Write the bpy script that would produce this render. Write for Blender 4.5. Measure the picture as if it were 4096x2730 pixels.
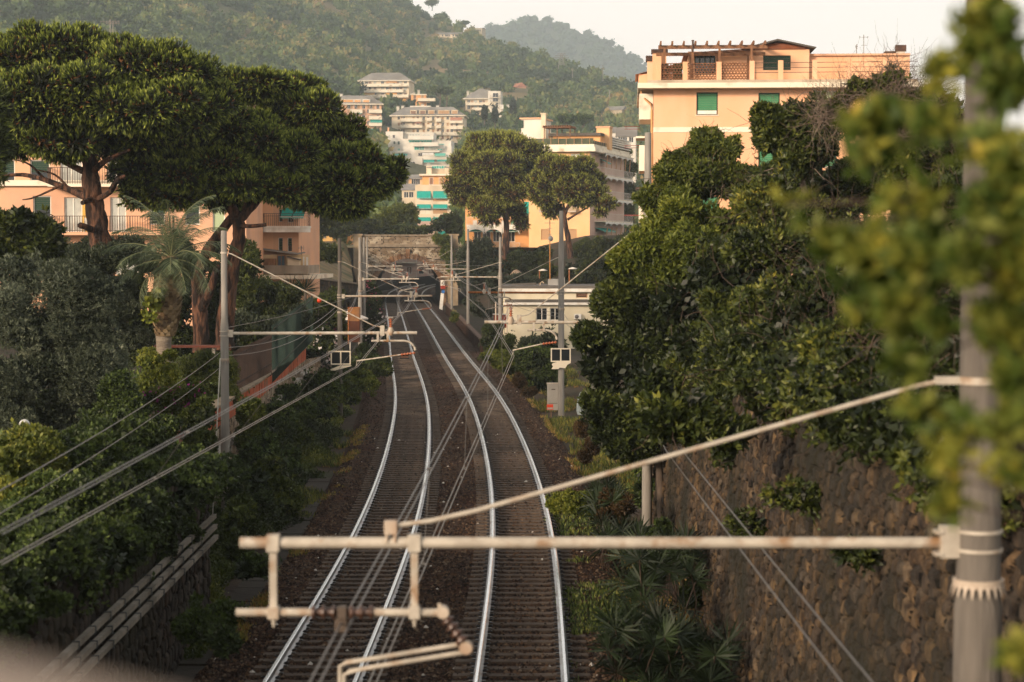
import bpy, math, random
import numpy as np
from mathutils import Vector, Matrix
for o in list(bpy.data.objects): bpy.data.objects.remove(o)
R = math.radians
rnd = random.Random(7)
NR = np.random.default_rng(11)
scene = bpy.context.scene
COL = scene.collection
# ---------------------------------------------------------------- camera
F, H = 8200.0, 7.3                       # focal length in photo pixels (4096 wide), lens height above the rails
TH = math.atan(387 / F)
cam = bpy.data.cameras.new("camera"); camo = bpy.data.objects.new("camera", cam); COL.objects.link(camo)
cam.sensor_width = 36; cam.lens = 36 * F / 4096; cam.clip_start = .05; cam.clip_end = 20000
camo.location = (0, 0, H); camo.rotation_euler = (math.pi/2 - TH, 0, 0)
cam.dof.use_dof = True; cam.dof.focus_distance = 95; cam.dof.aperture_fstop = 2.3
scene.camera = camo
# ---------------------------------------------------------------- sky, sun, exposure
SKYB = 20.
SUN_EL, SUN_AZ = R(17), R(222)           # azimuth clockwise from +Y: low sun behind the camera, a little left
world = bpy.data.worlds.new("World"); scene.world = world; world.use_nodes = True
wn = world.node_tree; wn.nodes.clear()
out = wn.nodes.new("ShaderNodeOutputWorld"); bg = wn.nodes.new("ShaderNodeBackground")
sky = wn.nodes.new("ShaderNodeTexSky"); sky.sky_type = 'NISHITA'; sky.sun_disc = False
sky.sun_elevation = SUN_EL; sky.sun_rotation = SUN_AZ; sky.dust_density = 6; sky.ozone_density = .6; sky.air_density = 1.0
hsv = wn.nodes.new("ShaderNodeHueSaturation"); hsv.inputs['Saturation'].default_value = .25
mixw = wn.nodes.new("ShaderNodeMix"); mixw.data_type = 'RGBA'; mixw.inputs[0].default_value = .72
# bright warm veil of haze round the horizon, duller grey overhead
wt = wn.nodes.new("ShaderNodeTexCoord"); wz = wn.nodes.new("ShaderNodeSeparateXYZ"); wn.links.new(wt.outputs['Generated'], wz.inputs[0])
wr_ = wn.nodes.new("ShaderNodeValToRGB"); we = wr_.color_ramp.elements; we[0].position = 0; we[0].color = (1, .89, .79, 1); we[1].position = .75; we[1].color = (.24, .245, .26, 1)
wx_ = we.new(.22); wx_.color = (.90, .81, .73, 1); wn.links.new(wz.outputs[2], wr_.inputs[0])
wm = wn.nodes.new("ShaderNodeMix"); wm.data_type = 'RGBA'; wm.blend_type = 'MULTIPLY'; wm.inputs[0].default_value = 1; wm.inputs[7].default_value = (SKYB, SKYB, SKYB, 1)
wn.links.new(wr_.outputs[0], wm.inputs[6]); wn.links.new(wm.outputs[2], mixw.inputs[7])
wn.links.new(sky.outputs[0], hsv.inputs['Color']); wn.links.new(hsv.outputs[0], mixw.inputs[6])
wn.links.new(mixw.outputs[2], bg.inputs['Color']); bg.inputs['Strength'].default_value = .09
wn.links.new(bg.outputs[0], out.inputs['Surface'])
sl = bpy.data.lights.new("sun", 'SUN'); so = bpy.data.objects.new("sun", sl); COL.objects.link(so)
sl.energy = 3.9; sl.angle = R(10); sl.color = (1.0, .77, .57)
sd = Vector((math.sin(SUN_AZ)*math.cos(SUN_EL), math.cos(SUN_AZ)*math.cos(SUN_EL), math.sin(SUN_EL)))
so.rotation_euler = (-sd).to_track_quat('-Z', 'Y').to_euler(); so.location = sd * 200
vs = scene.view_settings; scene.display_settings.display_device = 'sRGB'
vs.view_transform = 'Standard'; vs.look = 'None'; vs.exposure = .38; vs.gamma = 1; vs.use_curve_mapping = False
cy = scene.cycles; cy.use_denoising = True; cy.max_bounces = 6; cy.diffuse_bounces = 2; cy.glossy_bounces = 2
cy.transmission_bounces = 2; cy.transparent_max_bounces = 6; cy.volume_bounces = 3; cy.sample_clamp_indirect = 4
cy.use_adaptive_sampling = True; cy.adaptive_threshold = .02
# ---------------------------------------------------------------- pixel <-> world
CT, ST = math.cos(TH), math.sin(TH)
def P(u, v, Y):
    x = (u-2048)/F; y = -(v-1365)/F
    t = Y/(CT + ST*y)
    return Vector((x*t, Y, H + (-ST + CT*y)*t))
def G(u, v, z=0.):
    x = (u-2048)/F; y = -(v-1365)/F
    t = (z-H)/(-ST + CT*y)
    return Vector((x*t, (CT+ST*y)*t, z))
# ---------------------------------------------------------------- materials
def lin(h):
    h = h.lstrip('#'); c = [int(h[i:i+2], 16)/255 for i in (0, 2, 4)]
    return tuple((x/12.92 if x <= .04045 else ((x+.055)/1.055)**2.4) for x in c) + (1,)
def c4(c): return lin(c) if isinstance(c, str) else (tuple(c)+(1,))[:4]
MATS = {}
def M(name, c1, c2=None, scale=3., rough=.8, bump=0., bscale=None, metal=0., tint=None, trans=0., spec=.3, stretch=None,
      c3=None, s3=.5, lo=.35, hi=.65, lo3=.45, hi3=.7, bdist=.05):
    if name in MATS: return MATS[name]
    m = bpy.data.materials.new(name); m.use_nodes = True; n = m.node_tree; N = n.nodes; L = n.links
    b = N['Principled BSDF']; b.inputs['Roughness'].default_value = rough; b.inputs['Metallic'].default_value = metal
    b.inputs['Specular IOR Level'].default_value = spec
    tc = N.new('ShaderNodeTexCoord'); co = tc.outputs['Object']
    if stretch:
        mp = N.new('ShaderNodeMapping'); mp.inputs['Scale'].default_value = stretch; L.new(co, mp.inputs[0]); co = mp.outputs[0]
    def noise(s, d=4):
        t = N.new('ShaderNodeTexNoise'); t.inputs['Scale'].default_value = s; t.inputs['Detail'].default_value = d
        L.new(co, t.inputs['Vector']); return t.outputs['Fac']
    def ramp(fac, a, c, l, h):
        r = N.new('ShaderNodeValToRGB'); r.color_ramp.elements[0].position = l; r.color_ramp.elements[1].position = h
        r.color_ramp.elements[0].color = a; r.color_ramp.elements[1].color = c; L.new(fac, r.inputs[0]); return r.outputs[0]
    col = None
    if tint:
        a = N.new('ShaderNodeAttribute'); a.attribute_name = 'tint'
        r = N.new('ShaderNodeValToRGB'); e = r.color_ramp.elements
        cols = [c4(x) for x in tint]
        while len(e) < len(cols): e.new(.5)
        for i, c in enumerate(cols): e[i].position = i/(len(cols)-1); e[i].color = c
        L.new(a.outputs['Fac'], r.inputs[0]); col = r.outputs[0]
        if c1 is not None:
            mx = N.new('ShaderNodeMix'); mx.data_type = 'RGBA'; mx.blend_type = 'MULTIPLY'; mx.inputs[0].default_value = 1
            L.new(col, mx.inputs[6]); L.new(ramp(noise(scale), c4(c1), c4(c2 or c1), lo, hi), mx.inputs[7]); col = mx.outputs[2]
    elif c2 is not None:
        col = ramp(noise(scale), c4(c1), c4(c2), lo, hi)
    else: b.inputs['Base Color'].default_value = c4(c1)
    if c3 is not None:
        mx = N.new('ShaderNodeMix'); mx.data_type = 'RGBA'
        if col is None: mx.inputs[6].default_value = c4(c1)
        else: L.new(col, mx.inputs[6])
        mx.inputs[7].default_value = c4(c3)
        mr = N.new('ShaderNodeMapRange'); mr.inputs[1].default_value = lo3; mr.inputs[2].default_value = hi3
        L.new(noise(s3, 5), mr.inputs[0]); L.new(mr.outputs[0], mx.inputs[0]); col = mx.outputs[2]
    if col is not None: L.new(col, b.inputs['Base Color'])
    if bump:
        bp = N.new('ShaderNodeBump'); bp.inputs['Strength'].default_value = bump; bp.inputs['Distance'].default_value = bdist
        L.new(noise(bscale or scale*3, 5), bp.inputs['Height']); L.new(bp.outputs[0], b.inputs['Normal'])
    if trans:
        t = N.new('ShaderNodeBsdfTranslucent'); mx = N.new('ShaderNodeMixShader'); mx.inputs[0].default_value = trans
        if col is not None: L.new(col, t.inputs[0])
        else: t.inputs[0].default_value = c4(c1)
        L.new(b.outputs[0], mx.inputs[1]); L.new(t.outputs[0], mx.inputs[2]); L.new(mx.outputs[0], N['Material Output'].inputs[0])
    MATS[name] = m; return m
# ---------------------------------------------------------------- objects
ORI = {}
def tag(o, label=None, cat=None, group=None, kind=None):
    if label: o['label'] = label
    if cat: o['category'] = cat
    if group: o['group'] = group
    if kind: o['kind'] = kind
    return o
def thing(name, label, cat, loc=(0, 0, 0), rz=0., group=None):
    o = bpy.data.objects.new(name, None); COL.objects.link(o); o.empty_display_size = .3
    o.location = loc; o.rotation_euler = (0, 0, rz); ORI[o.name] = Vector(loc)
    return tag(o, label, cat, group)
def mesh_obj(name, me, mats, parent=None, label=None):
    if not isinstance(mats, (list, tuple)): mats = [mats]
    for m in mats: me.materials.append(m)
    o = bpy.data.objects.new(name, me); COL.objects.link(o)
    if parent is not None: o.parent = parent
    if label: o['label'] = label
    return o
class MB:
    """collects shapes, builds ONE mesh object"""
    def __init__(s): s.v = []; s.f = []; s.m = []; s.t = []; s.sm = []
    def add(s, vs, fs, mi=0, tint=.5, smooth=False):
        k = len(s.v); s.v += [tuple(p) for p in vs]; s.f += [tuple(i+k for i in f) for f in fs]
        s.m += [mi]*len(fs); s.t += [tint]*len(fs); s.sm += [smooth]*len(fs); return s
    def box(s, a, b, mi=0, rz=0., piv=None, tint=.5):
        x0, y0, z0 = a; x1, y1, z1 = b
        vs = [Vector(p) for p in ((x0,y0,z0),(x1,y0,z0),(x1,y1,z0),(x0,y1,z0),(x0,y0,z1),(x1,y0,z1),(x1,y1,z1),(x0,y1,z1))]
        if rz:
            pv = Vector(piv) if piv else Vector(((x0+x1)/2, (y0+y1)/2, 0)); m = Matrix.Rotation(rz, 3, 'Z')
            vs = [pv + m @ (p-pv) for p in vs]
        return s.add(vs, [(0,3,2,1),(4,5,6,7),(0,1,5,4),(1,2,6,5),(2,3,7,6),(3,0,4,7)], mi, tint)
    def beam(s, a, b, w, h, mi=0):
        a = Vector(a); b = Vector(b); d = (b-a).normalized()
        sx = d.cross(Vector((0,0,1)));
        if sx.length < .01: sx = Vector((1,0,0))
        sx.normalize(); up = sx.cross(d)
        vs = [p + sx*i*w/2 + up*j*h/2 for p in (a, b) for (i, j) in ((-1,-1),(1,-1),(1,1),(-1,1))]
        return s.add(vs, [(0,1,2,3),(7,6,5,4),(0,4,5,1),(1,5,6,2),(2,6,7,3),(3,7,4,0)], mi)
    def tube(s, pts, r, n=8, mi=0, caps=True, smooth=True, jit=0.):
        pts = [Vector(p) for p in pts]; rs = r if isinstance(r, (list, tuple)) else [r]*len(pts)
        k = len(pts); vs = []
        for i, p in enumerate(pts):
            d = (pts[min(i+1, k-1)] - pts[max(i-1, 0)])
            if d.length < 1e-9: d = Vector((0,0,1))
            d.normalize(); ref = Vector((0,0,1)) if abs(d.z) < .9 else Vector((0,1,0))
            a = d.cross(ref).normalized(); b = d.cross(a)
            for j in range(n):
                q = 2*math.pi*j/n; rr = rs[i]*(1 + (rnd.uniform(-jit, jit) if jit else 0))
                vs.append(p + (a*math.cos(q) + b*math.sin(q))*rr)
        fs = [(i*n+j, i*n+(j+1) % n, (i+1)*n+(j+1) % n, (i+1)*n+j) for i in range(k-1) for j in range(n)]
        s.add(vs, fs, mi, smooth=smooth)
        if caps: s.add([vs[j] for j in range(n)], [tuple(range(n-1, -1, -1))], mi); s.add([vs[(k-1)*n+j] for j in range(n)], [tuple(range(n))], mi)
        return s
    def lathe(s, c, prof, n=16, mi=0, axis=None):
        c = Vector(c); ax = Vector(axis).normalized() if axis else Vector((0,0,1))
        q = ax.to_track_quat('Z', 'Y') if axis else None; vs = []
        for r, z in prof:
            for j in range(n):
                a = 2*math.pi*j/n; p = Vector((r*math.cos(a), r*math.sin(a), z)); vs.append(c + (q @ p if q else p))
        fs = [(i*n+j, i*n+(j+1) % n, (i+1)*n+(j+1) % n, (i+1)*n+j) for i in range(len(prof)-1) for j in range(n)]
        s.add(vs, fs, mi, smooth=True)
        s.add(vs[:n], [tuple(range(n-1, -1, -1))], mi); s.add(vs[-n:], [tuple(range(n))], mi); return s
    def prism(s, poly, y0, y1, mi=0):          # polygon in x,z pushed along y
        n = len(poly); vs = [(x, y0, z) for x, z in poly] + [(x, y1, z) for x, z in poly]
        fs = [tuple(range(n)), tuple(range(2*n-1, n-1, -1))] + [(i, i+n, (i+1) % n+n, (i+1) % n) for i in range(n)]
        return s.add(vs, fs, mi)
    def slab(s, poly, z0, z1, mi=0):           # polygon in x,y pushed along z
        n = len(poly); vs = [(x, y, z0) for x, y in poly] + [(x, y, z1) for x, y in poly]
        fs = [tuple(range(n-1, -1, -1)), tuple(range(n, 2*n))] + [(i, (i+1) % n, (i+1) % n+n, i+n) for i in range(n)]
        return s.add(vs, fs, mi)
    def build(s, name, mats, parent=None, label=None, world=False, bevel=0.):
        off = ORI.get(parent.name, Vector()) if (world and parent is not None) else Vector()
        me = bpy.data.meshes.new(name)
        vv = [(x-off.x, y-off.y, z-off.z) for x, y, z in s.v] if world else s.v
        me.from_pydata(vv, [], s.f)
        me.polygons.foreach_set('material_index', s.m); me.polygons.foreach_set('use_smooth', s.sm)
        a = me.attributes.new('tint', 'FLOAT', 'FACE'); a.data.foreach_set('value', s.t)
        me.update(); o = mesh_obj(name, me, mats, parent, label)
        if bevel:
            bv = o.modifiers.new('b', 'BEVEL'); bv.width = bevel; bv.segments = 2; bv.limit_method = 'ANGLE'
        return o
def np_mesh(name, V, Fq, mats, parent=None, tint=None, smooth=False, world=True, label=None):
    """V (n,3), Fq (m,k) arrays"""
    V = np.asarray(V, dtype=np.float32); Fq = np.asarray(Fq, dtype=np.int32)
    if world and parent is not None: V = V - np.array(ORI[parent.name], dtype=np.float32)
    me = bpy.data.meshes.new(name); m, k = Fq.shape
    me.vertices.add(len(V)); me.vertices.foreach_set('co', V.ravel())
    me.loops.add(m*k); me.loops.foreach_set('vertex_index', Fq.ravel())
    me.polygons.add(m); me.polygons.foreach_set('loop_start', np.arange(0, m*k, k, dtype=np.int32))
    me.polygons.foreach_set('loop_total', np.full(m, k, dtype=np.int32))
    me.polygons.foreach_set('use_smooth', np.full(m, smooth, dtype=bool))
    if tint is not None:
        a = me.attributes.new('tint', 'FLOAT', 'FACE'); a.data.foreach_set('value', np.asarray(tint, dtype=np.float32))
    me.update(calc_edges=True); me.validate(verbose=False)
    return mesh_obj(name, me, mats, parent, label)
def copy_tree(o, parent=None):
    c = o.copy(); COL.objects.link(c); c.parent = parent
    for ch in [x for x in KIDS.get(o.name, [])]: copy_tree(ch, c)
    return c
KIDS = {}
def index_kids(o):
    KIDS[o.name] = list(o.children)
    for ch in o.children: index_kids(ch)
def unit(a): return a/np.maximum(np.linalg.norm(a, axis=-1, keepdims=True), 1e-9)
# ---------------------------------------------------------------- numpy noise
def hsh(ix, iy, k=0):
    h = (ix.astype(np.int64)*374761393 + iy.astype(np.int64)*668265263 + k*974634777) & 0xffffffff
    h = ((h ^ (h >> 13))*1274126177) & 0xffffffff
    return ((h ^ (h >> 16)) & 0xffff)/65535.
def vnoise(x, y, k=0):
    ix, iy = np.floor(x), np.floor(y); fx, fy = x-ix, y-iy; fx = fx*fx*(3-2*fx); fy = fy*fy*(3-2*fy)
    a, b, c, d = hsh(ix, iy, k), hsh(ix+1, iy, k), hsh(ix, iy+1, k), hsh(ix+1, iy+1, k)
    return (a*(1-fx)+b*fx)*(1-fy) + (c*(1-fx)+d*fx)*fy
def fbm(x, y, o=4, k=0):
    s = 0; a = .5
    for i in range(o): s = s + a*vnoise(x*2**i, y*2**i, k+i*7); a *= .5
    return s
def worley(x, y, k=0):
    ix, iy = np.floor(x), np.floor(y); f1 = np.full(x.shape, 9.); f2 = f1.copy(); cid = np.zeros(x.shape)
    for dx in (-1, 0, 1):
        for dy in (-1, 0, 1):
            jx, jy = ix+dx, iy+dy; px, py = jx+.15+.7*hsh(jx, jy, k), jy+.15+.7*hsh(jx, jy, k+5)
            d = np.hypot(x-px, y-py); c = hsh(jx, jy, k+9); n = d < f1
            f2 = np.where(n, f1, np.minimum(f2, d)); cid = np.where(n, c, cid); f1 = np.where(n, d, f1)
    return f1, f2, cid
def grid_faces(nu, nv):
    i = np.arange(nu-1)[:, None]*nv + np.arange(nv-1)[None, :]; i = i.ravel()
    return np.stack([i, i+nv, i+nv+1, i+1], 1)
# ---------------------------------------------------------------- railway line
_cy = np.array([0, 34, 48.6, 63.8, 80.4, 95, 107, 125.4, 171, 253, 290, 330, 374, 430.]); _cx = np.array([-1.9, -1.62, -1.5, -1.7, -2.24, -2.9, -3.6, -4.83, -7.75, -13.05, -15.3, -16.5, -15.5, -10.])
def _spl():
    n = len(_cy); h = np.diff(_cy); A = np.zeros((n, n)); b = np.zeros(n); A[0, 0] = A[-1, -1] = 1
    for i in range(1, n-1):
        A[i, i-1] = h[i-1]; A[i, i] = 2*(h[i-1]+h[i]); A[i, i+1] = h[i]; b[i] = 3*((_cx[i+1]-_cx[i])/h[i]-(_cx[i]-_cx[i-1])/h[i-1])
    c = np.linalg.solve(A, b); return h, c
_h, _c = _spl()
def CX(Y):
    Y = np.asarray(Y, dtype=float); Yc = np.clip(Y, 0, 429.9); i = np.clip(np.searchsorted(_cy, Yc, side='right')-1, 0, len(_h)-1)
    t = Yc-_cy[i]; bb = (_cx[i+1]-_cx[i])/_h[i]-_h[i]*(2*_c[i]+_c[i+1])/3; d = (_c[i+1]-_c[i])/(3*_h[i])
    r = _cx[i]+bb*t+_c[i]*t*t+d*t**3
    return r if r.shape else float(r)
def CT_(Y):                                # unit tangent and left-to-right normal of the line at Y
    d = (CX(Y+.5)-CX(Y-.5)); t = Vector((d, 1, 0)).normalized(); return t, Vector((t.y, -t.x, 0))
# ================================================================ MATERIALS
concrete = M('concrete', '#8f8a80', '#a8a297', scale=6, rough=.9, bump=.2, c3='#6a645a', s3=1.3)
pole_mat = M('pole_concrete', '#77736c', '#8b867d', scale=9, rough=.85, bump=.15, c3='#6c6862', s3=.8, stretch=(1, 1, .12), lo3=.5, hi3=.75)
steel = M('galvanised_steel', '#9a9284', '#b0a899', scale=8, rough=.6, metal=.1, c3='#80603f', s3=5, lo3=.52, hi3=.7, bump=.3, bscale=30, bdist=.004)
steel_dark = M('weathered_steel', '#a0917f', '#b3a796', scale=8, rough=.6, c3='#86603f', s3=2, lo3=.5, hi3=.7)
ceramic = M('brown_ceramic', '#8a4a2c', '#9c5a36', scale=6, rough=.35, spec=.5)
ceramic_dark = M('dark_brown_ceramic', '#3c2a20', '#584034', scale=6, rough=.35, spec=.5)
rust = M('rust', '#7a4a2a', '#9c6236', scale=6, rough=.9, bump=.2)
wire_mat = M('wire_metal', '#6c6965', rough=.4, metal=.5)
wire_copper = M('contact_wire_metal', '#7e7870', rough=.35, metal=.6)
rail_head = M('rail_head_steel', '#cfd6da', '#e0e6ea', scale=20, rough=.22, metal=.9)
rail_side = M('rail_side_steel', '#9da1a4', '#b0b2b3', scale=3, rough=.42, metal=.45, c3='#7c6c60', s3=1.6, lo3=.5, hi3=.75)
sleeper_m = M('sleeper_concrete', '#574b40', '#695b4d', scale=7, rough=.95, bump=.3, c3='#352b24', s3=1.1)
clip_m = M('clip_steel', '#2b2a2b', rough=.45, metal=.6)
white_paint = M('white_paint', '#e6e2d8', '#d8d2c4', scale=3, rough=.7, c3='#b9ae9c', s3=1.1, lo3=.5, hi3=.8)
black_m = M('matt_black', '#14181a', rough=.8)
dark_glass = M('dark_glass', '#161b1e', rough=.12, spec=.6)
sheer = M('pale_curtained_glass', '#9fa29a', '#b7b8ae', scale=2, rough=.4)
# ================================================================ SETTING
def ballast_mat():
    m = bpy.data.materials.new('ballast_stones'); m.use_nodes = True; n = m.node_tree; N = n.nodes; L = n.links; b = N['Principled BSDF']
    b.inputs['Roughness'].default_value = .95; b.inputs['Specular IOR Level'].default_value = .15
    tc = N.new('ShaderNodeTexCoord')
    vo = N.new('ShaderNodeTexVoronoi'); vo.inputs['Scale'].default_value = 17; L.new(tc.outputs['Object'], vo.inputs['Vector'])
    r = N.new('ShaderNodeValToRGB'); e = r.color_ramp.elements
    e[0].color = lin('#1a120d'); e[1].color = lin('#4e443c'); e[1].position = 1
    for p, c in ((.35, '#33241a'), (.7, '#4a3728'), (.93, '#584536')): x = e.new(p); x.color = lin(c)
    sp = N.new('ShaderNodeSeparateColor'); L.new(vo.outputs['Color'], sp.inputs[0]); L.new(sp.outputs[0], r.inputs[0])
    no = N.new('ShaderNodeTexNoise'); no.inputs['Scale'].default_value = .35; no.inputs['Detail'].default_value = 6; L.new(tc.outputs['Object'], no.inputs['Vector'])
    mr = N.new('ShaderNodeMapRange'); mr.inputs[1].default_value = .48; mr.inputs[2].default_value = .66; L.new(no.outputs['Fac'], mr.inputs[0])
    mx = N.new('ShaderNodeMix'); mx.data_type = 'RGBA'; mx.blend_type = 'MULTIPLY'; L.new(mr.outputs[0], mx.inputs[0]); L.new(r.outputs[0], mx.inputs[6]); mx.inputs[7].default_value = lin('#d29a76')
    L.new(mx.outputs[2], b.inputs['Base Color'])
    bp = N.new('ShaderNodeBump'); bp.inputs['Strength'].default_value = 1; bp.inputs['Distance'].default_value = .05; bp.invert = True
    L.new(vo.outputs['Distance'], bp.inputs['Height']); L.new(bp.outputs[0], b.inputs['Normal']); return m
ballast_m = ballast_mat()
soil = M('soil_and_litter', '#2a2118', '#423425', scale=1.2, rough=1, bump=.8, bscale=8, c3='#2c3019', s3=.35)
grass_m = M('dry_grass_soil', '#5a5434', '#8a6e4c', scale=.5, rough=1, bump=.6, bscale=5, c3='#3f4627', s3=.2)
def terrain_strip(name, Ys, Ds, zf, mat, rel=True, kind='structure', tint=None):
    Ys = np.asarray(Ys, float); Ds = np.asarray(Ds, float); YY, DD = np.meshgrid(Ys, Ds, indexing='ij')
    XX = (CX(YY) if rel else 0) + DD; Z = zf(XX, YY, DD)
    V = np.stack([XX, YY, Z], -1).reshape(-1, 3); Fq = grid_faces(len(Ys), len(Ds))[:, ::-1]
    o = np_mesh(name, V, Fq, mat, smooth=True); return tag(o, kind=kind)
def smooth(a, b, x): t = np.clip((x-a)/(b-a), 0, 1); return t*t*(3-2*t)
# one low sheet under everything, out past the horizon
def z_ground(X, Y, D):
    z = -.62 + .12*fbm(X*.4, Y*.4, 3)
    z = z - 1.0*smooth(5, 9, D)*smooth(130, 165, Y)*(1-smooth(225, 262, Y))
    z = z + 9.0*smooth(6, 22, D)*smooth(205, 262, Y)*(1-smooth(262, 300, Y)*0)
    z = z + 3.0*smooth(6, 14, D)*smooth(62, 80, Y)*(1-smooth(100, 150, Y))*.35
    return z
gy = np.concatenate([np.linspace(-60, 20, 9), np.linspace(24, 262.8, 90), [263.2, 275, 300, 400, 470]])
gd = np.concatenate([[-60, -30, -15], np.linspace(-9, 9, 25), [11, 14, 18, 24, 32, 45, 70, 120, 200]])
terrain_strip('ground', gy, gd, z_ground, soil)
V = np.array([(-9000, -9000, -6), (9000, -9000, -6), (9000, 9000, -6), (-9000, 9000, -6)]); tag(np_mesh('valley_floor', V, [[0, 1, 2, 3]], grass_m), kind='structure')
# ballast bed
def z_bal(X, Y, D):
    z = -.222 + .03*(fbm(X*6, Y*6, 3)-.5) + 0*D
    z = z - .42*smooth(3.55, 4.6, D) - .38*smooth(3.6, 4.4, -D)
    z = z - .05*np.exp(-(D/.5)**2)
    return z
bal = terrain_strip('ballast_bed', np.concatenate([np.arange(16, 75, .22), np.arange(75, 130, .6), np.arange(130, 470, 3.)]), np.concatenate([np.arange(-4.6, 4.65, .16)]), z_bal, ballast_m)
# scattered loose stones
def rocks(n, y0, y1, dlo, dhi, s0, s1):
    u = NR.random(n); Y = 1/(1/y0 - u*(1/y0-1/y1)); D = dlo+(dhi-dlo)*NR.random(n); X = CX(Y)+D; Z = z_bal(X, Y, D)
    s = s0+(s1-s0)*NR.random(n)**2
    base = np.array([(1, 0, 0), (0, 1, 0), (-1, 0, 0), (0, -1, 0), (0, 0, 1), (0, 0, -.4)], float)
    V = base[None]*(s[:, None, None])*(.7+.6*NR.random((n, 6, 1))); V[:, :, 2] *= .8
    a = NR.random(n)*6.28; c, si = np.cos(a)[:, None], np.sin(a)[:, None]
    V = np.stack([V[..., 0]*c-V[..., 1]*si, V[..., 0]*si+V[..., 1]*c, V[..., 2]], -1) + np.stack([X, Y, Z+s*.35], -1)[:, None]
    fs = np.array([(0, 1, 4), (1, 2, 4), (2, 3, 4), (3, 0, 4), (1, 0, 5), (2, 1, 5), (3, 2, 5), (0, 3, 5)])
    Fq = (fs[None]+6*np.arange(n)[:, None, None]).reshape(-1, 3); t = np.repeat(NR.random(n), 8)
    return V.reshape(-1, 3), Fq, t
rock_m = M('loose_stone', None, tint=['#1b130e', '#33241a', '#473425', '#57402d', '#6c5e4e'], rough=.95)
V, Fq, t = rocks(52000, 30, 150, -4.1, 4.1, .022, .055)
tag(np_mesh('ballast_stones', V, Fq, rock_m, tint=t**1.6), kind='stuff')
V, Fq, t = rocks(160, 30, 110, -3.9, 4.1, .03, .07)
tag(np_mesh('pale_litter_stones', V, Fq, M('pale_stone', '#b9b2a6', rough=.9)), kind='stuff')
# ---------------------------------------------------------------- tracks
RW = .7525
def rail_part(parent, off, name='rail'):
    Ys = np.concatenate([np.arange(14, 150, 1.), np.arange(150, 440, 3.)])
    pr = [(-.075, -.17), (.075, -.17), (.075, -.155), (.014, -.135), (.014, -.045), (.036, -.035), (.036, -.005), (.024, 0), (-.024, 0), (-.036, -.005), (-.036, -.035), (-.014, -.045), (-.014, -.135), (-.075, -.155)]
    n = len(pr); X = CX(Ys); d = (CX(Ys+.5)-CX(Ys-.5)); nx = 1/np.hypot(1, d); ny = -d*nx
    V = np.array([[(X[i]+(off+p)*nx[i], Ys[i]+(off+p)*ny[i], z) for p, z in pr] for i in range(len(Ys))]).reshape(-1, 3)
    Fq = []; mi = []
    for i in range(len(Ys)-1):
        for j in range(n):
            k = (j+1) % n; Fq.append((i*n+j, i*n+k, (i+1)*n+k, (i+1)*n+j)); mi.append(0 if j in (6, 7, 8) else 1)
    o = np_mesh(name, V, Fq, [rail_head, rail_side], parent)
    o.data.polygons.foreach_set('material_index', mi); return o
def sleeper_mesh(clips):
    b = MB()
    b.box((-1.2, -.12, -.32), (1.2, .12, -.185)); 
    for sx in (-1, 1):
        b.box((sx*RW-.19, -.10, -.185), (sx*RW+.19, .10, -.172))
        if clips:
            for q in (-1, 1):
                x = sx*RW + q*.105
                b.box((x-.035, -.05, -.172), (x+.035, .05, -.155), 1)
                pts = [(x+q*.045*math.cos(a)+q*.01, .052*math.sin(a), -.125+.02*math.cos(a*.5)) for a in np.linspace(-2.5, 2.5, 9)]
                b.tube(pts, .0115, 5, 1, caps=False)
    return b
tm = sleeper_mesh(True)
def make_track(off, label):
    t = thing('railway_track', label, 'track', (CX(60)+off, 60, 0), group='railway tracks')
    rail_part(t, off-RW); rail_part(t, off+RW)
    base = sleeper_mesh(True).build('sleeper', [sleeper_m, clip_m], t, world=False)
    me = base.data; Y = 30.; k = 0; rest = MB(); far = sleeper_mesh(False); o0 = Vector(ORI[t.name])
    while Y < 262:
        tt, nn = CT_(Y); p = Vector((CX(Y), Y, 0)) + nn*off; ang = math.atan2(nn.y, nn.x)
        if k < 100:
            s = base if k == 0 else base.copy()
            if k: COL.objects.link(s); s.parent = t
            s.location = p-o0+Vector((0, 0, rnd.uniform(-.006, .004))); s.rotation_euler = (0, 0, ang+rnd.uniform(-.006, .006))
        else:
            m = Matrix.Translation(p) @ Matrix.Rotation(ang, 4, 'Z'); rest.add([m @ Vector(v) for v in far.v], far.f)
        k += 1; Y += .6
    o = rest.build('sleepers', sleeper_m, t, world=True); o['kind'] = 'stuff'
    return t
trL = make_track(-1.77, 'left hand railway track, rails duller, curving under the left masts towards the tunnel')
trR = make_track(1.77, 'right hand railway track with the brighter rails, beside the rusty low wall')
b = MB(); p = G(1640, 1423); b.box((p.x-.35, p.y-.12, -.2), (p.x+.35, p.y+.12, -.10)); b.box((p.x-.33, p.y+2.0, -.2), (p.x+.37, p.y+2.25, -.10))
# (track magnet boxes between the rails)
for k, (u, v, l) in enumerate(((1619, 1417, 'small dark box bolted between the rails of the left track, nearer one'), (1616, 1427, 'small dark box bolted between the rails of the left track, farther one'))):
    p = G(u, 1434 if k == 0 else 1424, -.15); t = thing('track_magnet', l, 'track box', (p.x, p.y, -.2), group='boxes between the rails')
    q = MB(); q.box((p.x-.3, p.y-.15, -.2), (p.x+.3, p.y+.15, -.08)); q.build('housing', black_m, t, world=True, bevel=.02)
    q = MB(); q.box((p.x-.24, p.y-.1, -.08), (p.x+.24, p.y+.1, -.06)); q.build('lid', rust, t, world=True)
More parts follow.
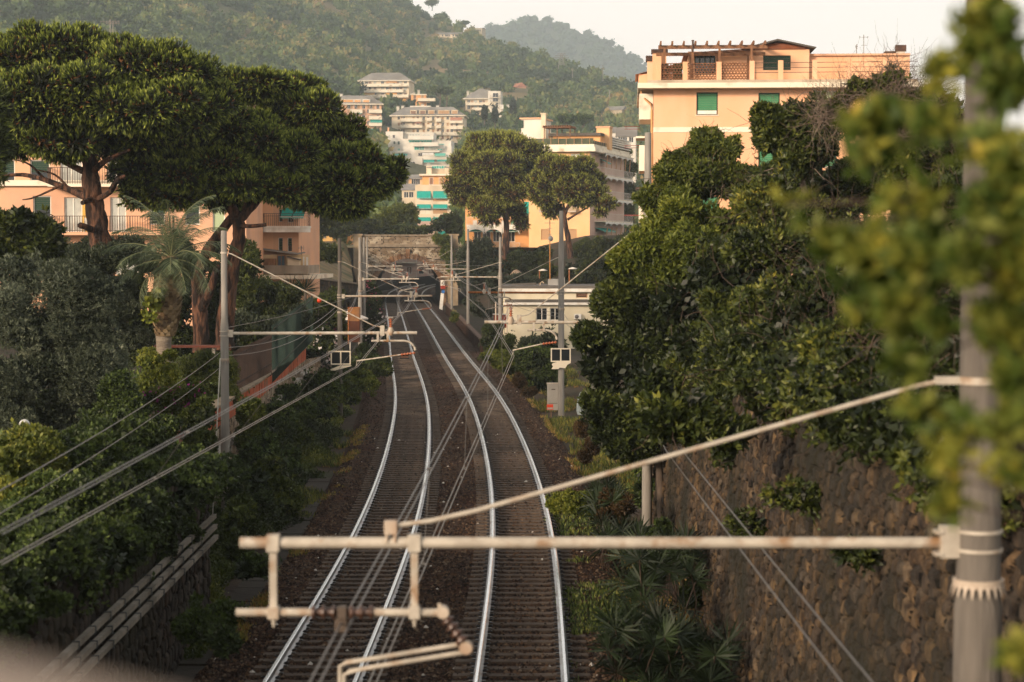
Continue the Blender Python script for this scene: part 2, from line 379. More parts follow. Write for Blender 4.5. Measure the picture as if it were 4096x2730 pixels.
# concrete cable path on the left of the line
def path_z(X, Y, D): return -.42 + .02*fbm(X*3, Y*3, 2)
Ys = np.arange(36, 92, .5); V = []
b = MB(); y = 36.
while y < 68:
    tt, nn = CT_(y); c = Vector((CX(y), y, 0)) + nn*(-4.35 if y < 50 else -4.35-.012*(y-50)); r = math.atan2(nn.y, nn.x)+rnd.uniform(-.01, .01)
    z = -.44 + rnd.uniform(-.03, .02); b.box((c.x-.36, c.y-.46, z-.2), (c.x+.36, c.y+.46, z), rz=r); y += .95
path = b.build('path', M('path_concrete', '#2b2620', '#3a342c', scale=3, rough=1, bump=.4, c3='#2c2920', s3=.6)); tag(path, kind='structure')
# ---------------------------------------------------------------- garden terraces
WL = [(4, -5.9), (27, -6.05), (41.5, -6.25), (43, -8.3), (55, -8.7), (73, -9.05), (81, -9.4), (102, -10.3), (120, -11.0), (160, -13.0), (190, -14.6), (210, -16), (263.2, -20.4)]
def wlx(Y): return np.interp(Y, [a for a, _ in WL], [b_ for _, b_ in WL])
def wlz(Y): return np.interp(Y, [0, 27, 42, 55, 81, 102, 120, 146, 190, 263], [2.9, 2.9, 2.9, 2.5, 2.4, 2.2, 1.4, 1.5, 3.3, 4.5])
def z_left(X, Y, D):
    d = wlx(Y)-X
    return wlz(Y)-.25 + 2.6*smooth(4, 26, d)*smooth(50, 105, Y) + 1.6*smooth(25, 70, d) + .25*fbm(X*.3, Y*.3, 3)
def left_sheet():
    Ys = np.arange(2, 148, 1.5); Ds = np.array([0, .6, 1.2, 2, 3, 4.5, 6, 8, 11, 14, 18, 23, 30, 40, 60, 90, 140.])
    YY, DD = np.meshgrid(Ys, Ds, indexing='ij'); XX = wlx(YY)-.25-DD
    return tag(np_mesh('garden_ground', np.stack([XX, YY, z_left(XX, YY, 0)], -1).reshape(-1, 3), grid_faces(len(Ys), len(Ds)), soil, smooth=True), kind='structure')
left_sheet()
def slope_sheet():
    Ys = np.arange(140, 266, 2.); Ds = np.array([0, .5, 1, 1.5, 2, 2.5, 3, 3.5, 4, 5, 6, 8, 11, 14, 18, 23, 30, 40, 60, 90, 140.])
    YY, DD = np.meshgrid(Ys, Ds, indexing='ij'); XX = wlx(YY)-.25-DD
    ab = -15.0+(YY-146)*.9/44; z = 3.3+.5*np.clip(DD, 0, 7)+.012*(YY-190)+.3*fbm(XX*.3, YY*.3, 3)
    z = np.where((XX > ab-.3) & (YY < 188), 1.4+.6*smooth(160, 188, YY), z)
    z = z+(7.7-z)*smooth(243, 263, YY)*smooth(-.5, 1., DD)
    return tag(np_mesh('dry_slope', np.stack([XX, YY, z], -1).reshape(-1, 3), grid_faces(len(Ys), len(Ds)), grass_m, smooth=True), kind='structure')
slope_sheet()
def right_sheet():
    Ys = np.arange(2, 63, 1.5); Ds = np.array([0, 1, 2, 4, 7, 11, 16, 24, 40, 80.]); YY, DD = np.meshgrid(Ys, Ds, indexing='ij'); XX = 4.5+DD
    Z = 5.2 - 1.6*smooth(48, 62, YY)*np.exp(-DD/30) + .25*fbm(XX*.4, YY*.4, 3)
    return tag(np_mesh('hillside_ground', np.stack([XX, YY, Z], -1).reshape(-1, 3), grid_faces(len(Ys), len(Ds))[:, ::-1], soil, smooth=True), kind='structure')
right_sheet()
# ---------------------------------------------------------------- rubble stone walls with real relief
def rubble(name, pts, z0f, z1f, res, cw, ch, mat, parent, k=0, depth=.07, side=1, rz=None, holes=None, tilt=0.):
    """pts: polyline (x,y). the face looks to the left-hand normal * side"""
    pts = np.array(pts, float); seg = np.hypot(*np.diff(pts, axis=0).T); S = np.concatenate([[0], np.cumsum(seg)])
    s = np.arange(0, S[-1]+res, res); s[-1] = S[-1]; x = np.interp(s, S, pts[:, 0]); y = np.interp(s, S, pts[:, 1])
    tx = np.gradient(x); ty = np.gradient(y); l = np.hypot(tx, ty); nx, ny = -ty/l*side, tx/l*side
    z0 = np.array([z0f(a) for a in s]); z1 = np.array([z1f(a) for a in s]); nz = int((z1-z0).max()/(rz or res))+2
    W = np.linspace(0, 1, nz)[None, :]; Z = z0[:, None]+(z1-z0)[:, None]*W; SS = np.repeat(s[:, None], nz, 1)
    wx = SS/cw + .15*(fbm(SS*1.3, Z*1.3, 2, k)-.5); wy = Z/ch + .22*(fbm(SS*.9+9, Z*.9, 2, k)-.5)
    f1, f2, cid = worley(wx, wy, k); e = np.clip((f2-f1)*3.2, 0, 1)
    dsp = depth*(e**.6)*(.55+.45*hsh(np.floor(cid*999), np.floor(cid*77), 3)) + .05*(fbm(SS*.5, Z*.5, 3, k+3)-.5)
    lean = tilt*(Z-z0[:, None])
    X = x[:, None]+nx[:, None]*(dsp-lean); Yv = y[:, None]+ny[:, None]*(dsp-lean)
    Fq = grid_faces(len(s), nz); Fq = Fq if side > 0 else Fq[:, ::-1]
    t = np.where(e < .2, .0, .12+.88*cid); t = t.ravel()[Fq[:, 0]]
    V = np.stack([X, Yv, Z], -1).reshape(-1, 3)
    if holes is not None:
        c = V[Fq].mean(1); m = ~holes(c[:, 0], c[:, 2]); Fq = Fq[m]; t = t[m]
    return np_mesh(name, V, Fq, mat, parent, tint=t)
stone_brown = M('rubble_stone_brown', '#ffffff', '#6f665c', scale=5, tint=['#080705', '#4f3e2b', '#423930', '#624e36', '#373029', '#5d5142', '#735c3e', '#2d2721'], rough=.95, bump=.9, bscale=13, bdist=.06,
                c3='#211f16', s3=.35, lo3=.42, hi3=.66)
stone_grey = M('rubble_stone_grey', '#ffffff', '#786f65', scale=5, tint=['#120f0d', '#352e27', '#4a4239', '#2a251f', '#3e342a', '#554e44', '#48392c'], rough=.95, bump=.5, bscale=22, bdist=.03, c3='#2a281c', s3=.35, lo3=.45, hi3=.7)
stone_pale = M('rubble_stone_pale', '#ffffff', '#b8a894', scale=.6, tint=['#3e352b', '#8c8070', '#a89c88', '#786a56', '#b6ac98', '#6a5c4a', '#988a76'], rough=.95, bump=.3, bscale=9, bdist=.03, c3='#7c6c58', s3=.3, lo3=.5, hi3=.75)
cap_stone = M('cap_stone', '#6e6252', '#857764', scale=2, rough=.95, bump=.3)
wr = thing('retaining_wall', 'tall brown rubble stone retaining wall on the right, under the overhanging trees', 'stone wall', (4.1, 34, 0))
rubble('stone_face', [(4.35, 6), (4.1, 30), (4.0, 60.5), (4.6, 61.5), (9, 62)], lambda s: -.7, lambda s: 5.55-max(0, s-38)*.09, .034, .38, .2, stone_brown, wr, k=3, depth=.12, side=1, tilt=.05, rz=.034)
wl = thing('retaining_wall', 'dark rubble stone retaining wall at lower left carrying the concrete cable ducts', 'stone wall', (-6.1, 30, 0))
rubble('stone_face', [(-5.9, 5), (-6.05, 27), (-6.25, 41.8), (-6.9, 42.4), (-8.3, 43)], lambda s: -.7, lambda s: 2.95, .035, .36, .3, stone_grey, wl, k=9, depth=.09, side=-1)
wl2 = thing('retaining_wall', 'overgrown stone garden wall with an orange brick parapet, behind the near left mast', 'stone wall', (-9, 70, 0))
rubble('stone_face', [(-8.3, 43.05), (-8.7, 55), (-9.05, 73), (-9.4, 81), (-10.3, 102), (-11.0, 119.8)], lambda s: -.7, lambda s: float(wlz(43+s))-.62, .10, .34, .36, stone_pale, wl2, k=4, depth=.06, side=-1)
brick = M('orange_brick', '#8a3f22', '#a85430', scale=5, rough=.9, bump=.5, bscale=14, c3='#7a5a44', s3=1.2, lo3=.5, hi3=.7)
pts = [(50, -8.52), (55, -8.7), (73, -9.05), (81, -9.4), (102, -10.3)]
bb = MB(); bc = MB()
for (ya, xa), (yb, xb) in zip(pts[:-1], pts[1:]):
    n = max(1, int((yb-ya)/.5))
    for i in range(n):
        a, c = i/n, (i+1)/n; A = (xa+(xb-xa)*a, ya+(yb-ya)*a); B = (xa+(xb-xa)*c, ya+(yb-ya)*c); z = float(wlz((A[1]+B[1])/2)); j = rnd.uniform(0, .025)
        bb.slab([(A[0]-.2, A[1]), (B[0]-.2, B[1]-.02), (B[0]+.03+j, B[1]-.02), (A[0]+.03+j, A[1])], z-.62, z-.06)
    za, zb = float(wlz(ya)), float(wlz(yb))
    bc.add([(xa-.3, ya, za-.05), (xb-.3, yb, zb-.05), (xb+.1, yb, zb-.05), (xa+.1, ya, za-.05), (xa-.3, ya, za+.03), (xb-.3, yb, zb+.03), (xb+.1, yb, zb+.03), (xa+.1, ya, za+.03)],
           [(0, 1, 2, 3), (7, 6, 5, 4), (0, 4, 5, 1), (1, 5, 6, 2), (2, 6, 7, 3), (3, 7, 4, 0)])
bb.build('brick_parapet', brick, wl2, world=True); bc.build('coping', cap_stone, wl2, world=True)
# further left edge, up to the tunnel
wl3 = thing('retaining_wall', 'low rough stone wall along the left of the line between the oleanders and the tunnel', 'stone wall', (-15, 160, 0))
rubble('stone_face', [(-11.0, 120.2), (-13.0, 160), (-14.6, 190), (-16, 210), (-20.4, 262.8)], lambda s: -.7, lambda s: float(wlz(120+s))-.2, .2, .5, .4, stone_brown, wl3, k=8, depth=.08, side=-1)
# terrace wall beside the villa
t = thing('terrace_wall', 'brown rubble terrace wall below the dry slope, between the villa and the tunnel', 'stone wall', (-18, 165, 0))
A, B = P(1205, 1110, 146), P(1440, 1140, 190)
rubble('stone_face', [(A.x, A.y), (B.x, B.y)], lambda s: 1.5, lambda s: A.z + (B.z-A.z)*s/math.hypot(B.x-A.x, B.y-A.y), .2, .6, .5, stone_brown, t, k=12, depth=.1, side=-1)
q = MB(); q.beam((A.x, A.y, A.z+.06), (B.x, B.y, B.z+.06), .5, .14); q.build('coping', cap_stone, t, world=True)
# ---------------------------------------------------------------- cable ducts on the near left wall
duct_m = M('duct_concrete', '#817b70', '#9a9386', scale=5, rough=.9, bump=.2, c3='#5d584c', s3=.9)
def duct(x0, x1, z0, z1, y0, y1, label):
    t = thing('cable_duct', label, 'cable duct', (x0, y0, z0), group='concrete cable ducts')
    y = y0; k = 0
    body = MB(); lid = MB()
    while y < y1:
        L_ = 1.15; f = (y-y0)/(y1-y0); g = min(1, (y+L_-y0)/(y1-y0)); a = Vector((x0+(x1-x0)*f, y, z0+(z1-z0)*f)); c = Vector((x0+(x1-x0)*g, y+L_-.03, z0+(z1-z0)*g))
        if k == 5 and label.startswith('top'): pass
        body.beam(a, c, .07, .07); o = Vector((rnd.uniform(-.004, .004), 0, .044+rnd.uniform(-.002, .002))); lid.beam(a+o, c+o, .085, .018); y += L_; k += 1
    body.build('trough', duct_m, t, world=True); lid.build('lid', duct_m, t, world=True)
    bm_ = M('bracket_steel', '#555d60', rough=.5, metal=.5)
    for i in range(int((y1-y0)/1.15)):
        f = i*1.15/(y1-y0); x = x0+(x1-x0)*f; z = z0+(z1-z0)*f; y = y0+i*1.15; br = MB()
        br.box((x-.2, y-.012, z-.055), (x+.055, y+.012, z-.04)); br.box((x+.044, y-.012, z-.055), (x+.055, y+.012, z+.065)); br.box((x-.05, y-.012, z+.055), (x+.055, y+.012, z+.066)); br.box((x-.18, y-.012, z-.2), (x-.16, y+.012, z-.05))
        br.build('bracket', bm_, t, world=True)
duct(-5.76, -5.98, 1.52, 1.38, 16, 40.6, 'lowest and front concrete cable duct on the left stone wall, held by steel brackets')
duct(-5.78, -6.00, 1.73, 1.59, 16, 40.9, 'middle concrete cable duct of the three on the left stone wall')
duct(-5.80, -6.02, 1.94, 1.80, 16, 41.2, 'topmost concrete cable duct of the three on the left stone wall')
t = thing('cable_duct', 'broken white cable duct running through the weeds below the brick parapet', 'cable duct', (-8.5, 60, .9)); pd_ = M('pale_duct', '#a9a59b', '#8f8a7e', scale=2, rough=.9)
for (dx, dz) in ((0, 0), (.06, .3)):
    for i in range(26):
        if rnd.random() < .25: continue
        y = 46+i*2.1; x = float(np.interp(y, [43, 55, 73, 81, 102], [-8.1, -8.5, -8.85, -9.2, -10.1]))+dx; q = MB(); q.beam((x, y, 1.0+dz+rnd.uniform(-.06, .06)), (x-.05, y+1.9, 1.0+dz+rnd.uniform(-.06, .06)), .16, .13); q.build('trough', pd_, t, world=True)
# ---------------------------------------------------------------- low rusty wall right of the line
t = thing('low_wall', 'low rust brown barrier wall on the right of the track, running back to the tunnel', 'barrier wall', (-4, 180, 0))
q = MB(); q2 = MB(); Ys = np.arange(144, 237, 3.)
for a, c in zip(Ys[:-1], Ys[1:]):
    A = Vector((CX(a), a, 0))+CT_(a)[1]*(3.95+.35*(a-144)/91); B = Vector((CX(c), c, 0))+CT_(c)[1]*(3.95+.35*(c-144)/91)
    q.beam(A+Vector((0, 0, -.3)), B+Vector((0, -.06, -.3)), .12, 1.7); q2.beam(A+Vector((0, 0, .58)), B+Vector((0, 0, .58)), .34, .12); q.box((A.x-.16, A.y-.08, -1.1), (A.x+.1, A.y+.08, .5))
rw = M('rust_brown_render', '#3c2a22', '#4d382d', scale=.8, rough=.9, c3='#2c211c', s3=.4)
q.build('panels', rw, t, world=True); q2.build('coping', M('rust_brown_cap', '#5a453a', '#66503f', scale=.8, rough=.9), t, world=True)
# ---------------------------------------------------------------- tunnel
PY = 263.2; PX0, PX1, TC, TR, TZ, TRZ = -20.35, -6.9, -13.35, 4.2, 1.5, 3.95
def t_inside(x, z, g=0.): return ((z > TZ) & (((x-TC)/(TR+g))**2+((z-TZ)/(TRZ+g))**2 < 1)) | ((z <= TZ) & (np.abs(x-TC) < TR+g))
tp = thing('tunnel_portal', 'pale rubble stone railway tunnel portal with a cut stone arch', 'tunnel', (TC, PY, 0))
rubble('stone_face', [(-19.3, PY), (-8.2, PY)], lambda s: -.7, lambda s: 6.95, .12, .8, .3, stone_pale, tp, k=21, depth=.07, side=-1, holes=lambda x, z: t_inside(x, z, .35))
rubble('parapet', [(-19.3, PY-.02), (-8.2, PY-.02)], lambda s: 7.3, lambda s: 8.35, .12, .85, .3, stone_pale, tp, k=22, depth=.06, side=-1)
q = MB(); q.box((-19.3, PY-.32, 6.95), (-8.2, PY+.3, 7.3)); q.box((-19.4, PY-.2, 8.35), (-8.1, PY+.5, 8.55)); q.build('string_course', cap_stone, tp, world=True)
for x0, x1 in ((PX0, -19.25), (-8.25, PX1)):
    q = MB()
    for z in np.arange(-.6, 8.4, .45): q.box((x0+rnd.uniform(0, .05), PY-.45, z), (x1-rnd.uniform(0, .05), PY+.6, z+.45))
    q.box((x0-.1, PY-.55, 8.4), (x1+.1, PY+.7, 8.62)); q.build('pier', M('pier_stone', '#8a7860', '#9c8a70', scale=1.5, rough=.95, bump=.3, c3='#6d5c48', s3=.4), tp, world=True)
q = MB(); nA = 27
for i in range(nA):
    a0, a1 = math.pi*i/nA+.006, math.pi*(i+1)/nA-.006; g = .62 + (.5 if i == nA//2 else 0) + (.12 if i % 2 else 0)
    pl = []
    for r in (0, 1):
        for a in ((a0, a1) if r == 0 else (a1, a0)):
            pl.append((TC+(TR+r*g)*math.cos(a), TZ+(TRZ+r*g)*math.sin(a)))
    y0 = PY-.22-(.1 if i == nA//2 else rnd.uniform(0, .05)); q.prism(pl, y0, PY+.5); q.t[-6:] = [rnd.random()]*6
for sx in (-1, 1):
    for z in np.arange(-.6, 1.4, .5): 
        xa, xb = sorted((TC+sx*TR, TC+sx*(TR+.7))); q.box((xa, PY-.2, z), (xb, PY+.5, z+.48), tint=rnd.random())
q.build('arch_ring', M('arch_stone', '#ffffff', '#a09080', tint=['#6b4f38', '#8a6a4c', '#7c6856', '#94765a', '#5e4a3a'], scale=1, rough=.9), tp, world=True)
# lining, near black along its whole length
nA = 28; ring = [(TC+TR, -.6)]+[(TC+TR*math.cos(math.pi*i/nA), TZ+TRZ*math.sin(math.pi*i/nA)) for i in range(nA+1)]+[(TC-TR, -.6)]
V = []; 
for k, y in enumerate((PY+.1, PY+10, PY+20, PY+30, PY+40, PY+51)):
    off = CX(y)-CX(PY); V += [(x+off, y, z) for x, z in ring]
o = np_mesh('lining', V, grid_faces(6, len(ring)), M('dark_lining', '#0c0b0a', '#15120f', scale=1, rough=.95), tp)
# white marker boards beside the tunnel mouth
p = P(1766, 1265, 240); t = thing('marker_board', 'white marker post with small red and blue signs beside the tunnel mouth', 'marker', (p.x, p.y, -.5))
q = MB(); q.prism([(p.x-.3, -.5), (p.x+.1, -.5), (p.x+.3, 1.6), (p.x-.08, 1.6)], p.y, p.y+.15); q.build('white_panel', white_paint, t, world=True)
q = MB(); q.box((p.x-.1, p.y-.1, 2.1), (p.x+.4, p.y-.04, 3.1)); q.build('board', white_paint, t, world=True)
q = MB(); q.box((p.x-.1, p.y-.14, 2.1), (p.x+.45, p.y-.105, 2.45)); q.build('red_plate', M('red_paint', '#8f2a1c', rough=.6), t, world=True)
q = MB(); q.add([(p.x+.0, p.y-.12, 2.75), (p.x+.3, p.y-.12, 3.0), (p.x+.3, p.y-.12, 2.92), (p.x+.12, p.y-.12, 2.75), (p.x+.3, p.y-.12, 2.58), (p.x+.3, p.y-.12, 2.5)], [(0, 5, 4, 3), (0, 3, 2, 1)])
q.box((p.x+.33, p.y-.14, 2.55), (p.x+.38, p.y-.105, 2.95)); q.build('black_symbol', black_m, t, world=True)
q = MB(); q.lathe((p.x+.2, p.y-.03, 1.75), [(.2, 0), (.2, .05)], 16, axis=(0, -1, 0)); q.build('blue_disc', M('blue_paint', '#2a62a0', rough=.6), t, world=True)
# ================================================================ MASTS
pole_dark = M('dark_pole_concrete', '#544f48', '#666058', scale=9, rough=.9, bump=.4, c3='#423d37', s3=1.6, stretch=(1, 1, .15))  # darker pole concrete; shade on the foreground mast is put into this colour
def insulator(parent, a, b, r, n, mat, name='insulator'):
    a = Vector(a); b = Vector(b); L_ = (b-a).length; pr = [(r*.4, 0)]
    for i in range(n):
        z = L_*(i+.5)/n; pr += [(r*.45, z-L_*.3/n), (r, z-L_*.05/n), (r*.9, z+L_*.12/n), (r*.45, z+L_*.2/n)]
    pr += [(r*.4, L_)]; q = MB(); q.lathe(a, pr, 12, axis=(b-a)); return q.build(name, mat, parent, world=True)
def mast(label, u, Y, v_base, v_top, v_boom, u_end, side, dia=.24, v_stay=None, ins=True, step_v=None, arm=None, boom_mat=None, boom_r=.045, group='catenary masts', pm=None, flip=False):
    p = P(u, v_boom, Y); zb = max(-.7, P(u, v_base, Y).z-.4); zt = P(u, v_top, Y).z; zm = p.z; x = p.x
    t = thing('catenary_mast', label, 'mast', (x, Y, zb), group=group)
    q = MB(); r = dia/2; zs = zm+.55 if step_v is None else P(u, step_v, Y).z
    q.lathe((x, Y, 0), [(r*1.12, zb), (r, zs-.12), (r*.80, zs+.1), (r*.72, zt-.03), (r*.6, zt)], 20); q.build('pole', pm or pole_mat, t, world=True)
    q = MB()
    for z in (zm+.06, zm-.06): q.lathe((x, Y, z-.015), [(r*1.12+.01, 0), (r*1.12+.01, .03)], 20)
    q.box((x+side*r*.95-.03, Y-.06, zm-.1), (x+side*(r+.09)+.03, Y+.06, zm+.1)); q.build('clamp', steel, t, world=True)
    q = MB(); z = zm-.75; q.lathe((x, Y, z), [(r*1.13, 0), (r*1.13, .07)], 20)
    for i in range(14):
        a = 2*math.pi*i/14; c = Vector((math.cos(a), math.sin(a), 0)); s_ = Vector((-c.y, c.x, 0)); o = Vector((x, Y, z+.03))
        q.add([o+c*r*1.12+s_*.02, o+c*r*1.12-s_*.02, o+c*(r*1.12+.035)+Vector((0, 0, -.11))], [(0, 1, 2), (2, 1, 0)])
    q.build('spiked_collar', steel_dark, t, world=True)
    e = P(u_end, v_boom, Y); xs = x+side*(r+.09); q = MB(); q.tube([(xs, Y, zm), (e.x, Y, zm+.02)], boom_r, 12); q.build('boom', boom_mat or steel, t, world=True)
    tip = Vector((e.x, Y, zm))
    if v_stay is not None:
        s0 = P(u, v_stay, Y); ax = e.x-side*.95
        q = MB(); q.tube([(x+side*r, Y, s0.z), (x+side*(r+.1), Y, s0.z-.03), (ax+(-side*.25), Y, zm+.22), (ax, Y, zm+.17)], .018, 6); q.build('stay_rod', steel, t, world=True)
        q = MB(); q.lathe((x, Y, s0.z-.02), [(r*.9, 0), (r*.9, .05)], 18); q.build('stay_collar', steel, t, world=True); q = MB(); q.box((ax-.06, Y-.05, zm-.06), (ax+.06, Y+.05, zm+.22)); q.build('stay_bracket', steel, t, world=True)
    ip = None
    if ins:
        ix = e.x-side*.72; insulator(t, (ix, Y, zm+.16), (ix, Y, zm+.42), .06, 4, ceramic); q = MB(); q.lathe((ix, Y, zm-.05), [(.06, 0), (.1, .1), (.05, .22)], 10); q.build('insulator_foot', steel_dark, t, world=True); q = MB(); q.box((ix-.07, Y-.06, zm+.42), (ix+.07, Y+.06, zm+.46)); q.build('insulator_cap', steel_dark, t, world=True)
        ip = Vector((ix, Y, zm+.46))
    if arm:
        hs = -side if flip else side; hx0 = e.x-side*(1.17 if flip else 1.25); hx1 = e.x-side*(1.98 if flip else .05); hz = zm-.2; q = MB()
        pts = [(hx0, Y, hz), (hx1-hs*.3, Y, hz)]+[(hx1-hs*.3+hs*.3*math.sin(a), Y, hz-.28+.28*math.cos(a)) for a in np.linspace(.4, 1.5, 5)]
        q.tube(pts, .032, 8); 
        for xx in (hx0+hs*.18, hx0+hs*.45): q.box((xx-.03, Y-.055, hz-.03), (xx+.03, Y+.055, zm+.06))
        q.build('hanger_tube', steel, t, world=True)
        a0 = Vector((hx1, Y, hz-.33)); a1 = Vector((hx1-hs*.4, Y, hz-.38)); insulator(t, a0, a1, .045, 5, ceramic)
        a2 = Vector((hx1-hs*arm, Y, hz-.55)); q = MB(); q.tube([a1, a2, a2+Vector((0, 0, -.14))], .02, 6); q.build('steady_arm', steel, t, world=True)
        return t, ip, a2+Vector((0, 0, -.16))
    return t, ip, Vector((tip.x-side*.6, Y, zm-.7))
mL1 = mast('nearest left mast, slim and pale, its long boom reaching over the left track', 898, 56, 2050, 923, 1335, 1668, 1, .225, 1013, step_v=1290, arm=1.6)
mR2 = mast('tall grey mast half buried in the big dark tree on the right', 2590, 56, 2045, 531, 1292, 1938, -1, .25, 900, step_v=760, arm=1.2, flip=True)
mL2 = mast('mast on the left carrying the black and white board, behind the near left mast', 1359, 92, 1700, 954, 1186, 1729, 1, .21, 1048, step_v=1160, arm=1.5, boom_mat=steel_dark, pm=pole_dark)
mR1 = mast('mast on the right carrying the black and white board, in front of the cream building', 2245, 92, 1628, 844, 1172, 1873, -1, .255, 1031, step_v=970, arm=1.2, boom_mat=rust, flip=True)
mR3 = mast('mast at the left corner of the cream building', 2001, 128, 1420, 949, 1109.5, 1763, -1, .235, 1052, step_v=1090, arm=1.2)
mL3 = mast('foremost of the three close masts left of the tunnel mouth', 1440, 128, 1400, 951, 1117.6, 1676, 1, .24, 1050, step_v=1100, arm=1.2)
mR4 = mast('thin mast on the right, just right of the tunnel portal', 1872, 172, 1290, 917, 1077.5, 1700, -1, .24, 1045, step_v=1000, arm=1.0, flip=True)
mL4 = mast('middle one of the three close masts left of the tunnel mouth', 1456, 172, 1330, 950, 1082, 1613, 1, .24, 1030, step_v=1017, arm=1.0)
mR5 = mast('smallest right hand mast, standing against the tunnel portal', 1806.5, 208, 1222, 939, 1060, 1667, -1, .22, 1004, step_v=1000, arm=1.0)
mL5 = mast('smallest and farthest of the three close masts left of the tunnel mouth', 1468.6, 208, 1260, 947.6, 1066, 1610, 1, .22, 1010, step_v=995, arm=1.0)
q = MB(); o_ = mR2[0].location; q.lathe((o_.x, 56, 0), [(.132, -.65), (.132, 1.9)], 20); q.build('blackened_foot', black_m, mR2[0], world=True)
# ---- foreground mast at the right edge
Y0 = 13.5; u0 = 3915; v0 = 2172; p = P(u0, v0, Y0); x = p.x; zm = p.z
t = thing('catenary_mast', 'out of focus mast at the right edge, its long boom crossing the whole foreground', 'mast', (x, Y0, -.7), group='catenary masts')
q = MB(); zs = P(u0, 1500, Y0).z
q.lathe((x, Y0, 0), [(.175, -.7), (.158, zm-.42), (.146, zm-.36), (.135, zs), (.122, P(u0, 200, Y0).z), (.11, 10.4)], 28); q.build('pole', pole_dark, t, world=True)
q = MB()
for z in (zm+.07, zm-.055): q.lathe((x, Y0, z), [(.155, 0), (.155, .022)], 28)
q.box((x-.26, Y0-.05, zm-.10), (x-.13, Y0+.05, zm+.115)); q.box((x-.3, Y0-.06, zm-.085), (x-.24, Y0+.06, zm-.06)); q.box((x-.3, Y0-.06, zm+.06), (x-.24, Y0+.06, zm+.085)); q.build('clamp', steel, t, world=True, bevel=.008)
q = MB(); z = P(u0, 2345, Y0).z; q.lathe((x, Y0, z), [(.166, 0), (.168, .05)], 28)
for i in range(22):
    a = 2*math.pi*i/22; c = Vector((math.cos(a), math.sin(a), 0)); s_ = Vector((-c.y, c.x, 0)); o = Vector((x, Y0, z+.02))
    q.add([o+c*.167+s_*.017, o+c*.167-s_*.017, o+c*.195+Vector((0, 0, -.09)), o+c*.172+Vector((0, 0, -.02))], [(0, 1, 2), (2, 1, 3), (0, 2, 3)])
q.build('spiked_collar', steel_dark, t, world=True)
def pf(u, v): return P(u, v, Y0)
q = MB(); q.tube([(x-.24, Y0, zm), pf(960, 2172)], .0385, 20); q.build('boom', steel, t, world=True)
cl = P(3830, 1525, Y0); q = MB(); q.lathe((x, Y0, cl.z-.02), [(.15, 0), (.15, .05)], 28); q.box((x-.3, Y0-.03, cl.z-.02), (x-.12, Y0+.03, cl.z+.03)); q.build('stay_bracket', steel, t, world=True)
q = MB(); q.tube([pf(3760, 1525), pf(3650, 1550), pf(1900, 2045), pf(1720, 2085), pf(1590, 2102)], .0165, 10); q.build('stay_rod', steel, t, world=True)
q = MB(); a = pf(1565, 2110); q.box((a.x-.045, Y0-.04, a.z-.045), (a.x+.04, Y0+.04, a.z+.045)); q.box((a.x-.035, Y0-.05, a.z-.10), (a.x-.02, Y0+.05, a.z-.04)); q.box((a.x+.02, Y0-.05, a.z-.10), (a.x+.035, Y0+.05, a.z-.04))
q.build('boom_clamp', steel_dark, t, world=True, bevel=.006)
zl = pf(1000, 2450).z
for uu in (1093, 1658):
    q = MB(); a = pf(uu, 2172); q.box((a.x-.024, Y0-.024, zl-.03), (a.x+.024, Y0+.024, zm+.0)); q.box((a.x-.042, Y0-.055, zm-.055), (a.x+.042, Y0+.055, zm+.055)); q.box((a.x-.036, Y0-.045, zl-.04), (a.x+.036, Y0+.045, zl+.04)); q.lathe((a.x, Y0, zl-.1), [(.008, 0), (.02, .06)], 8); q.build('hanger', steel, t, world=True, bevel=.006)
q = MB(); q.tube([pf(945, 2450), pf(1245, 2450)], .0275, 16); q.build('lower_tube', steel, t, world=True); q = MB(); q.tube([pf(1492, 2450), pf(1790, 2452)], .0275, 16); q.build('lower_tube', steel, t, world=True)
insulator(t, pf(1235, 2450), pf(1355, 2450), .052, 3, ceramic_dark); insulator(t, pf(1505, 2450), pf(1385, 2450), .052, 3, ceramic_dark)
q = MB(); a = pf(1370, 2450); q.box((a.x-.03, Y0-.05, a.z-.04), (a.x+.03, Y0+.05, a.z+.04)); q.box((a.x-.05, Y0-.03, a.z-.13), (a.x+.03, Y0+.03, a.z-.04)); q.build('wire_clamp', M('dark_clamp', '#4d4238', rough=.7), t, world=True, bevel=.006)
q = MB(); a = pf(1772, 2448); q.lathe((a.x, Y0-.05, a.z), [(.04, 0), (.045, .05), (.04, .1)], 12, axis=(0, 1, 0)); q.tube([pf(1755, 2415), pf(1775, 2450)], .012, 8); q.build('elbow_joint', steel_dark, t, world=True); q = MB(); a = pf(1865, 2590); q.lathe((a.x, Y0-.05, a.z), [(.04, 0), (.05, .05), (.04, .1)], 12, axis=(0, 1, 0)); q.build('elbow_joint', steel_dark, t, world=True)
insulator(t, pf(1782, 2470), pf(1855, 2572), .05, 4, ceramic_dark)
q = MB(); q.tube([pf(1830, 2580), pf(1500, 2634), pf(1385, 2650), pf(1362, 2665), pf(1362, 2780)], .0165, 10); q.build('steady_arm', steel, t, world=True); q = MB(); q.tube([pf(1870, 2608), pf(1500, 2668), pf(1400, 2686), pf(1378, 2700), pf(1378, 2800)], .0165, 10); q.build('steady_arm', steel, t, world=True)
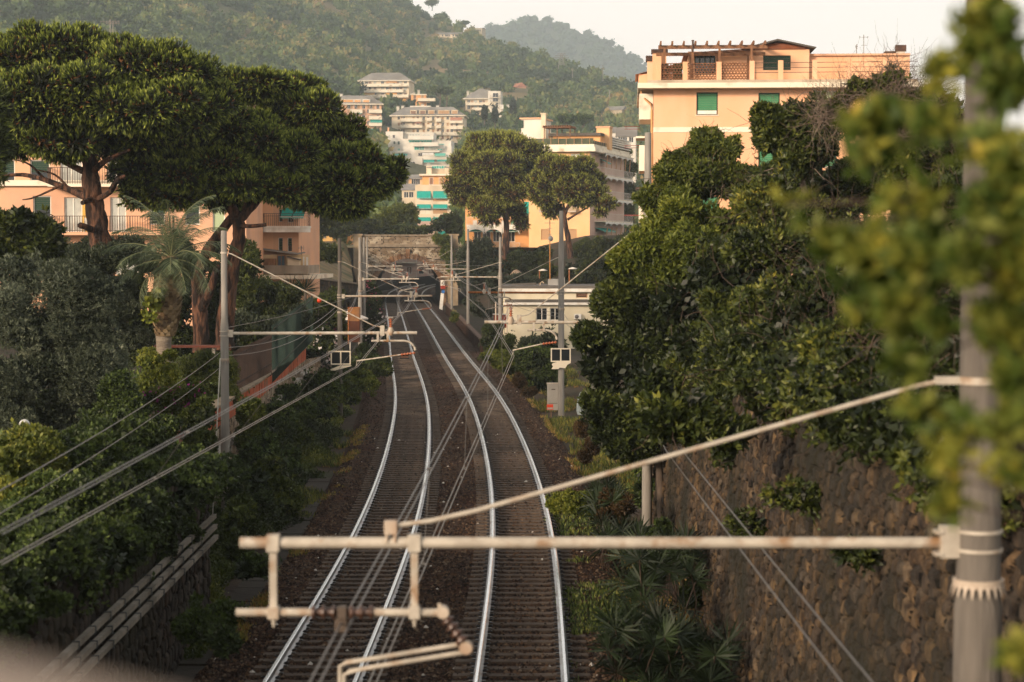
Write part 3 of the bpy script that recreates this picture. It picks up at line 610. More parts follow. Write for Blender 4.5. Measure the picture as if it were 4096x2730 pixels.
# ================================================================ WIRES
def sag_line(a, b, sag, n=14): return [Vector(a).lerp(Vector(b), i/n) + Vector((0, 0, -sag*4*(i/n)*(1-i/n))) for i in range(n+1)]
def wire(label, segs, r=.011, mat=wire_mat, twin=0., group='overhead wires', name='overhead_wire'):
    q = MB()
    for a, b, s in segs:
        for o in ((0,) if not twin else (-twin, twin)):
            q.tube([p+Vector((o, 0, 0)) for p in sag_line(a, b, s)], r, 5, caps=False)
    o = q.build(name, mat); return tag(o, label, 'wire', group)
def cat(label_m, label_c, ms, cs, sag, drop=5, r=.0075):
    """messenger pair, contact pair with droppers as parts"""
    t = thing('overhead_wire', label_m, 'wire', ms[0], group='catenary wires')
    q = MB(); q2 = MB(); dr = MB()
    for i in range(len(ms)-1):
        for o in (-.03, .03):
            q.tube([p+Vector((o, 0, 0)) for p in sag_line(ms[i], ms[i+1], sag[i])], r, 5, caps=False)
            q2.tube([Vector(cs[i])+Vector((o, 0, 0)), Vector(cs[i+1])+Vector((o, 0, 0))], r, 5, caps=False)
        for k in range(1, drop):
            f = k/drop; a = sag_line(ms[i], ms[i+1], sag[i], drop)[k]; c = Vector(cs[i]).lerp(Vector(cs[i+1]), f); dr = MB(); dr.tube([a, c], .005, 4, caps=False); dr.box((c.x-.035, c.y-.01, c.z-.01), (c.x+.035, c.y+.01, c.z+.012)); dr.box((a.x-.035, a.y-.01, a.z-.012), (a.x+.035, a.y+.01, a.z+.012)); dr.build('dropper', wire_mat, t, world=True)
    q.build('messenger_wire', wire_mat, t, world=True); q2.build('contact_wire', wire_copper, t, world=True)
fgm = pf(1385, 2490); fgc = Vector((-1.2, Y0, 3.75))
end = Vector((-13.4, PY-1, 5.2))
cat('catenary of the right track, running from the foreground insulator up to the right hand masts', '', [fgm+(fgm-mR2[1])*.5, fgm, mR2[1], mR1[1], mR3[1], mR4[1], mR5[1], Vector((CX(262)+1.6, 262, 5.0))],
    [fgc+(fgc-mR2[2])*.5, fgc, mR2[2], mR1[2], mR3[2], mR4[2], mR5[2], Vector((CX(262)+1.6, 262, 4.6))], [0, .12, .35, .45, .45, .3, .2])
a = P(-10, 2140, 14.9); c = P(-10, 2262, 17.9)
cat('catenary of the left track, entering at the left edge and passing the left hand masts', '', [a, mL1[1], mL2[1], mL3[1], mL4[1], mL5[1], Vector((CX(262)-1.7, 262, 5.0))],
    [c, mL1[2], mL2[2], mL3[2], mL4[2], mL5[2], Vector((CX(262)-1.7, 262, 4.6))], [.05, .4, .5, .5, .3, .2])
def pole_pt(m, dz, dx): 
    o = m[0]; return Vector((o.location.x+dx, o.location.y, dz))
L1x, L2x, L3x = (mL1[0].location, mL2[0].location, mL3[0].location)
wire('upper of two feeder wires dropping from the near left mast to the left edge', [(Vector((L1x.x-.12, 56, P(898, 1410, 56).z)), P(-20, 1975, 20), .1)], .008)
wire('lower, half hidden feeder wire dropping from the near left mast to the left edge', [(Vector((L1x.x-.12, 56, P(898, 1470, 56).z)), P(-40, 2080, 20), .1)], .007)
wire('upper sagging feeder wire between the first two left masts', [(Vector((L1x.x+.12, 56, P(898, 1391, 56).z)), Vector((L2x.x-.1, 92, P(1359, 1222, 92).z)), .42), (Vector((L2x.x+.1, 92, P(1359, 1230, 92).z)), Vector((L3x.x-.1, 128, P(1440, 1145, 128).z)), .6)], .011)
wire('lower sagging feeder wire between the first two left masts', [(Vector((L1x.x+.12, 56, P(898, 1423, 56).z)), Vector((L2x.x-.1, 92, P(1359, 1240, 92).z)), .45), (Vector((L2x.x+.1, 92, P(1359, 1252, 92).z)), Vector((L3x.x-.1, 128, P(1440, 1155, 128).z)), .6)], .011)
wire('thin wire from the near left mast, passing above its boom towards the insulators', [(Vector((L1x.x+.12, 56, P(898, 1310, 56).z)), mL3[1], .35)], .008)
R2x, R1x, R3x = mR2[0].location, mR1[0].location, mR3[0].location
wire('upper of two feeder wires crossing in front of the right stone wall', [(Vector((R2x.x-.1, 56, 4.35)), Vector((2.8, 44, 4.35)), .05), (Vector((2.8, 44, 4.35)), Vector((2.44, 31, 4.35)), .02), (Vector((2.44, 31, 4.35)), Vector((2.36, 8, 4.45)), .02)], .008)
wire('lower of two feeder wires crossing in front of the right stone wall', [(Vector((R2x.x-.1, 56, 4.15)), Vector((2.7, 44, 4.15)), .05), (Vector((2.7, 44, 4.15)), Vector((2.34, 31, 4.17)), .02), (Vector((2.34, 31, 4.17)), Vector((2.26, 8, 4.33)), .02)], .008)
wire('sagging wire pair between the board mast on the right and the cream building', [(mR3[1], Vector((R1x.x-.1, 92, P(2245, 1268, 92).z)), .5), (mR3[1]+Vector((0, 0, -.2)), Vector((R1x.x-.1, 92, P(2245, 1255, 92).z)), .35)], .009)
wire('feeder wire from the board mast on the right into the big dark tree', [(Vector((R1x.x+.1, 92, P(2245, 1255, 92).z)), P(2345, 1360, 80), .05), (Vector((R1x.x, 92, P(2245, 1275, 92).z)), Vector((R2x.x, 56, 4.6)), .5)], .009)
wire('down wire hanging beside the near left mast to the ground', [(Vector((L1x.x-.10, 55.85, 4.2)), Vector((L1x.x-.30, 55.5, -.3)), 0)], .018, M('white_conduit', '#b9b5aa', rough=.6))
wire('thin bracing wires between the masts near the tunnel', [(Vector((mR4[0].location.x, 172, 6.0)), mR5[1], .1), (Vector((mR3[0].location.x, 128, 6.0)), mR4[1], .1), (mL3[1], mL4[1], .3), (mR4[1], Vector((-14.5, 262, 5.4)), .3)], .012)
# boards on two masts
def board(loc, label, wing):
    x, y, z = loc; t = thing('railway_board', label, 'sign', (x, y, z), group='black and white boards on the masts')
    w, h = .45, .31; q = MB(); fr = .055
    for a, c in (((-w, -h), (w, -h+fr)), ((-w, h-fr), (w, h)), ((-w, -h+fr), (-w+fr, h-fr)), ((w-fr, -h+fr), (w, h-fr)), ((-.03, -h+fr), (.03, h-fr))): q.box((x+a[0], y-.03, z+a[1]), (x+c[0], y+.0, z+c[1]))
    q.build('frame', M('board_cream', '#e4d6bc', rough=.7), t, world=True)
    q = MB(); q.box((x-w+.02, y-.012, z-h+.02), (x+w-.02, y+.03, z+h-.02)); q.build('black_panel', black_m, t, world=True)
    q = MB()
    if wing == 0: q.prism([(x-w, z-h-.26), (x-w, z-h-.20), (x-.02, z-h-.03), (x+.48, z-h-.03), (x+.48, z-h-.06), (x-.25, z-h-.26)], y-.06, y-.035)
    else:
        q.prism([(x-.42, z-h-.32), (x-.34, z-h-.2), (x-.41, z-h-.12), (x-.36, z-h-.05), (x-.02, z-h+.03), (x+.45, z-h-.01), (x+.45, z-h-.04), (x+.3, z-h-.12), (x+.2, z-h-.28), (x-.05, z-h-.25), (x-.1, z-h-.32)], y-.06, y-.035)
    q.build('wing_plate', M('board_cream', '#d9c7a8'), t, world=True)
    q = MB(); q.box((x-.05, y+.03, z-h-.1), (x+.05, y+.1, z+h)); q.build('bracket', steel_dark, t, world=True)
board(P(1363, 1432, 91.8), 'black and white board with a slanted cream plate, on the left mast', 0)
board(P(2243, 1421, 91.8), 'black and white board with a peeling plate below, on the right mast', 1)
# ================================================================ HILLS
def vr(u): return np.interp(u, [-3000, 0, 900, 1400, 1700, 1800, 1880, 1940, 2000, 2130, 2200, 2300, 2400, 2530, 2700, 3000, 4096, 7000],
                            [-1500, -900, -420, -150, 40, 75, 112, 150, 172, 215, 243, 278, 306, 350, 400, 470, 640, 800])
def Yr(u): return np.interp(u, [-3000, 1700, 2000, 2500, 7000], [1500, 1500, 1320, 1120, 1000])
def hz(u, Y):
    yr = Yr(u); zr = H + (978-vr(u)-14)/F*yr; t = (Y-264)/(yr-264); dip = 5.5*np.exp(-((Y-450)/110.)**2); tt = np.clip(t, 0, 1)
    z = 7.2 + (zr-7.2)*tt**1.6 - dip
    z = z + np.where(t > 1, -.35*(Y-yr), 0)
    X = (u-2048)/F*Y; a = np.clip(tt*3, 0, 1)*(1-np.clip((tt-.8)*5, 0, 1)*.85)
    return z + a*(16*(fbm(X/120., Y/200., 4, 5)-.5) + 5*(fbm(X/30., Y/30., 3, 8)-.5))
def hill_at(X, Y): return hz(2048+F*np.asarray(X)/Y, np.asarray(Y, float))
us = np.arange(-3000, 7001, 40.); hy = 263.5*np.exp(np.linspace(0, math.log(2300/263.5), 150)); UU, YY = np.meshgrid(us, hy, indexing='ij')
XX = (UU-2048)/F*YY; ZZ = hz(UU, YY); Vh = np.stack([XX, YY, ZZ], -1).reshape(-1, 3); Fh = grid_faces(len(us), len(hy))
cc = Vh[Fh].mean(1); keep = ~((cc[:, 1] > 314) & (cc[:, 1] < 470) & (cc[:, 0]-CX(cc[:, 1]) < 11) & (cc[:, 0]-CX(cc[:, 1]) > -22)); 
hill_m = M('hillside_scrub', '#6b6544', '#8c7552', scale=.02, rough=1, c3='#4a5334', s3=.008)
tag(np_mesh('hill', Vh, Fh[keep], hill_m, smooth=True), kind='structure')
# cut beyond the tunnel
t = thing('cutting_wall', 'dark retaining wall of the cutting seen through the tunnel', 'wall', (-22, 300, 0))
q = MB(); Ys = np.arange(314, 470, 6.)
for sd_ in (-1, 1):
    for a, c in zip(Ys[:-1], Ys[1:]):
        w_ = 11.5 if sd_ > 0 else -22.5; q.add([(CX(a)+w_, a, -.7), (CX(c)+w_, c, -.7), (CX(c)+w_, c, 7.5), (CX(a)+w_, a, 7.5)], [(0, 1, 2, 3)])
q.build('stone_face', stone_grey, t, world=True)
t = thing('low_wall', 'dark parapet along the curve seen through the tunnel', 'wall', (-20, 350, 0)); q = MB()
q.beam(P(1480, 1142, 340), P(1790, 1105, 400), .4, .9); q.beam(P(1480, 1160, 340)+Vector((0,0,-.6)), P(1790, 1125, 400)+Vector((0,0,-.6)), .3, 2.4); q.build('panels', M('dark_wall', '#23201d', rough=.9), t, world=True)
# far mountain
def mz(u): return np.interp(u, [500, 1500, 1700, 1940, 2000, 2090, 2130, 2180, 2240, 2300, 2370, 2440, 2500, 2590, 2700, 3000, 3400], [900, 430, 260, 130, 108, 90, 82, 86, 110, 140, 152, 190, 225, 275, 330, 500, 700])
um = np.arange(400, 3500, 5.); tm_ = np.linspace(0, 1, 60); UU, TT = np.meshgrid(um, tm_, indexing='ij')
YM = 2750 + 500*TT; XM = (UU-2048)/F*YM; base = H+(978-mz(UU))/F*3250
ZM = -20+(base+20)*TT**1.2; ZM = ZM + 36*(fbm(XM/160, YM/160, 4, 2)-.5)*np.clip(TT*2, 0, 1)*np.clip((1-TT)*4, .1, 1) + 13*(fbm(XM/16., YM/25., 3, 4)-.4)
V = np.stack([XM, YM, ZM], -1)
tag(np_mesh('far_mountain', V.reshape(-1, 3), grid_faces(len(um), 60), M('far_forest', '#3c4a34', '#565c40', scale=.02, rough=1), smooth=True), kind='structure')
# haze
q = MB(); q.box((-3600, -120, -7.5), (3600, 3350, 480)); hb = q.build('haze', []); hb['kind'] = 'stuff'
hm = bpy.data.materials.new('haze_air'); hm.use_nodes = True; nn = hm.node_tree.nodes; nn.clear(); ou = nn.new('ShaderNodeOutputMaterial'); pv = nn.new('ShaderNodeVolumePrincipled')
pv.inputs['Color'].default_value = (.85, .95, 1, 1); pv.inputs['Density'].default_value = .00028; pv.inputs['Anisotropy'].default_value = .55
hm.node_tree.links.new(pv.outputs[0], ou.inputs['Volume']); hb.data.materials.append(hm); hm.cycles.homogeneous_volume = True
# ================================================================ FOLIAGE TOOLS
def leafmat(name, cols, trans=.22, rough=.55, spec=.25): return M(name, None, tint=cols, rough=rough, trans=trans, spec=spec)
evergreen = leafmat('leaf_evergreen', ['#161d0d', '#212a12', '#2f3918', '#424b1f', '#5c6229', '#848237', '#b09a3c'], rough=.45)
broad = leafmat('leaf_broad', ['#222a12', '#303a18', '#424d1e', '#575f26', '#70742e', '#8e883a'])
olive = leafmat('leaf_olive', ['#2c3324', '#3c4434', '#4e5644', '#636b57', '#7a8069', '#8f927c'], rough=.6)
lime = leafmat('leaf_lime', ['#333c16', '#4b561e', '#666e28', '#828432', '#a0983c'])
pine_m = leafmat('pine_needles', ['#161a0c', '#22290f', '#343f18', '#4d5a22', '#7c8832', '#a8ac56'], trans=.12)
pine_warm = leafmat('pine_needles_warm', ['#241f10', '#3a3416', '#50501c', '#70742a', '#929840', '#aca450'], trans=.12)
dead_m = M('dead_needles', None, tint=['#3a2814', '#5c3c1e', '#6f4a26'], rough=.9)
ivy_m = leafmat('leaf_ivy', ['#1c2512', '#2a3519', '#3b4922', '#50602c', '#6a7638', '#888844'])
grey_green = leafmat('leaf_grey_green', ['#232a1c', '#303828', '#404834', '#525a42', '#666c50'])
red_leaf = leafmat('leaf_reddish', ['#2c2414', '#443420', '#5a482c', '#76683a'])
blur_leaf = leafmat('leaf_foreground', ['#202c12', '#32421a', '#485c22', '#626c2c', '#7e8034', '#a09838', '#c8a234'], trans=.4)
bark_pine = M('pine_bark', '#33241c', '#6a4a38', scale=9, rough=.95, bump=1, bscale=14, stretch=(1, 1, .25), c3='#241a15', s3=3.5, lo3=.48, hi3=.56, bdist=.12)
bark_grey = M('grey_bark', '#4a4038', '#6e6256', scale=5, rough=.95, bump=.5, bscale=9, stretch=(1, 1, .4))
twig_m = M('bare_twig', '#54483e', '#6e6054', scale=3, rough=.9)
twig_dark = M('dark_twig', '#3a2f28', '#54463c', scale=3, rough=.9)
flower_pink = M('pink_petals', None, tint=['#b04a66', '#c86a80', '#a03a70'], rough=.6)
flower_white = M('white_petals', None, tint=['#d8cfc6', '#e6ded6', '#d8b0b0'], rough=.6)
flower_mag = M('magenta_petals', None, tint=['#8a2a70', '#a03a84', '#6e2460'], rough=.6)
def rand_dir(n): return unit(NR.normal(size=(n, 3)))
def leaves(C, D, L, W, fold=.0):
    """rhombic leaves: base C, direction D, length L, width W -> V, F"""
    n = len(C); s = unit(np.cross(D, rand_dir(n))); L = np.broadcast_to(L, n)[:, None]; W = np.broadcast_to(W, n)[:, None]
    V = np.empty((n, 4, 3)); V[:, 0] = C; V[:, 1] = C+D*L*.45+s*W*.5; V[:, 2] = C+D*L; V[:, 3] = C+D*L*.45-s*W*.5
    return V.reshape(-1, 3), np.arange(4*n).reshape(n, 4)
def sample_lobes(lobes, n, shell=(.72, 1.03), keep=.80, up=-2.):
    """lobes: (cx,cy,cz,rx,ry,rz); returns points, outward normals, on the outside of the union"""
    L = np.array(lobes, float); A = (L[:, 3]*L[:, 4]+L[:, 3]*L[:, 5]+L[:, 4]*L[:, 5]); pr = A/A.sum(); out = []; nor = []; got = 0
    while got < n:
        m = int((n-got)*1.7)+50; i = NR.choice(len(L), m, p=pr); d = rand_dir(m); rr = shell[0]+(shell[1]-shell[0])*NR.random(m)**.6
        b = 1+.22*(fbm(d[:, 0]*2.3+i*3.1, d[:, 1]*2.3+d[:, 2]*2.9+i, 3, 3)-.45)*2
        p = L[i, :3] + d*L[i, 3:]*(rr*b)[:, None]; ok = np.ones(m, bool)
        for k in range(len(L)):
            q = (((p-L[k, :3])/L[k, 3:])**2).sum(1) < keep**2; ok &= ~(q & (i != k))
        ok &= d[:, 2] > up
        out.append(p[ok]); nor.append(unit(d[ok]/L[i][ok][:, 3:])); got += ok.sum()
    return np.concatenate(out)[:n], np.concatenate(nor)[:n]
def inner(lobes, n):
    L = np.array(lobes, float); v = L[:, 3]*L[:, 4]*L[:, 5]; i = NR.choice(len(L), n, p=v/v.sum()); d = rand_dir(n); return L[i, :3]+d*L[i, 3:]*(.78*NR.random(n)**.45)[:, None]
def crown(parent, lobes, n, leaf, wid, mat, k=6, spread=.75, upb=.35, tint=(.1, .9), name='crown', inn=.25, shell=(.62, 1.12), keep=.74, clump=.9, up=-2., spray=16.):
    P_, N_ = sample_lobes(lobes, int(n*1.6), shell, keep, up); sz = leaf*9; g = fbm(P_[:, 0]/sz+P_[:, 1]/sz*.6, P_[:, 2]/sz+P_[:, 1]/sz*.4, 3, 17)+NR.random(len(P_))*.16
    i_ = np.argsort(-g)[:n]; P_, N_ = P_[i_], N_[i_]; sp_ = fbm(P_[:, 0]/leaf*.45+7, P_[:, 2]/leaf*.45+P_[:, 1]/leaf*.3, 2, 23); P_ = P_+N_*(np.clip(sp_-.52, 0, 1)*leaf*spray)[:, None]*np.array([1, 1, 1.2])
    tc = np.clip(tint[0]+(tint[1]-tint[0])*(.55*NR.random(n)+.45*np.clip(fbm(P_[:, 0]*clump, P_[:, 2]*clump+P_[:, 1]*clump*.7, 3, 6)*2-.5, 0, 1)), 0, 1)
    C = np.repeat(P_, k, 0); D = unit(np.repeat(N_, k, 0)*(1-spread)+rand_dir(n*k)*spread+np.array([0, 0, upb])); T = np.repeat(tc, k)*(.85+.3*NR.random(n*k))
    l = leaf*(.7+.6*NR.random(n*k)); V, Fq = leaves(C+rand_dir(n*k)*leaf*.25, D, l, l*wid/leaf)
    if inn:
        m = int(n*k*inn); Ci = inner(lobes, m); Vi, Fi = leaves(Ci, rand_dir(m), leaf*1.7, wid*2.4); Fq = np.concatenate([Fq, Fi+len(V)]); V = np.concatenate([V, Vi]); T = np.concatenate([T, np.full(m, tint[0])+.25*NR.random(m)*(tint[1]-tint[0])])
    return np_mesh(name, V, Fq, mat, parent, tint=np.clip(T, 0, 1))
def px_lobes(lst, Y, dep=1., jy=0.):
    """(u,v,ru,rv[,dY]) in photo pixels at distance Y -> world ellipsoids"""
    out = []
    for l in lst:
        y = Y+(l[4] if len(l) > 4 else (rnd.uniform(-jy, jy) if jy else 0)); p = P(l[0], l[1], y); s = y/F; rx = l[2]*s; rz = l[3]*s
        out.append((p.x, y, p.z, rx, max(rx, rz)*dep, rz))
    return out
def knobs(lobes, n, f=.42, fz=None):
    """break every ellipsoid into smaller lumps sitting on its surface"""
    out = []
    for (x, y, z, a, b, c) in lobes:
        out.append((x, y, z, a*.74, b*.74, c*.74))
        for i in range(n):
            d = rand_dir(1)[0]
            if d[2] < -.45: d[2] *= -.5
            d = d/np.linalg.norm(d); g = f*rnd.uniform(.55, 1.35); out.append((x+d[0]*a*.72, y+d[1]*b*.72, z+d[2]*c*.72, a*g, b*g, c*(fz or g)))
    return out
def limbs(parent, segs, mat, name='trunk', n=9, jit=.06):
    q = MB()
    for pts, r0, r1 in segs:
        k = len(pts); pp = [Vector(p) for p in pts]; sm = []
        for i in range(k-1):
            for f in (0, .25, .5, .75):
                a = pp[max(i-1, 0)]; b = pp[i]; c = pp[i+1]; d = pp[min(i+2, k-1)]
                sm.append(.5*((2*b)+(c-a)*f+(2*a-5*b+4*c-d)*f*f+(3*b-3*c+d-a)*f**3))
        sm.append(pp[-1]); m = len(sm); q.tube(sm, [r0+(r1-r0)*(i/(m-1))**.8 for i in range(m)], n, jit=jit)
    return q.build(name, mat, parent, world=True)
def twigs(parent, lobes, n, mat, length=1., r=.010, name='bare_twigs', up=.2, segs=5):
    """thin crooked bare branches, 3-sided"""
    C = inner(lobes, n); D = unit(rand_dir(n)+np.array([0, 0, up])); pts = [C]; d = D
    for i in range(segs): d = unit(d+rand_dir(n)*.55); pts.append(pts[-1]+d*(length/segs)*(.6+.8*NR.random((n, 1))))
    PT = np.stack(pts, 1); k = segs+1; a = unit(np.cross(D, rand_dir(n))); b = np.cross(D, a); V = np.empty((n, k, 3, 3))
    for j in range(3):
        an = 2*math.pi*j/3
        for i in range(k): V[:, i, j] = PT[:, i]+(a*math.cos(an)+b*math.sin(an))*r*(1-.75*i/segs)
    idx = (np.arange(n)[:, None, None]*k + np.arange(segs)[None, :, None])*3; j = np.arange(3)[None, None, :]; j2 = (j+1) % 3
    Fq = np.stack([idx+j, idx+j2, idx+3+j2, idx+3+j], -1).reshape(-1, 4)
    return np_mesh(name, V.reshape(-1, 3), Fq, mat, parent)
def tufts(parent, lobes, n, L, mat, name='crown', k=9, up=.75, needle=.02, tint=(.15, 1.), dead=.06, keep=.86, under=.5):
    """pine candles: dense needle brushes that stand up on top of the crown and hang ragged below"""
    P_, N_ = sample_lobes(lobes, n, (.80, 1.04), keep)
    low = N_[:, 2] < -.15; A = unit(N_*.8+np.array([0, 0, 1.])*np.where(low, .1, up)[:, None]+rand_dir(n)*.28); ll = L*(.75+.5*NR.random(n))
    tt = np.clip(tint[0]+(tint[1]-tint[0])*(.35*NR.random(n)+.65*np.clip(N_[:, 2]*.55+.45, 0, 1)), 0, 1)*1.0
    tt = np.clip(tint[0]+(tint[1]-tint[0])*(NR.random(n)*.7+.15+.3*(fbm(P_[:, 0]*1.1, P_[:, 2]*1.4, 2, 4)-.5)), 0, 1)
    C = np.repeat(P_, k, 0); Ax = np.repeat(A, k, 0); l = np.repeat(ll, k); m = n*k; f = NR.random(m)
    base = C+Ax*(l*f*.75)[:, None]; D = unit(Ax+rand_dir(m)*.42); V, Fq = leaves(base, D, l*.55, needle)
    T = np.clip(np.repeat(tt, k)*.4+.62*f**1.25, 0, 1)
    # inner needle mass, tinted dark to paint in the shade inside the crown
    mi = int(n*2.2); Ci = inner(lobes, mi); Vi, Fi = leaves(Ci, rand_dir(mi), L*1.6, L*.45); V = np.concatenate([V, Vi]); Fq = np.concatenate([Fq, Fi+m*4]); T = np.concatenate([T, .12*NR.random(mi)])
    o = np_mesh(name, V, Fq, mat, parent, tint=T)
    if dead:
        md = int(n*k*dead); i = NR.choice(n, md); Cd = P_[i]-N_[i]*L*.5+rand_dir(md)*L*.8; Vd, Fd = leaves(Cd, rand_dir(md), L*.7, needle*1.5); np_mesh('dead_needles', Vd, Fd, dead_m, parent, tint=NR.random(md))
    return o
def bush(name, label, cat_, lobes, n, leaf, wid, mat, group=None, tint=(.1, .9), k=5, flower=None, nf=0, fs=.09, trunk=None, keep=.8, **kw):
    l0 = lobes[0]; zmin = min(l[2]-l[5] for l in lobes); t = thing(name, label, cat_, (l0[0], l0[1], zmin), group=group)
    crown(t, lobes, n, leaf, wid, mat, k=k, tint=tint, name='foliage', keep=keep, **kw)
    if flower is not None:
        Pf, Nf = sample_lobes(lobes, nf, (.95, 1.08), .9); kk = 4; V, Fq = leaves(np.repeat(Pf, kk, 0), unit(np.repeat(Nf, kk, 0)+rand_dir(nf*kk)), fs, fs*.8); np_mesh('blossoms', V, Fq, flower, t, tint=np.repeat(NR.random(nf), kk))
    if trunk:
        limbs(t, trunk, bark_grey, 'stem')
    return t
def uses(pts, Y): return [P(u, v, Y) for u, v in pts]
# ================================================================ STONE PINES
def pine(name, label, Y, lob, trunk, n, L, mat, group, knob=9, jy=1.5, branches=(), dead=.06, needle=.042, k=9):
    lobes = knobs(px_lobes(lob, Y, 1.0, jy), knob, .36); base = P(*trunk[0][0][-1], Y) if False else P(trunk[0][0][0][0], trunk[0][0][0][1], Y)
    t = thing(name, label, 'tree', (base.x, base.y, base.z), group=group)
    limbs(t, [(uses(p, Y), r0, r1) for p, r0, r1 in trunk], bark_pine, 'trunk', 14, .16)
    if branches: limbs(t, [([P(u, v, Y+dy) for u, v, dy in p], r0, r1) for p, r0, r1 in branches], bark_pine, 'branches', 7)
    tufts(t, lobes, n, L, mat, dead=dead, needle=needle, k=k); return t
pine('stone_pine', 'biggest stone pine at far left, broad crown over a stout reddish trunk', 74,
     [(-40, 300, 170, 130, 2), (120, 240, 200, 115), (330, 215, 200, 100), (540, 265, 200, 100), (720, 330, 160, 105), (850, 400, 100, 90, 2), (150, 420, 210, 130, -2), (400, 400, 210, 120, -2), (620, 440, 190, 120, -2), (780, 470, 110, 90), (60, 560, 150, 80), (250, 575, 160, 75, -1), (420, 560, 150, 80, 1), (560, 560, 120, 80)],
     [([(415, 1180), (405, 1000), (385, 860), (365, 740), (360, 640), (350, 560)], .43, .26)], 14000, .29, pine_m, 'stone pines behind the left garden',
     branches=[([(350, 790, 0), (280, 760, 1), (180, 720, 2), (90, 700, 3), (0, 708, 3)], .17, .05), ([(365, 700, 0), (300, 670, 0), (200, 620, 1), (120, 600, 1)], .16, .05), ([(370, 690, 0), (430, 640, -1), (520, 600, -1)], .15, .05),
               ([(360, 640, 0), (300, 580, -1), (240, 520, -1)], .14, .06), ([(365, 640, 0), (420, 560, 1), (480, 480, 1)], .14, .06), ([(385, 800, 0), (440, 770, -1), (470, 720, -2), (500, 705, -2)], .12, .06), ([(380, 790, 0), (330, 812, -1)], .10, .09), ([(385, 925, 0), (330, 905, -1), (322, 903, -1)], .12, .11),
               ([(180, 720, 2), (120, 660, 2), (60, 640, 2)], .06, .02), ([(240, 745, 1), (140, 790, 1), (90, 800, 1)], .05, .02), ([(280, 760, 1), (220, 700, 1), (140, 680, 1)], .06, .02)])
pine('stone_pine', 'middle stone pine on the left, a low rounded crown on a dark forked trunk', 79,
     [(560, 600, 110, 85), (700, 530, 150, 90), (860, 520, 180, 90), (1010, 560, 160, 100), (1120, 640, 150, 110), (620, 690, 160, 75, -1), (800, 690, 200, 90, -1), (980, 720, 170, 80, -1), (1130, 760, 100, 60), (690, 790, 120, 45), (880, 790, 110, 50), (560, 780, 70, 60, 1)],
     [([(900, 1400), (905, 1250), (925, 1080), (955, 960), (950, 880), (900, 800), (860, 740)], .38, .16), ([(950, 885), (1000, 840), (1050, 780)], .2, .1)], 12500, .28, pine_m, 'stone pines behind the left garden',
     branches=[([(955, 905, 0), (1010, 905, -1), (1065, 900, -1)], .09, .07), ([(920, 830, 0), (840, 770, -1), (760, 740, -1)], .1, .05), ([(440, 760, -1), (480, 700, -1), (500, 690, -1)], .08, .06)])
pine('stone_pine', 'right hand stone pine crown of the left group, reaching out over the villa', 82,
     [(900, 380, 130, 65, 2), (1010, 350, 130, 62), (1150, 365, 140, 62), (1260, 445, 110, 80), (1345, 560, 105, 95), (1430, 665, 105, 90), (1520, 735, 85, 60), (1400, 740, 140, 80), (1300, 620, 150, 100, 2), (1250, 780, 150, 60), (1380, 820, 140, 50), (1580, 690, 45, 50), (1150, 480, 160, 90, 2)],
     [([(805, 1410), (800, 1250), (790, 1120), (815, 1040), (860, 960), (940, 860), (1050, 760), (1180, 680)], .34, .12)], 12500, .28, pine_m, 'stone pines behind the left garden',
     branches=[([(1050, 760, 0), (1150, 790, -1), (1270, 800, -1)], .10, .04), ([(800, 1250, 0), (845, 1150, -1), (870, 1060, -1)], .22, .12)])
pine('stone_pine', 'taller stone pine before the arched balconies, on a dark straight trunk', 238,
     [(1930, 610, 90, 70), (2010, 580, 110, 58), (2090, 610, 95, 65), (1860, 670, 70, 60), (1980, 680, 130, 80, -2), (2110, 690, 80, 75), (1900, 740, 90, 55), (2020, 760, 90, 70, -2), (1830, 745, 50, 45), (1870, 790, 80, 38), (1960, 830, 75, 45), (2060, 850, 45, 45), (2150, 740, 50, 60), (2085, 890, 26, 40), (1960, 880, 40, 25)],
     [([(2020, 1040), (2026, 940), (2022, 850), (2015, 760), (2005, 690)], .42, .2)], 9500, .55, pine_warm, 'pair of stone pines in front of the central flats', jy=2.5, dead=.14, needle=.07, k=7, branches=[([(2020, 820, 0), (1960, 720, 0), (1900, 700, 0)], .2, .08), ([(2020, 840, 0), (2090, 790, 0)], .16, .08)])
pine('stone_pine', 'shorter stone pine on the right of the pair, on a bare leaning red trunk', 232,
     [(2230, 665, 80, 45), (2300, 690, 90, 60), (2370, 740, 60, 55), (2210, 730, 80, 60), (2290, 760, 100, 55), (2180, 790, 55, 45), (2390, 785, 38, 35), (2330, 800, 70, 30), (2215, 845, 45, 28), (2425, 815, 38, 22), (2400, 850, 25, 14), (2160, 740, 50, 60)],
     [([(2283, 1035), (2270, 940), (2258, 860), (2290, 800), (2300, 740)], .36, .15)], 7000, .5, pine_warm, 'pair of stone pines in front of the central flats', jy=2.5, dead=.14, needle=.07, k=7, branches=[([(2270, 880, 0), (2310, 855, 0), (2360, 825, 0)], .16, .07), ([(2260, 870, 0), (2250, 800, 0), (2210, 760, 0)], .14, .06), ([(2300, 790, 0), (2350, 800, 0), (2400, 840, 0)], .09, .04)])
# dark pine edge, far left
t = bush('stone_pine', 'dark pine foliage poking in at the left edge', 'tree', knobs(px_lobes([(-60, 520, 110, 150), (-40, 600, 70, 80)], 66), 5), 2500, .25, .04, pine_m, k=8, spread=.5, trunk=[(uses([(-160, 1200), (-140, 700), (-80, 560)], 66), .3, .1)])
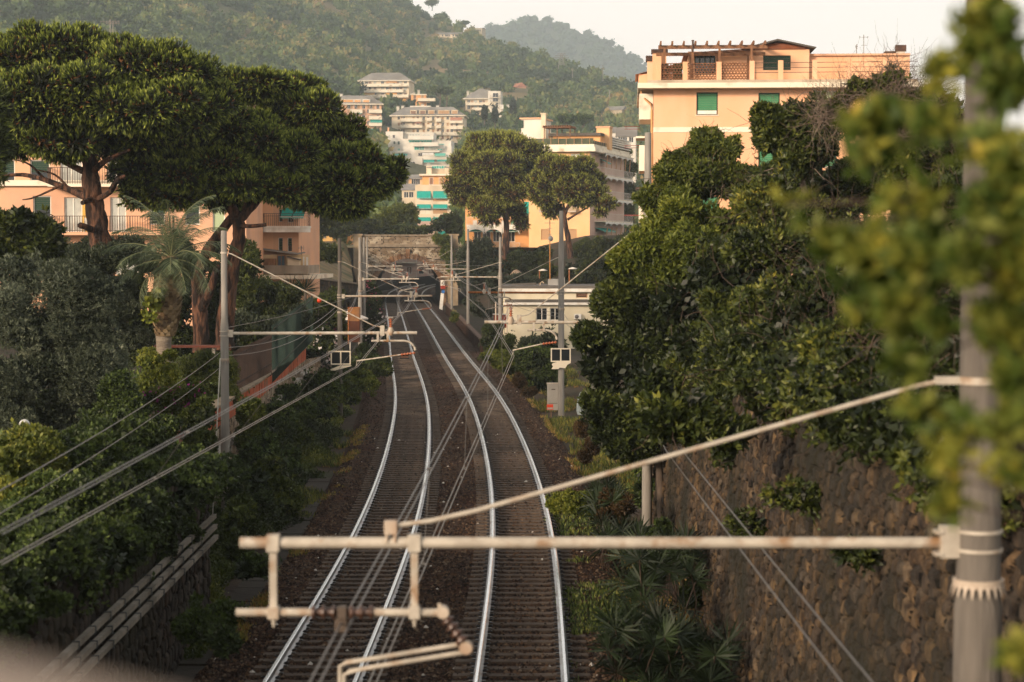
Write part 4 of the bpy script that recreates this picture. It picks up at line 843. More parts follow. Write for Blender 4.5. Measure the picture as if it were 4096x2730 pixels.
# ================================================================ PALMS
def palm_frond(q, base, az, el, L, nl, droop, lw, ll, stem=.022):
    d = Vector((math.cos(az)*math.cos(el), math.sin(az)*math.cos(el), math.sin(el))); pts = []; p = Vector(base); n = 16; side = Vector((-math.sin(az), math.cos(az), 0)); vs = []
    for i in range(n+1):
        pts.append(p.copy()); e = el-droop*(i/n)**1.4; d = Vector((math.cos(az)*math.cos(e), math.sin(az)*math.cos(e), math.sin(e))); p = p+d*L/n
    q.tube(pts, [stem*(1-.8*i/n) for i in range(n+1)], 4, 0, caps=False)
    for j in range(nl):
        f = .12+.88*j/nl; i = min(int(f*n), n-1); c = pts[i].lerp(pts[i+1], f*n-i); t_ = (pts[i+1]-pts[i]).normalized(); up = side.cross(t_)
        l = ll*math.sin(math.pi*(.12+.86*f))**.6*rnd.uniform(.85, 1.1)
        for s in (-1, 1):
            dd = (side*s*.72+t_*.62+up*rnd.uniform(.1, .45)).normalized(); m = c+dd*l*.55; e = c+dd*l+Vector((0, 0, -l*.22)); w = t_*lw
            q.add([c-w*.4, c+w*.4, m+w*.5, e, m-w*.5], [(0, 1, 2, 3, 4)], 1, tint=rnd.random())
    return q
palm_leaf = leafmat('palm_leaf_grey', ['#3a4630', '#4e5a40', '#626e50', '#788262'], trans=.2, rough=.5)
palm_green = leafmat('palm_leaf_green', ['#121c10', '#1c2816', '#2a371e'], trans=.15)
base = P(650, 1440, 62); hd = P(672, 1035, 62)
t = thing('palm_tree', 'palm with arching grey-green fronds and a thick patterned trunk', 'palm', (base.x, base.y, base.z-.3))
q = MB(); sp = lambda v: P(655 if v > 1200 else 660, v, 62)
q.tube([sp(1480), sp(1380), sp(1310)], [.24, .23, .26], 16); q.build('trunk', M('palm_trunk', '#6a6054', '#857a6a', scale=3, rough=.95, bump=.8, bscale=12, stretch=(.3, .3, 3)), t, world=True)
q = MB(); boot = M('palm_boots', None, tint=['#4a3a2a', '#7a684c', '#978464', '#5c4a34'], rough=.95)
z0, z1 = sp(1345).z, sp(1045).z; rows = 24
q.lathe((sp(1200).x, 62, 0), [(.24, z0), (.34, z0+.4), (.38, z0+1.2), (.33, z1-.5), (.16, z1)], 14, 0)
for r in range(rows):
    f = r/(rows-1); z = z0+(z1-z0)*f; rad = .27+.15*math.sin(math.pi*min(1, f*1.02)**.9); rad *= 1 if f < .8 else 1-(f-.8)*2.2
    for k in range(11):
        a = 2*math.pi*(k+.5*(r % 2))/11+rnd.uniform(-.05, .05); c = Vector((math.cos(a), math.sin(a), 0)); s_ = Vector((-c.y, c.x, 0)); o = Vector((sp(1200).x+f*.12, 62, z)); w = .085
        q.add([o+c*rad-s_*w, o+c*rad+s_*w, o+c*(rad+.07)+s_*w*.5+Vector((0, 0, .13)), o+c*(rad+.07)-s_*w*.5+Vector((0, 0, .13)), o+c*(rad-.02)-s_*w*.5+Vector((0, 0, .16)), o+c*(rad-.02)+s_*w*.5+Vector((0, 0, .16))], [(0, 1, 2, 3), (3, 2, 5, 4)], 0, tint=rnd.random())
q.build('leaf_bases', boot, t, world=True)
q = MB()
for i in range(34):
    f = i/34; el = R(84-105*f+rnd.uniform(-8, 8)); palm_frond(q, (hd.x+.1, 62, hd.z-.1+.25*(1-f)), i*2.399+rnd.uniform(-.2, .2), el, rnd.uniform(1.9, 2.5)*(1 if f < .8 else .8), 46, R(rnd.uniform(55, 100)), .017, .52)
o = q.build('fronds', [M('palm_stem', '#6f7350', rough=.6), palm_leaf], t, world=True)
L_ = px_lobes([(615, 1200, 26, 24), (605, 1225, 20, 22), (640, 1180, 20, 16)], 61.4); crown(t, L_, 90, .16, .15, lime, k=3, name='climbing_leaves', inn=0)
# blooming yucca/fan rosettes
def rosette(label, u, v, Y, r, n=60, mat=palm_green, name='yucca', lw=.05, cat_='plant', group=None):
    p = P(u, v, Y); t = thing(name, label, cat_, (p.x, p.y, p.z-.2), group=group); nn_ = n
    D = unit(rand_dir(nn_)+np.array([0, 0, .35])); C = np.tile(np.array(p), (nn_, 1)); V, Fq = leaves(C, D, r*(.7+.5*NR.random(nn_)), lw); np_mesh('leaves', V, Fq, mat, t, tint=NR.random(nn_))
    q = MB(); q.tube([p+Vector((0, 0, -1.6)), p], [.12, .09], 8); q.build('stem', bark_grey, t, world=True); return t
rosette('spiky yucca in front of the villa terrace, left one', 1165, 1165, 112, .95, 90, group='yuccas below the villa')
rosette('spiky yucca in front of the villa terrace, right one by the stone wall', 1220, 1160, 114, 1.0, 90, group='yuccas below the villa')
rosette('short spiky yucca lowest below the villa terrace', 1172, 1225, 108, .7, 70, group='yuccas below the villa')
rosette('sharp leaved plant at the left edge above the olive tree', 60, 960, 60, .9, 60)
rosette('small spiky plant in front of the white sack', 2340, 1610, 87, .38, 60, lw=.03)
def fan_clump(label, lst, Y, n, r):
    t = None
    for i in range(n):
        u, v, ru, rv, y = lst[rnd.randrange(len(lst))]; p = P(u+rnd.uniform(-ru, ru), v+rnd.uniform(-rv, rv), y+rnd.uniform(-1, 1))
        if t is None: t = thing('fan_palm', label, 'palm', (p.x, p.y, -.7)); VV, FF, TT, kk = [], [], [], 0
        a = rnd.uniform(0, 6.28); nrm = unit(np.array([math.cos(a)*.8, -1.0, rnd.uniform(-.1, .9)])); uu = unit(np.cross(nrm, [0, 0, 1])); ww = np.cross(uu, nrm); m = 22; th = np.linspace(-2.3, 2.3, m)+rnd.uniform(-.3, .3)
        D = uu[None]*np.sin(th)[:, None]+ww[None]*np.cos(th)[:, None]+nrm[None]*.25; C = np.tile(np.array(p), (m, 1)); V, Fq = leaves(C, unit(D), r*rnd.uniform(.8, 1.15), .045); VV.append(V); FF.append(Fq+kk); kk += len(V); TT += [rnd.random()]*m
        q = MB(); q.tube([p, p+Vector((-nrm[0]*.3, .5, -.6)), (p.x+rnd.uniform(-.1, .1), p.y+.6, -.6)], .012, 4, caps=False); q.build('stalk', twig_dark, t, world=True)
    np_mesh('fans', np.concatenate(VV), np.concatenate(FF), palm_green, t, tint=TT); return t
fan_clump('dark fan palm thicket at the foot of the right stone wall, nearest clump', [(2620, 2400, 150, 160, 38), (2560, 2600, 130, 120, 35.5), (2740, 2640, 170, 110, 35), (2680, 2250, 120, 80, 42)], 38, 95, .50)
fan_clump('dark fan palm clump farther along the wall, beside the black footed mast', [(2480, 2150, 90, 60, 47), (2580, 2180, 100, 70, 45), (2430, 2050, 60, 50, 50), (2440, 1980, 60, 40, 53)], 46, 45, .48)
# ================================================================ RIGHT HAND TREES (on and behind the tall wall)
FAT = 1.28
def hang(lob, Y):
    # lobes low in the picture lean forward over the edge of the tall wall
    out = []
    for l in lob:
        if len(l) > 4: out.append(l); continue
        w = min(1, max(0, (l[1]-950)/350)); yh = 35260/max(l[0]-2048, 640)+1.6
        out.append((l[0], l[1], l[2], l[3], (min(Y, yh)-Y)*w))
    return out
def tree(name, label, Y, lob, n, leaf, wid, mat, knob=4, jy=1.2, trunk=None, tint=(.05, .85), tw=0, twl=1.2, twm=None, group=None, k=6, twlob=None, tr=.012, **kw):
    lob = [(l[0], l[1], l[2]*(FAT if l[0] > 2720 and l[1] > 660 else 1.0), l[3]*(FAT if l[0] > 2720 and l[1] > 660 else 1.0))+tuple(l[4:]) for l in lob]; n = int(n*1.9); lobes = knobs(px_lobes(hang(lob, Y), Y, 1., jy), knob); tb = trunk[0][0][0] if trunk else (lob[0][0], lob[0][1]+400); b0 = P(tb[0], tb[1], Y)
    t = thing(name, label, 'tree', (b0.x, b0.y, b0.z), group=group)
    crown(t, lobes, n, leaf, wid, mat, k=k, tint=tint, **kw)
    if trunk: limbs(t, [(uses(p, Y+.5), a, b_) for p, a, b_ in trunk], bark_grey, 'trunk')
    if tw: twigs(t, px_lobes(hang(twlob or lob, Y), Y, .8, jy), tw, twm or twig_m, twl, tr)
    return t
g_ = 'evergreen trees above the right stone wall'
tree('evergreen_tree', 'dark dense evergreen hanging down beside the right mast, reaching to the trackside', 54,
     [(2500, 1090, 90, 70), (2430, 1210, 75, 80), (2570, 1230, 150, 140), (2390, 1370, 85, 70), (2560, 1440, 170, 130), (2420, 1500, 100, 80), (2480, 1620, 130, 90), (2620, 1640, 140, 120), (2440, 1720, 90, 80), (2520, 1790, 120, 60)],
     8200, .15, .065, evergreen, trunk=[([(2650, 2200), (2630, 1800), (2560, 1450)], .13, .06)], group=g_, tint=(.0, .72))
tree('evergreen_tree', 'open branched evergreen in front of the left corner of the peach building', 53,
     [(2740, 640, 70, 45), (2830, 580, 80, 50), (2900, 600, 75, 50), (2690, 700, 70, 50), (2790, 710, 110, 70), (2900, 720, 90, 70), (2620, 820, 70, 50), (2660, 760, 60, 50), (2720, 830, 80, 70), (2700, 930, 100, 80)],
     4800, .13, .05, broad, trunk=[([(2760, 1200), (2750, 1000), (2690, 860), (2640, 800)], .12, .03), ([(2750, 1000), (2800, 820), (2830, 640)], .09, .02), ([(2750, 960), (2680, 940), (2600, 940)], .06, .02)], group=g_, tint=(.15, 1.0), tw=160, twl=.9, keep=.6)
tree('evergreen_tree', 'yellow-green leafy tree below the open branched one', 52,
     [(2740, 860, 90, 70), (2660, 960, 110, 80), (2760, 1010, 130, 90), (2560, 980, 70, 50), (2500, 1040, 80, 60), (2640, 1090, 130, 80), (2850, 940, 110, 90)],
     5200, .13, .055, lime, trunk=[([(2760, 1400), (2740, 1150), (2700, 1000)], .12, .04)], group=g_, tint=(.0, .75))
tree('evergreen_tree', 'large dark evergreen mass over the far end of the stone wall', 47,
     [(2900, 1120, 170, 130), (2800, 1260, 150, 120), (3020, 1250, 170, 130), (2860, 1420, 170, 120), (3060, 1430, 170, 130), (2780, 1560, 130, 110), (2960, 1600, 170, 120), (3140, 1600, 150, 110), (2830, 1730, 140, 90), (3000, 1770, 140, 80), (2660, 1700, 110, 80, -17), (2780, 1690, 100, 80, -17), (2590, 1560, 90, 80, -15), (2900, 1740, 90, 60, -17)],
     11500, .13, .055, evergreen, trunk=[([(3000, 2000), (2980, 1700), (2920, 1400)], .2, .06)], group=g_, tint=(.0, .8), tw=160, twm=twig_dark)
tree('evergreen_tree', 'tangled dark evergreen filling the bank in front of the peach facade', 46, [(3150, 760, 110, 70), (3300, 780, 120, 80), (3450, 760, 120, 90), (3600, 720, 120, 90), (3050, 800, 90, 60), (3750, 700, 120, 90), (3500, 620, 90, 60)], 6500, .12, .05, evergreen, trunk=[([(3350, 1300), (3330, 950), (3300, 800)], .12, .04)], group='evergreen trees above the right stone wall', tint=(.0, .8), tw=500, twm=twig_dark, tr=.007)
tree('evergreen_tree', 'dense round evergreen clump standing highest against the peach facade', 43,
     [(3100, 480, 90, 60), (3180, 540, 130, 80), (3260, 480, 100, 70), (3090, 570, 70, 50), (3250, 610, 110, 70), (3180, 660, 100, 60)],
     4200, .12, .05, evergreen, trunk=[([(3300, 1300), (3270, 950), (3200, 700), (3180, 560)], .12, .04)], group=g_, tint=(.1, .95), tw=60)
tree('evergreen_tree', 'half bare evergreen of tangled grey twigs in the middle of the right bank', 40,
     [(3060, 830, 120, 70), (3250, 900, 160, 110), (3120, 1000, 140, 100), (3380, 1020, 160, 120), (3260, 1160, 160, 110), (3440, 1180, 150, 120), (3200, 1330, 150, 110), (3400, 1370, 170, 120), (3300, 1520, 160, 100), (3480, 1540, 150, 90), (3240, 1660, 140, 90), (3400, 1650, 110, 60)],
     9000, .11, .048, evergreen, trunk=[([(3400, 2000), (3380, 1600), (3300, 1200), (3200, 900)], .16, .04), ([(3380, 1500), (3480, 1200), (3500, 900)], .1, .03)], group=g_, tint=(.0, .95), tw=900, twl=1.0, keep=.72, twm=twig_dark, tr=.007)
tree('evergreen_tree', 'thin topped tree with bare grey twigs against the peach roof and sky', 36,
     [(3560, 330, 60, 40), (3440, 360, 60, 40), (3680, 420, 110, 70), (3500, 500, 110, 60), (3350, 420, 40, 30), (3720, 560, 120, 90), (3600, 640, 130, 90), (3800, 480, 90, 80), (3820, 700, 120, 110), (3650, 800, 140, 100)],
     3600, .10, .045, broad, trunk=[([(3700, 1700), (3680, 1100), (3600, 700), (3450, 450)], .12, .02), ([(3680, 1000), (3750, 600), (3740, 380)], .08, .02)], group=g_, tint=(.1, 1.), tw=2000, twl=.9, keep=.5,
     twlob=[(3560, 400, 150, 100), (3400, 420, 120, 90), (3700, 420, 130, 110), (3300, 470, 100, 60), (3600, 560, 160, 110), (3800, 560, 120, 140), (3560, 280, 60, 60)], tr=.006)
tree('evergreen_tree', 'shaded evergreen nearest on top of the wall, behind the blurred leaves', 29,
     [(3800, 900, 180, 130), (4000, 1000, 180, 160), (3680, 1080, 150, 120), (3850, 1250, 190, 140), (3640, 1320, 150, 110), (4020, 1350, 160, 150), (3560, 1480, 120, 80), (3760, 1500, 150, 90), (3950, 1560, 150, 90)],
     7500, .095, .042, evergreen, trunk=[([(4000, 2000), (3960, 1500), (3850, 1100)], .12, .04)], group=g_, tint=(.0, .75), tw=900, twl=.9, twm=twig_dark, tr=.009, keep=.7)
# hanging tufts on the wall face
for (u, v, ru, rv, Y, lab) in ((3640, 1840, 60, 40, 24, 'small tuft of leaves growing from the upper face of the right stone wall'), (3400, 2210, 90, 40, 28, 'flat tuft of weeds in the right stone wall just under the boom'), (3180, 1980, 110, 60, 31, 'hanging foliage on the stone wall below the big dark evergreen'), (3000, 2100, 80, 60, 34, 'straggling creeper low on the left part of the right stone wall')):
    lb = px_lobes([(u, v, ru, rv), (u+ru*.6, v+rv*.5, ru*.6, rv*.7)], Y, .3); d = 3.95-lb[0][0] 
    # slide along the ray until the tuft sits on the wall face
    s = 3.92/lb[0][0]; lb = [(a*s, b_*s, H+(c-H)*s, r1*s, r2*s, r3*s) for a, b_, c, r1, r2, r3 in lb]
    bush('wall_plant', lab, 'plant', lb, 160, .09, .04, evergreen, k=5, tint=(.1, .8), inn=.1)
t = thing('climbing_plant', 'leafy fringe spilling over the top edge of the right stone wall', 'plant', (4.2, 30, 5.2)); lb = []
for y in np.arange(17, 60, 1.1): lb.append((4.25+rnd.uniform(-.25, .25), y, 5.45-max(0, y-38)*.09+rnd.uniform(-.35, .15), .5, .8, rnd.uniform(.35, .75)))
crown(t, knobs(lb, 3, .5), 5200, .095, .042, evergreen, k=6, tint=(0, .8), name='foliage')
# foreground blurred branch, right
t = thing('foreground_tree', 'very close blurred leafy branches with yellow leaves down the right edge', 'tree', (5.0, 6.2, 5.3))
def blobs(lst): return [l for u, v, ru, rv, Y in lst for l in px_lobes([(u, v, ru, rv)], Y)]
fb = blobs([(a, b, c*.95, d*.95, e*1.35) for a, b, c, d, e in [(3900, 120, 150, 130, 3.6), (4050, 60, 140, 120, 3.4), (3780, 300, 70, 60, 3.9), (4020, 330, 120, 110, 3.6), (3500, 500, 130, 80, 3.9), (3700, 520, 140, 90, 3.7), (3900, 560, 160, 110, 3.5), (4060, 640, 120, 130, 3.4),
            (3150, 820, 90, 80, 4.0), (3250, 900, 90, 70, 3.9), (3600, 800, 140, 80, 3.6), (4000, 860, 140, 120, 3.4), (3350, 1000, 90, 70, 3.9), (3500, 1000, 140, 90, 3.7), (3700, 1020, 150, 110, 3.5), (3860, 1060, 110, 80, 3.4), (4080, 1100, 90, 120, 3.4),
            (3480, 1180, 100, 80, 3.7), (3620, 1250, 120, 90, 3.6), (3760, 1320, 60, 50, 3.5), (4010, 1320, 90, 110, 3.5), (3640, 1440, 70, 50, 3.6), (4060, 1500, 70, 110, 3.5), (3700, 1680, 90, 70, 3.6), (3860, 1720, 80, 70, 3.5), (4040, 1740, 90, 110, 3.4), (3860, 1850, 80, 80, 3.5), (3760, 1900, 60, 60, 3.6), (3820, 2020, 60, 50, 3.6), (4060, 1960, 60, 90, 3.4), (4080, 2640, 60, 80, 3.3)]])
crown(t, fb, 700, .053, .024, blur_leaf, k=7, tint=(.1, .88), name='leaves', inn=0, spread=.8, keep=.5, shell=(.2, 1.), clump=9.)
q = MB(); root = Vector((5.0, 6.2, 5.3)); hub = [Vector((2.9, 5.5, 6.4)), Vector((2.8, 5.4, 7.6)), Vector((2.7, 5.4, 8.4))]
q.tube([root, Vector((3.8, 5.9, 5.9)), hub[0], hub[1], hub[2]], [.09, .07, .05, .035, .02], 8)
for l in fb: h = min(hub, key=lambda a: abs(a.z-l[2])); m = h.lerp(Vector(l[:3]), .55)+Vector((0, 0, -.05)); q.tube([h, m, Vector(l[:3])], [.014, .009, .003], 5, caps=False)
q.build('branches', twig_dark, t, world=True)
# ================================================================ BUILDINGS
teal = M('teal_awning', '#168e80', '#1c9c8e', scale=2, rough=.8)
green_sh = M('green_shutter', '#3f7a54', '#4a8a60', scale=1, rough=.6)
green_dk = M('dark_green_shutter', '#1f3a2a', rough=.6)
pale_sh = M('pale_shutter', '#a8b890', rough=.6)
brown_sh = M('brown_shutter', '#7a5a48', '#8a6854', scale=.6, rough=.7)
tan_sh = M('tan_shutter', '#b08a64', rough=.7)
cream_w = M('cream_render', '#d6c4a6', '#e0d0b4', scale=.4, rough=.9, c3='#b8a488', s3=.15)
white_w = M('white_render', '#cfc8ba', '#dcd6c8', scale=.3, rough=.9, c3='#b0a898', s3=.12)
peach_w = M('peach_render', '#dfa87e', '#e6b692', scale=.35, rough=.92, c3='#cf9c70', s3=.3, lo3=.5, hi3=.75, stretch=(1, 1, .5))
peach2_w = M('orange_peach_render', '#dfb07c', '#e4b888', scale=.3, rough=.92, c3='#d0a478', s3=.25)
pink_w = M('pink_render', '#d6a47e', '#dcae8c', scale=.3, rough=.92, c3='#c2967a', s3=.3)
pinkside_w = M('pale_pink_render', '#bfa08e', '#c9aa98', scale=.3, rough=.92)  # duller pink; the shade on the central flats' flank is in this colour
orange_w = M('orange_render', '#d89c60', '#e0a870', scale=.3, rough=.9)
cream_trim = M('cream_trim', '#ddd0b8', '#e4dac4', scale=.5, rough=.85, c3='#a8947a', s3=.8, lo3=.55, hi3=.75)
slate = M('slate_roof', '#7a7670', '#98938a', scale=.4, rough=.85, c3='#6a6258', s3=.1)
felt = M('roof_felt', '#55504a', '#6a645c', scale=.6, rough=.95, c3='#3e3a36', s3=.3)
wood = M('weathered_wood', '#6a4a34', '#8a6448', scale=6, rough=.9, bump=.4, stretch=(1, 1, .3))
mesh_green = M('dark_screen_mesh', '#3e4434', '#565a44', scale=1.2, rough=.9)
metal_w = M('white_railing', '#cdc6ba', rough=.5)
metal_d = M('dark_railing', '#4a3a30', rough=.6)
pink_awn = M('pink_awning', '#b07a64', rough=.85); yellow_awn = M('ochre_awning', '#d09a4a', rough=.85)
def solveY(u, v, y0=320, y1=1490):
    for Y in np.arange(y0, y1, 4.):
        if 978-(float(hz(u, Y))-H)*F/Y <= v: return float(Y)
    return y1
class Bd:
    def __init__(s, name, label, cat_, u, Y, rz=0., group=None, zb=0.):
        p = P(u, 978, Y); s.o = Vector((p.x, Y, 0)); s.rz = rz; s.t = thing(name, label, cat_, (p.x, Y, zb), rz, group); s.zb = zb; ORI[s.t.name] = Vector((0, 0, zb)); s.Rm = Matrix.Rotation(-rz, 3, 'Z')
    def loc(s, w): return s.Rm @ (Vector(w)-s.o)
    def ray(s, u, v): d = P(u, v, 100.)-Vector((0, 0, H)); return s.Rm @ (Vector((0, 0, H))-s.o), s.Rm @ d
    def f(s, u, v, y=0.): a, d = s.ray(u, v); t = (y-a.y)/d.y; return a.x+d.x*t, a.z+d.z*t
    def sd(s, u, v, x=0.): a, d = s.ray(u, v); t = (x-a.x)/d.x; return a.y+d.y*t, a.z+d.z*t
    def part(s, q, name, mat, parent=None, bevel=0.):
        if parent is None: return q.build(name, mat, s.t, world=True, bevel=bevel)
        ORI.setdefault(parent.name, ORI[s.t.name]); off = Vector((0, 0, s.zb)); q.v = [(x, y, z-s.zb) for x, y, z in q.v]; return q.build(name, mat, parent, bevel=bevel)
    def wall(s, name, a0, a1, z0, z1, holes, mat, off=0., side=None, rev=.22, flip=False):
        """plane wall with real openings. side None: front at y=off, else side wall at x=side running along y"""
        mp = (lambda a, d, z: (a, off+d, z)) if side is None else (lambda a, d, z: (side+(-d if flip else d), a, z))
        xs = sorted({a0, a1, *[min(max(h[0], a0), a1) for h in holes], *[min(max(h[2], a0), a1) for h in holes]}); zs = sorted({z0, z1, *[h[1] for h in holes], *[h[3] for h in holes]}); zs = [z for z in zs if z0 <= z <= z1]
        q = MB()
        for i in range(len(xs)-1):
            for j in range(len(zs)-1):
                cx, cz = (xs[i]+xs[i+1])/2, (zs[j]+zs[j+1])/2
                if any(h[0] < cx < h[2] and h[1] < cz < h[3] for h in holes): continue
                q.add([mp(xs[i], 0, zs[j]), mp(xs[i+1], 0, zs[j]), mp(xs[i+1], 0, zs[j+1]), mp(xs[i], 0, zs[j+1])], [(0, 1, 2, 3)])
        for h in holes:
            c = [(h[0], h[1]), (h[2], h[1]), (h[2], h[3]), (h[0], h[3])]
            for k in range(4):
                (a, b), (c_, d_) = c[k], c[(k+1) % 4]; q.add([mp(a, 0, b), mp(c_, 0, d_), mp(c_, rev, d_), mp(a, rev, b)], [(0, 1, 2, 3)])
        q.add([mp(a0, 0, z1), mp(a1, 0, z1), mp(a1, rev, z1), mp(a0, rev, z1)], [(0, 1, 2, 3)])
        return s.part(q, name, mat)
    def win(s, h, kind='glass', off=0., side=None, mat=None, frame=None, bars=1, flip=False, name='window', d=.12, trim=False):
        x0, z0, x1, z1 = h; w = x1-x0; mp = (lambda a, dd, z: (a, off+dd, z)) if side is None else (lambda a, dd, z: (side+(-dd if flip else dd), a, z))
        def bx(q, a, b, c, dd, e, f): p0 = mp(a, b, c); p1 = mp(dd, e, f); q.box(tuple(min(i, j) for i, j in zip(p0, p1)), tuple(max(i, j) for i, j in zip(p0, p1)))
        fr = min(.07, w*.09); q = MB()
        bx(q, x0, d, z0, x0+fr, d+.06, z1); bx(q, x1-fr, d, z0, x1, d+.06, z1); bx(q, x0+fr, d, z1-fr, x1-fr, d+.06, z1); bx(q, x0+fr, d, z0, x1-fr, d+.06, z0+fr)
        if kind in ('glass', 'sheer'):
            for k in range(1, bars+1): m = x0+w*k/(bars+1); bx(q, m-fr*.5, d, z0+fr, m+fr*.5, d+.06, z1-fr)
        o = s.part(q, name, frame or white_paint); q = MB()
        if kind in ('shutter', 'half'):
            zb = z0+fr if kind == 'shutter' else z0+(z1-z0)*.45; n = max(3, int((z1-zb)/.11)); n = min(n, 26); hh = (z1-fr-zb)/n
            for i in range(n): bx(q, x0+fr, d+.01+(.012 if i % 2 else 0), zb+i*hh, x1-fr, d+.05, zb+(i+.93)*hh)
            s.part(q, 'shutter', mat or green_sh, o)
            if kind == 'half': q = MB(); bx(q, x0+fr, d+.04, z0+fr, x1-fr, d+.07, zb); s.part(q, 'pane', dark_glass, o)
        else:
            bx(q, x0+fr, d+.03, z0+fr, x1-fr, d+.05, z1-fr); s.part(q, 'pane', mat or (dark_glass if kind == 'glass' else sheer), o)
        return o
    def body(s, x0, x1, y0, y1, z0, z1, mat, name='walls'): q = MB(); q.box((x0, y0, z0), (x1, y1, z1)); return s.part(q, name, mat)
    def slab(s, x0, x1, y0, y1, z0, z1, mat, name='roof', bevel=0): q = MB(); q.box((x0, y0, z0), (x1, y1, z1)); return s.part(q, name, mat, bevel=bevel)
    def hip(s, x0, x1, y0, y1, z0, h, mat=None, run=None, name='roof'):
        r = run or (y1-y0)/2; q = MB(); ym = (y0+y1)/2
        q.add([(x0, y0, z0), (x1, y0, z0), (x1, y1, z0), (x0, y1, z0), (x0+r, ym-(y1-y0)*.18, z0+h), (x1-r, ym-(y1-y0)*.18, z0+h), (x1-r, ym+(y1-y0)*.18, z0+h), (x0+r, ym+(y1-y0)*.18, z0+h)], [(0, 1, 5, 4), (1, 2, 6, 5), (2, 3, 7, 6), (3, 0, 4, 7), (4, 5, 6, 7), (0, 3, 2, 1)])
        return s.part(q, name, mat or slate)
    def gable(s, x0, x1, y0, y1, z0, h, mat=None, wallm=None, axis='x', over=.4):
        q = MB()
        if axis == 'x': ym = (y0+y1)/2; q.add([(x0-over, y0-over, z0-.1), (x1+over, y0-over, z0-.1), (x1+over, ym, z0+h), (x0-over, ym, z0+h), (x1+over, y1+over, z0-.1), (x0-over, y1+over, z0-.1)], [(0, 1, 2, 3), (3, 2, 4, 5), (0, 3, 5), (1, 4, 2)])
        else: xm = (x0+x1)/2; q.add([(x0-over, y0-over, z0-.1), (xm, y0-over, z0+h), (x1+over, y0-over, z0-.1), (x0-over, y1+over, z0-.1), (xm, y1+over, z0+h), (x1+over, y1+over, z0-.1)], [(0, 1, 4, 3), (1, 2, 5, 4), (0, 2, 1), (3, 4, 5)])
        return s.part(q, 'roof', mat or slate)
    def chimney(s, x, y, z0, z1, w=.8, mat=None, cap=None):
        q = MB(); q.box((x-w/2, y-w/2, z0), (x+w/2, y+w/2, z1)); o = s.part(q, 'chimney', mat or cream_w); q = MB(); q.box((x-w*.65, y-w*.65, z1), (x+w*.65, y+w*.65, z1+w*.25)); s.part(q, 'cap', cap or slate, o)
    def balcony(s, x0, x1, z, dep=1.2, rail=1.0, style='bars', off=0., mat=None, rmat=None, th=.18, side=None, sgn=-1, step=.13, rtop=.04):
        mp = (lambda a, dd, zz: (a, off-dd, zz)) if side is None else (lambda a, dd, zz: (side+sgn*dd, a, zz))
        def bx(q, a, b, c, dd, e, f): p0 = mp(a, b, c); p1 = mp(dd, e, f); q.box(tuple(min(i, j) for i, j in zip(p0, p1)), tuple(max(i, j) for i, j in zip(p0, p1)))
        q = MB(); bx(q, x0, -.02, z-th, x1, dep, z); o = s.part(q, 'balcony', mat or cream_trim); q = MB()
        if style == 'solid': bx(q, x0, dep-.1, z, x1, dep, z+rail); bx(q, x0, 0.02, z, x0+.1, dep-.1, z+rail); bx(q, x1-.1, .02, z, x1, dep-.1, z+rail)
        else:
            bx(q, x0, dep-rtop-.02, z+rail-rtop, x1, dep, z+rail); bx(q, x0, dep-.04, z+.08, x1, dep-.01, z+.12)
            n = int((x1-x0)/step)
            for i in range(n+1): a = x0+(x1-x0)*i/n; w = .014 if i % 8 else .03; bx(q, max(x0, a-w), dep-.045, z, min(x1, a+w), dep-.01, z+rail-rtop)
            for a in (x0, x1-.04):
                bx(q, a, 0, z+rail-rtop, a+.04, dep-.06, z+rail); m = int(dep/step)
                for i in range(1, m): bx(q, a+.006, dep*i/m-.012, z, a+.034, dep*i/m+.012, z+rail-rtop)
        s.part(q, 'railing', rmat or (mat or cream_trim if style == 'solid' else metal_w), o); return o
    def awning(s, x0, x1, z, drop=1., out=1., mat=None, off=0., side=None, sgn=-1, val=.18):
        mp = (lambda a, dd, zz: (a, off-dd, zz)) if side is None else (lambda a, dd, zz: (side+sgn*dd, a, zz))
        q = MB(); n = 14; th = .03; V_ = [mp(x0, 0, z), mp(x1, 0, z), mp(x1, out, z-drop), mp(x0, out, z-drop)]; V_ += [(a, b, c-th) for a, b, c in V_]
        q.add(V_, [(0, 1, 2, 3), (7, 6, 5, 4), (0, 4, 5, 1), (1, 5, 6, 2), (3, 2, 6, 7), (0, 3, 7, 4)])
        for i in range(n): a = x0+(x1-x0)*i/n; b = x0+(x1-x0)*(i+1)/n; m = (a+b)/2; q.add([mp(a, out+.005, z-drop), mp(b, out+.005, z-drop), mp(b, out+.005, z-drop-val*.7), mp(m, out+.005, z-drop-val), mp(a, out+.005, z-drop-val*.7)], [(0, 1, 2, 3, 4)])
        o = s.part(q, 'awning', mat or teal); q = MB(); q.beam(mp(x0, out, z-drop-.02), mp(x1, out, z-drop-.02), .05, .05)
        for a in (x0+.03, x1-.03): q.beam(mp(a, 0, z-drop*.5-.5), mp(a, out, z-drop-.02), .03, .03)
        s.part(q, 'awning_arms', metal_w, o); return o
    def rect(s, u0, v0, u1, v1, y=0.): a, zt = s.f(u0, v0, y); b, zb = s.f(u1, v1, y); return (a, zb, b, zt)
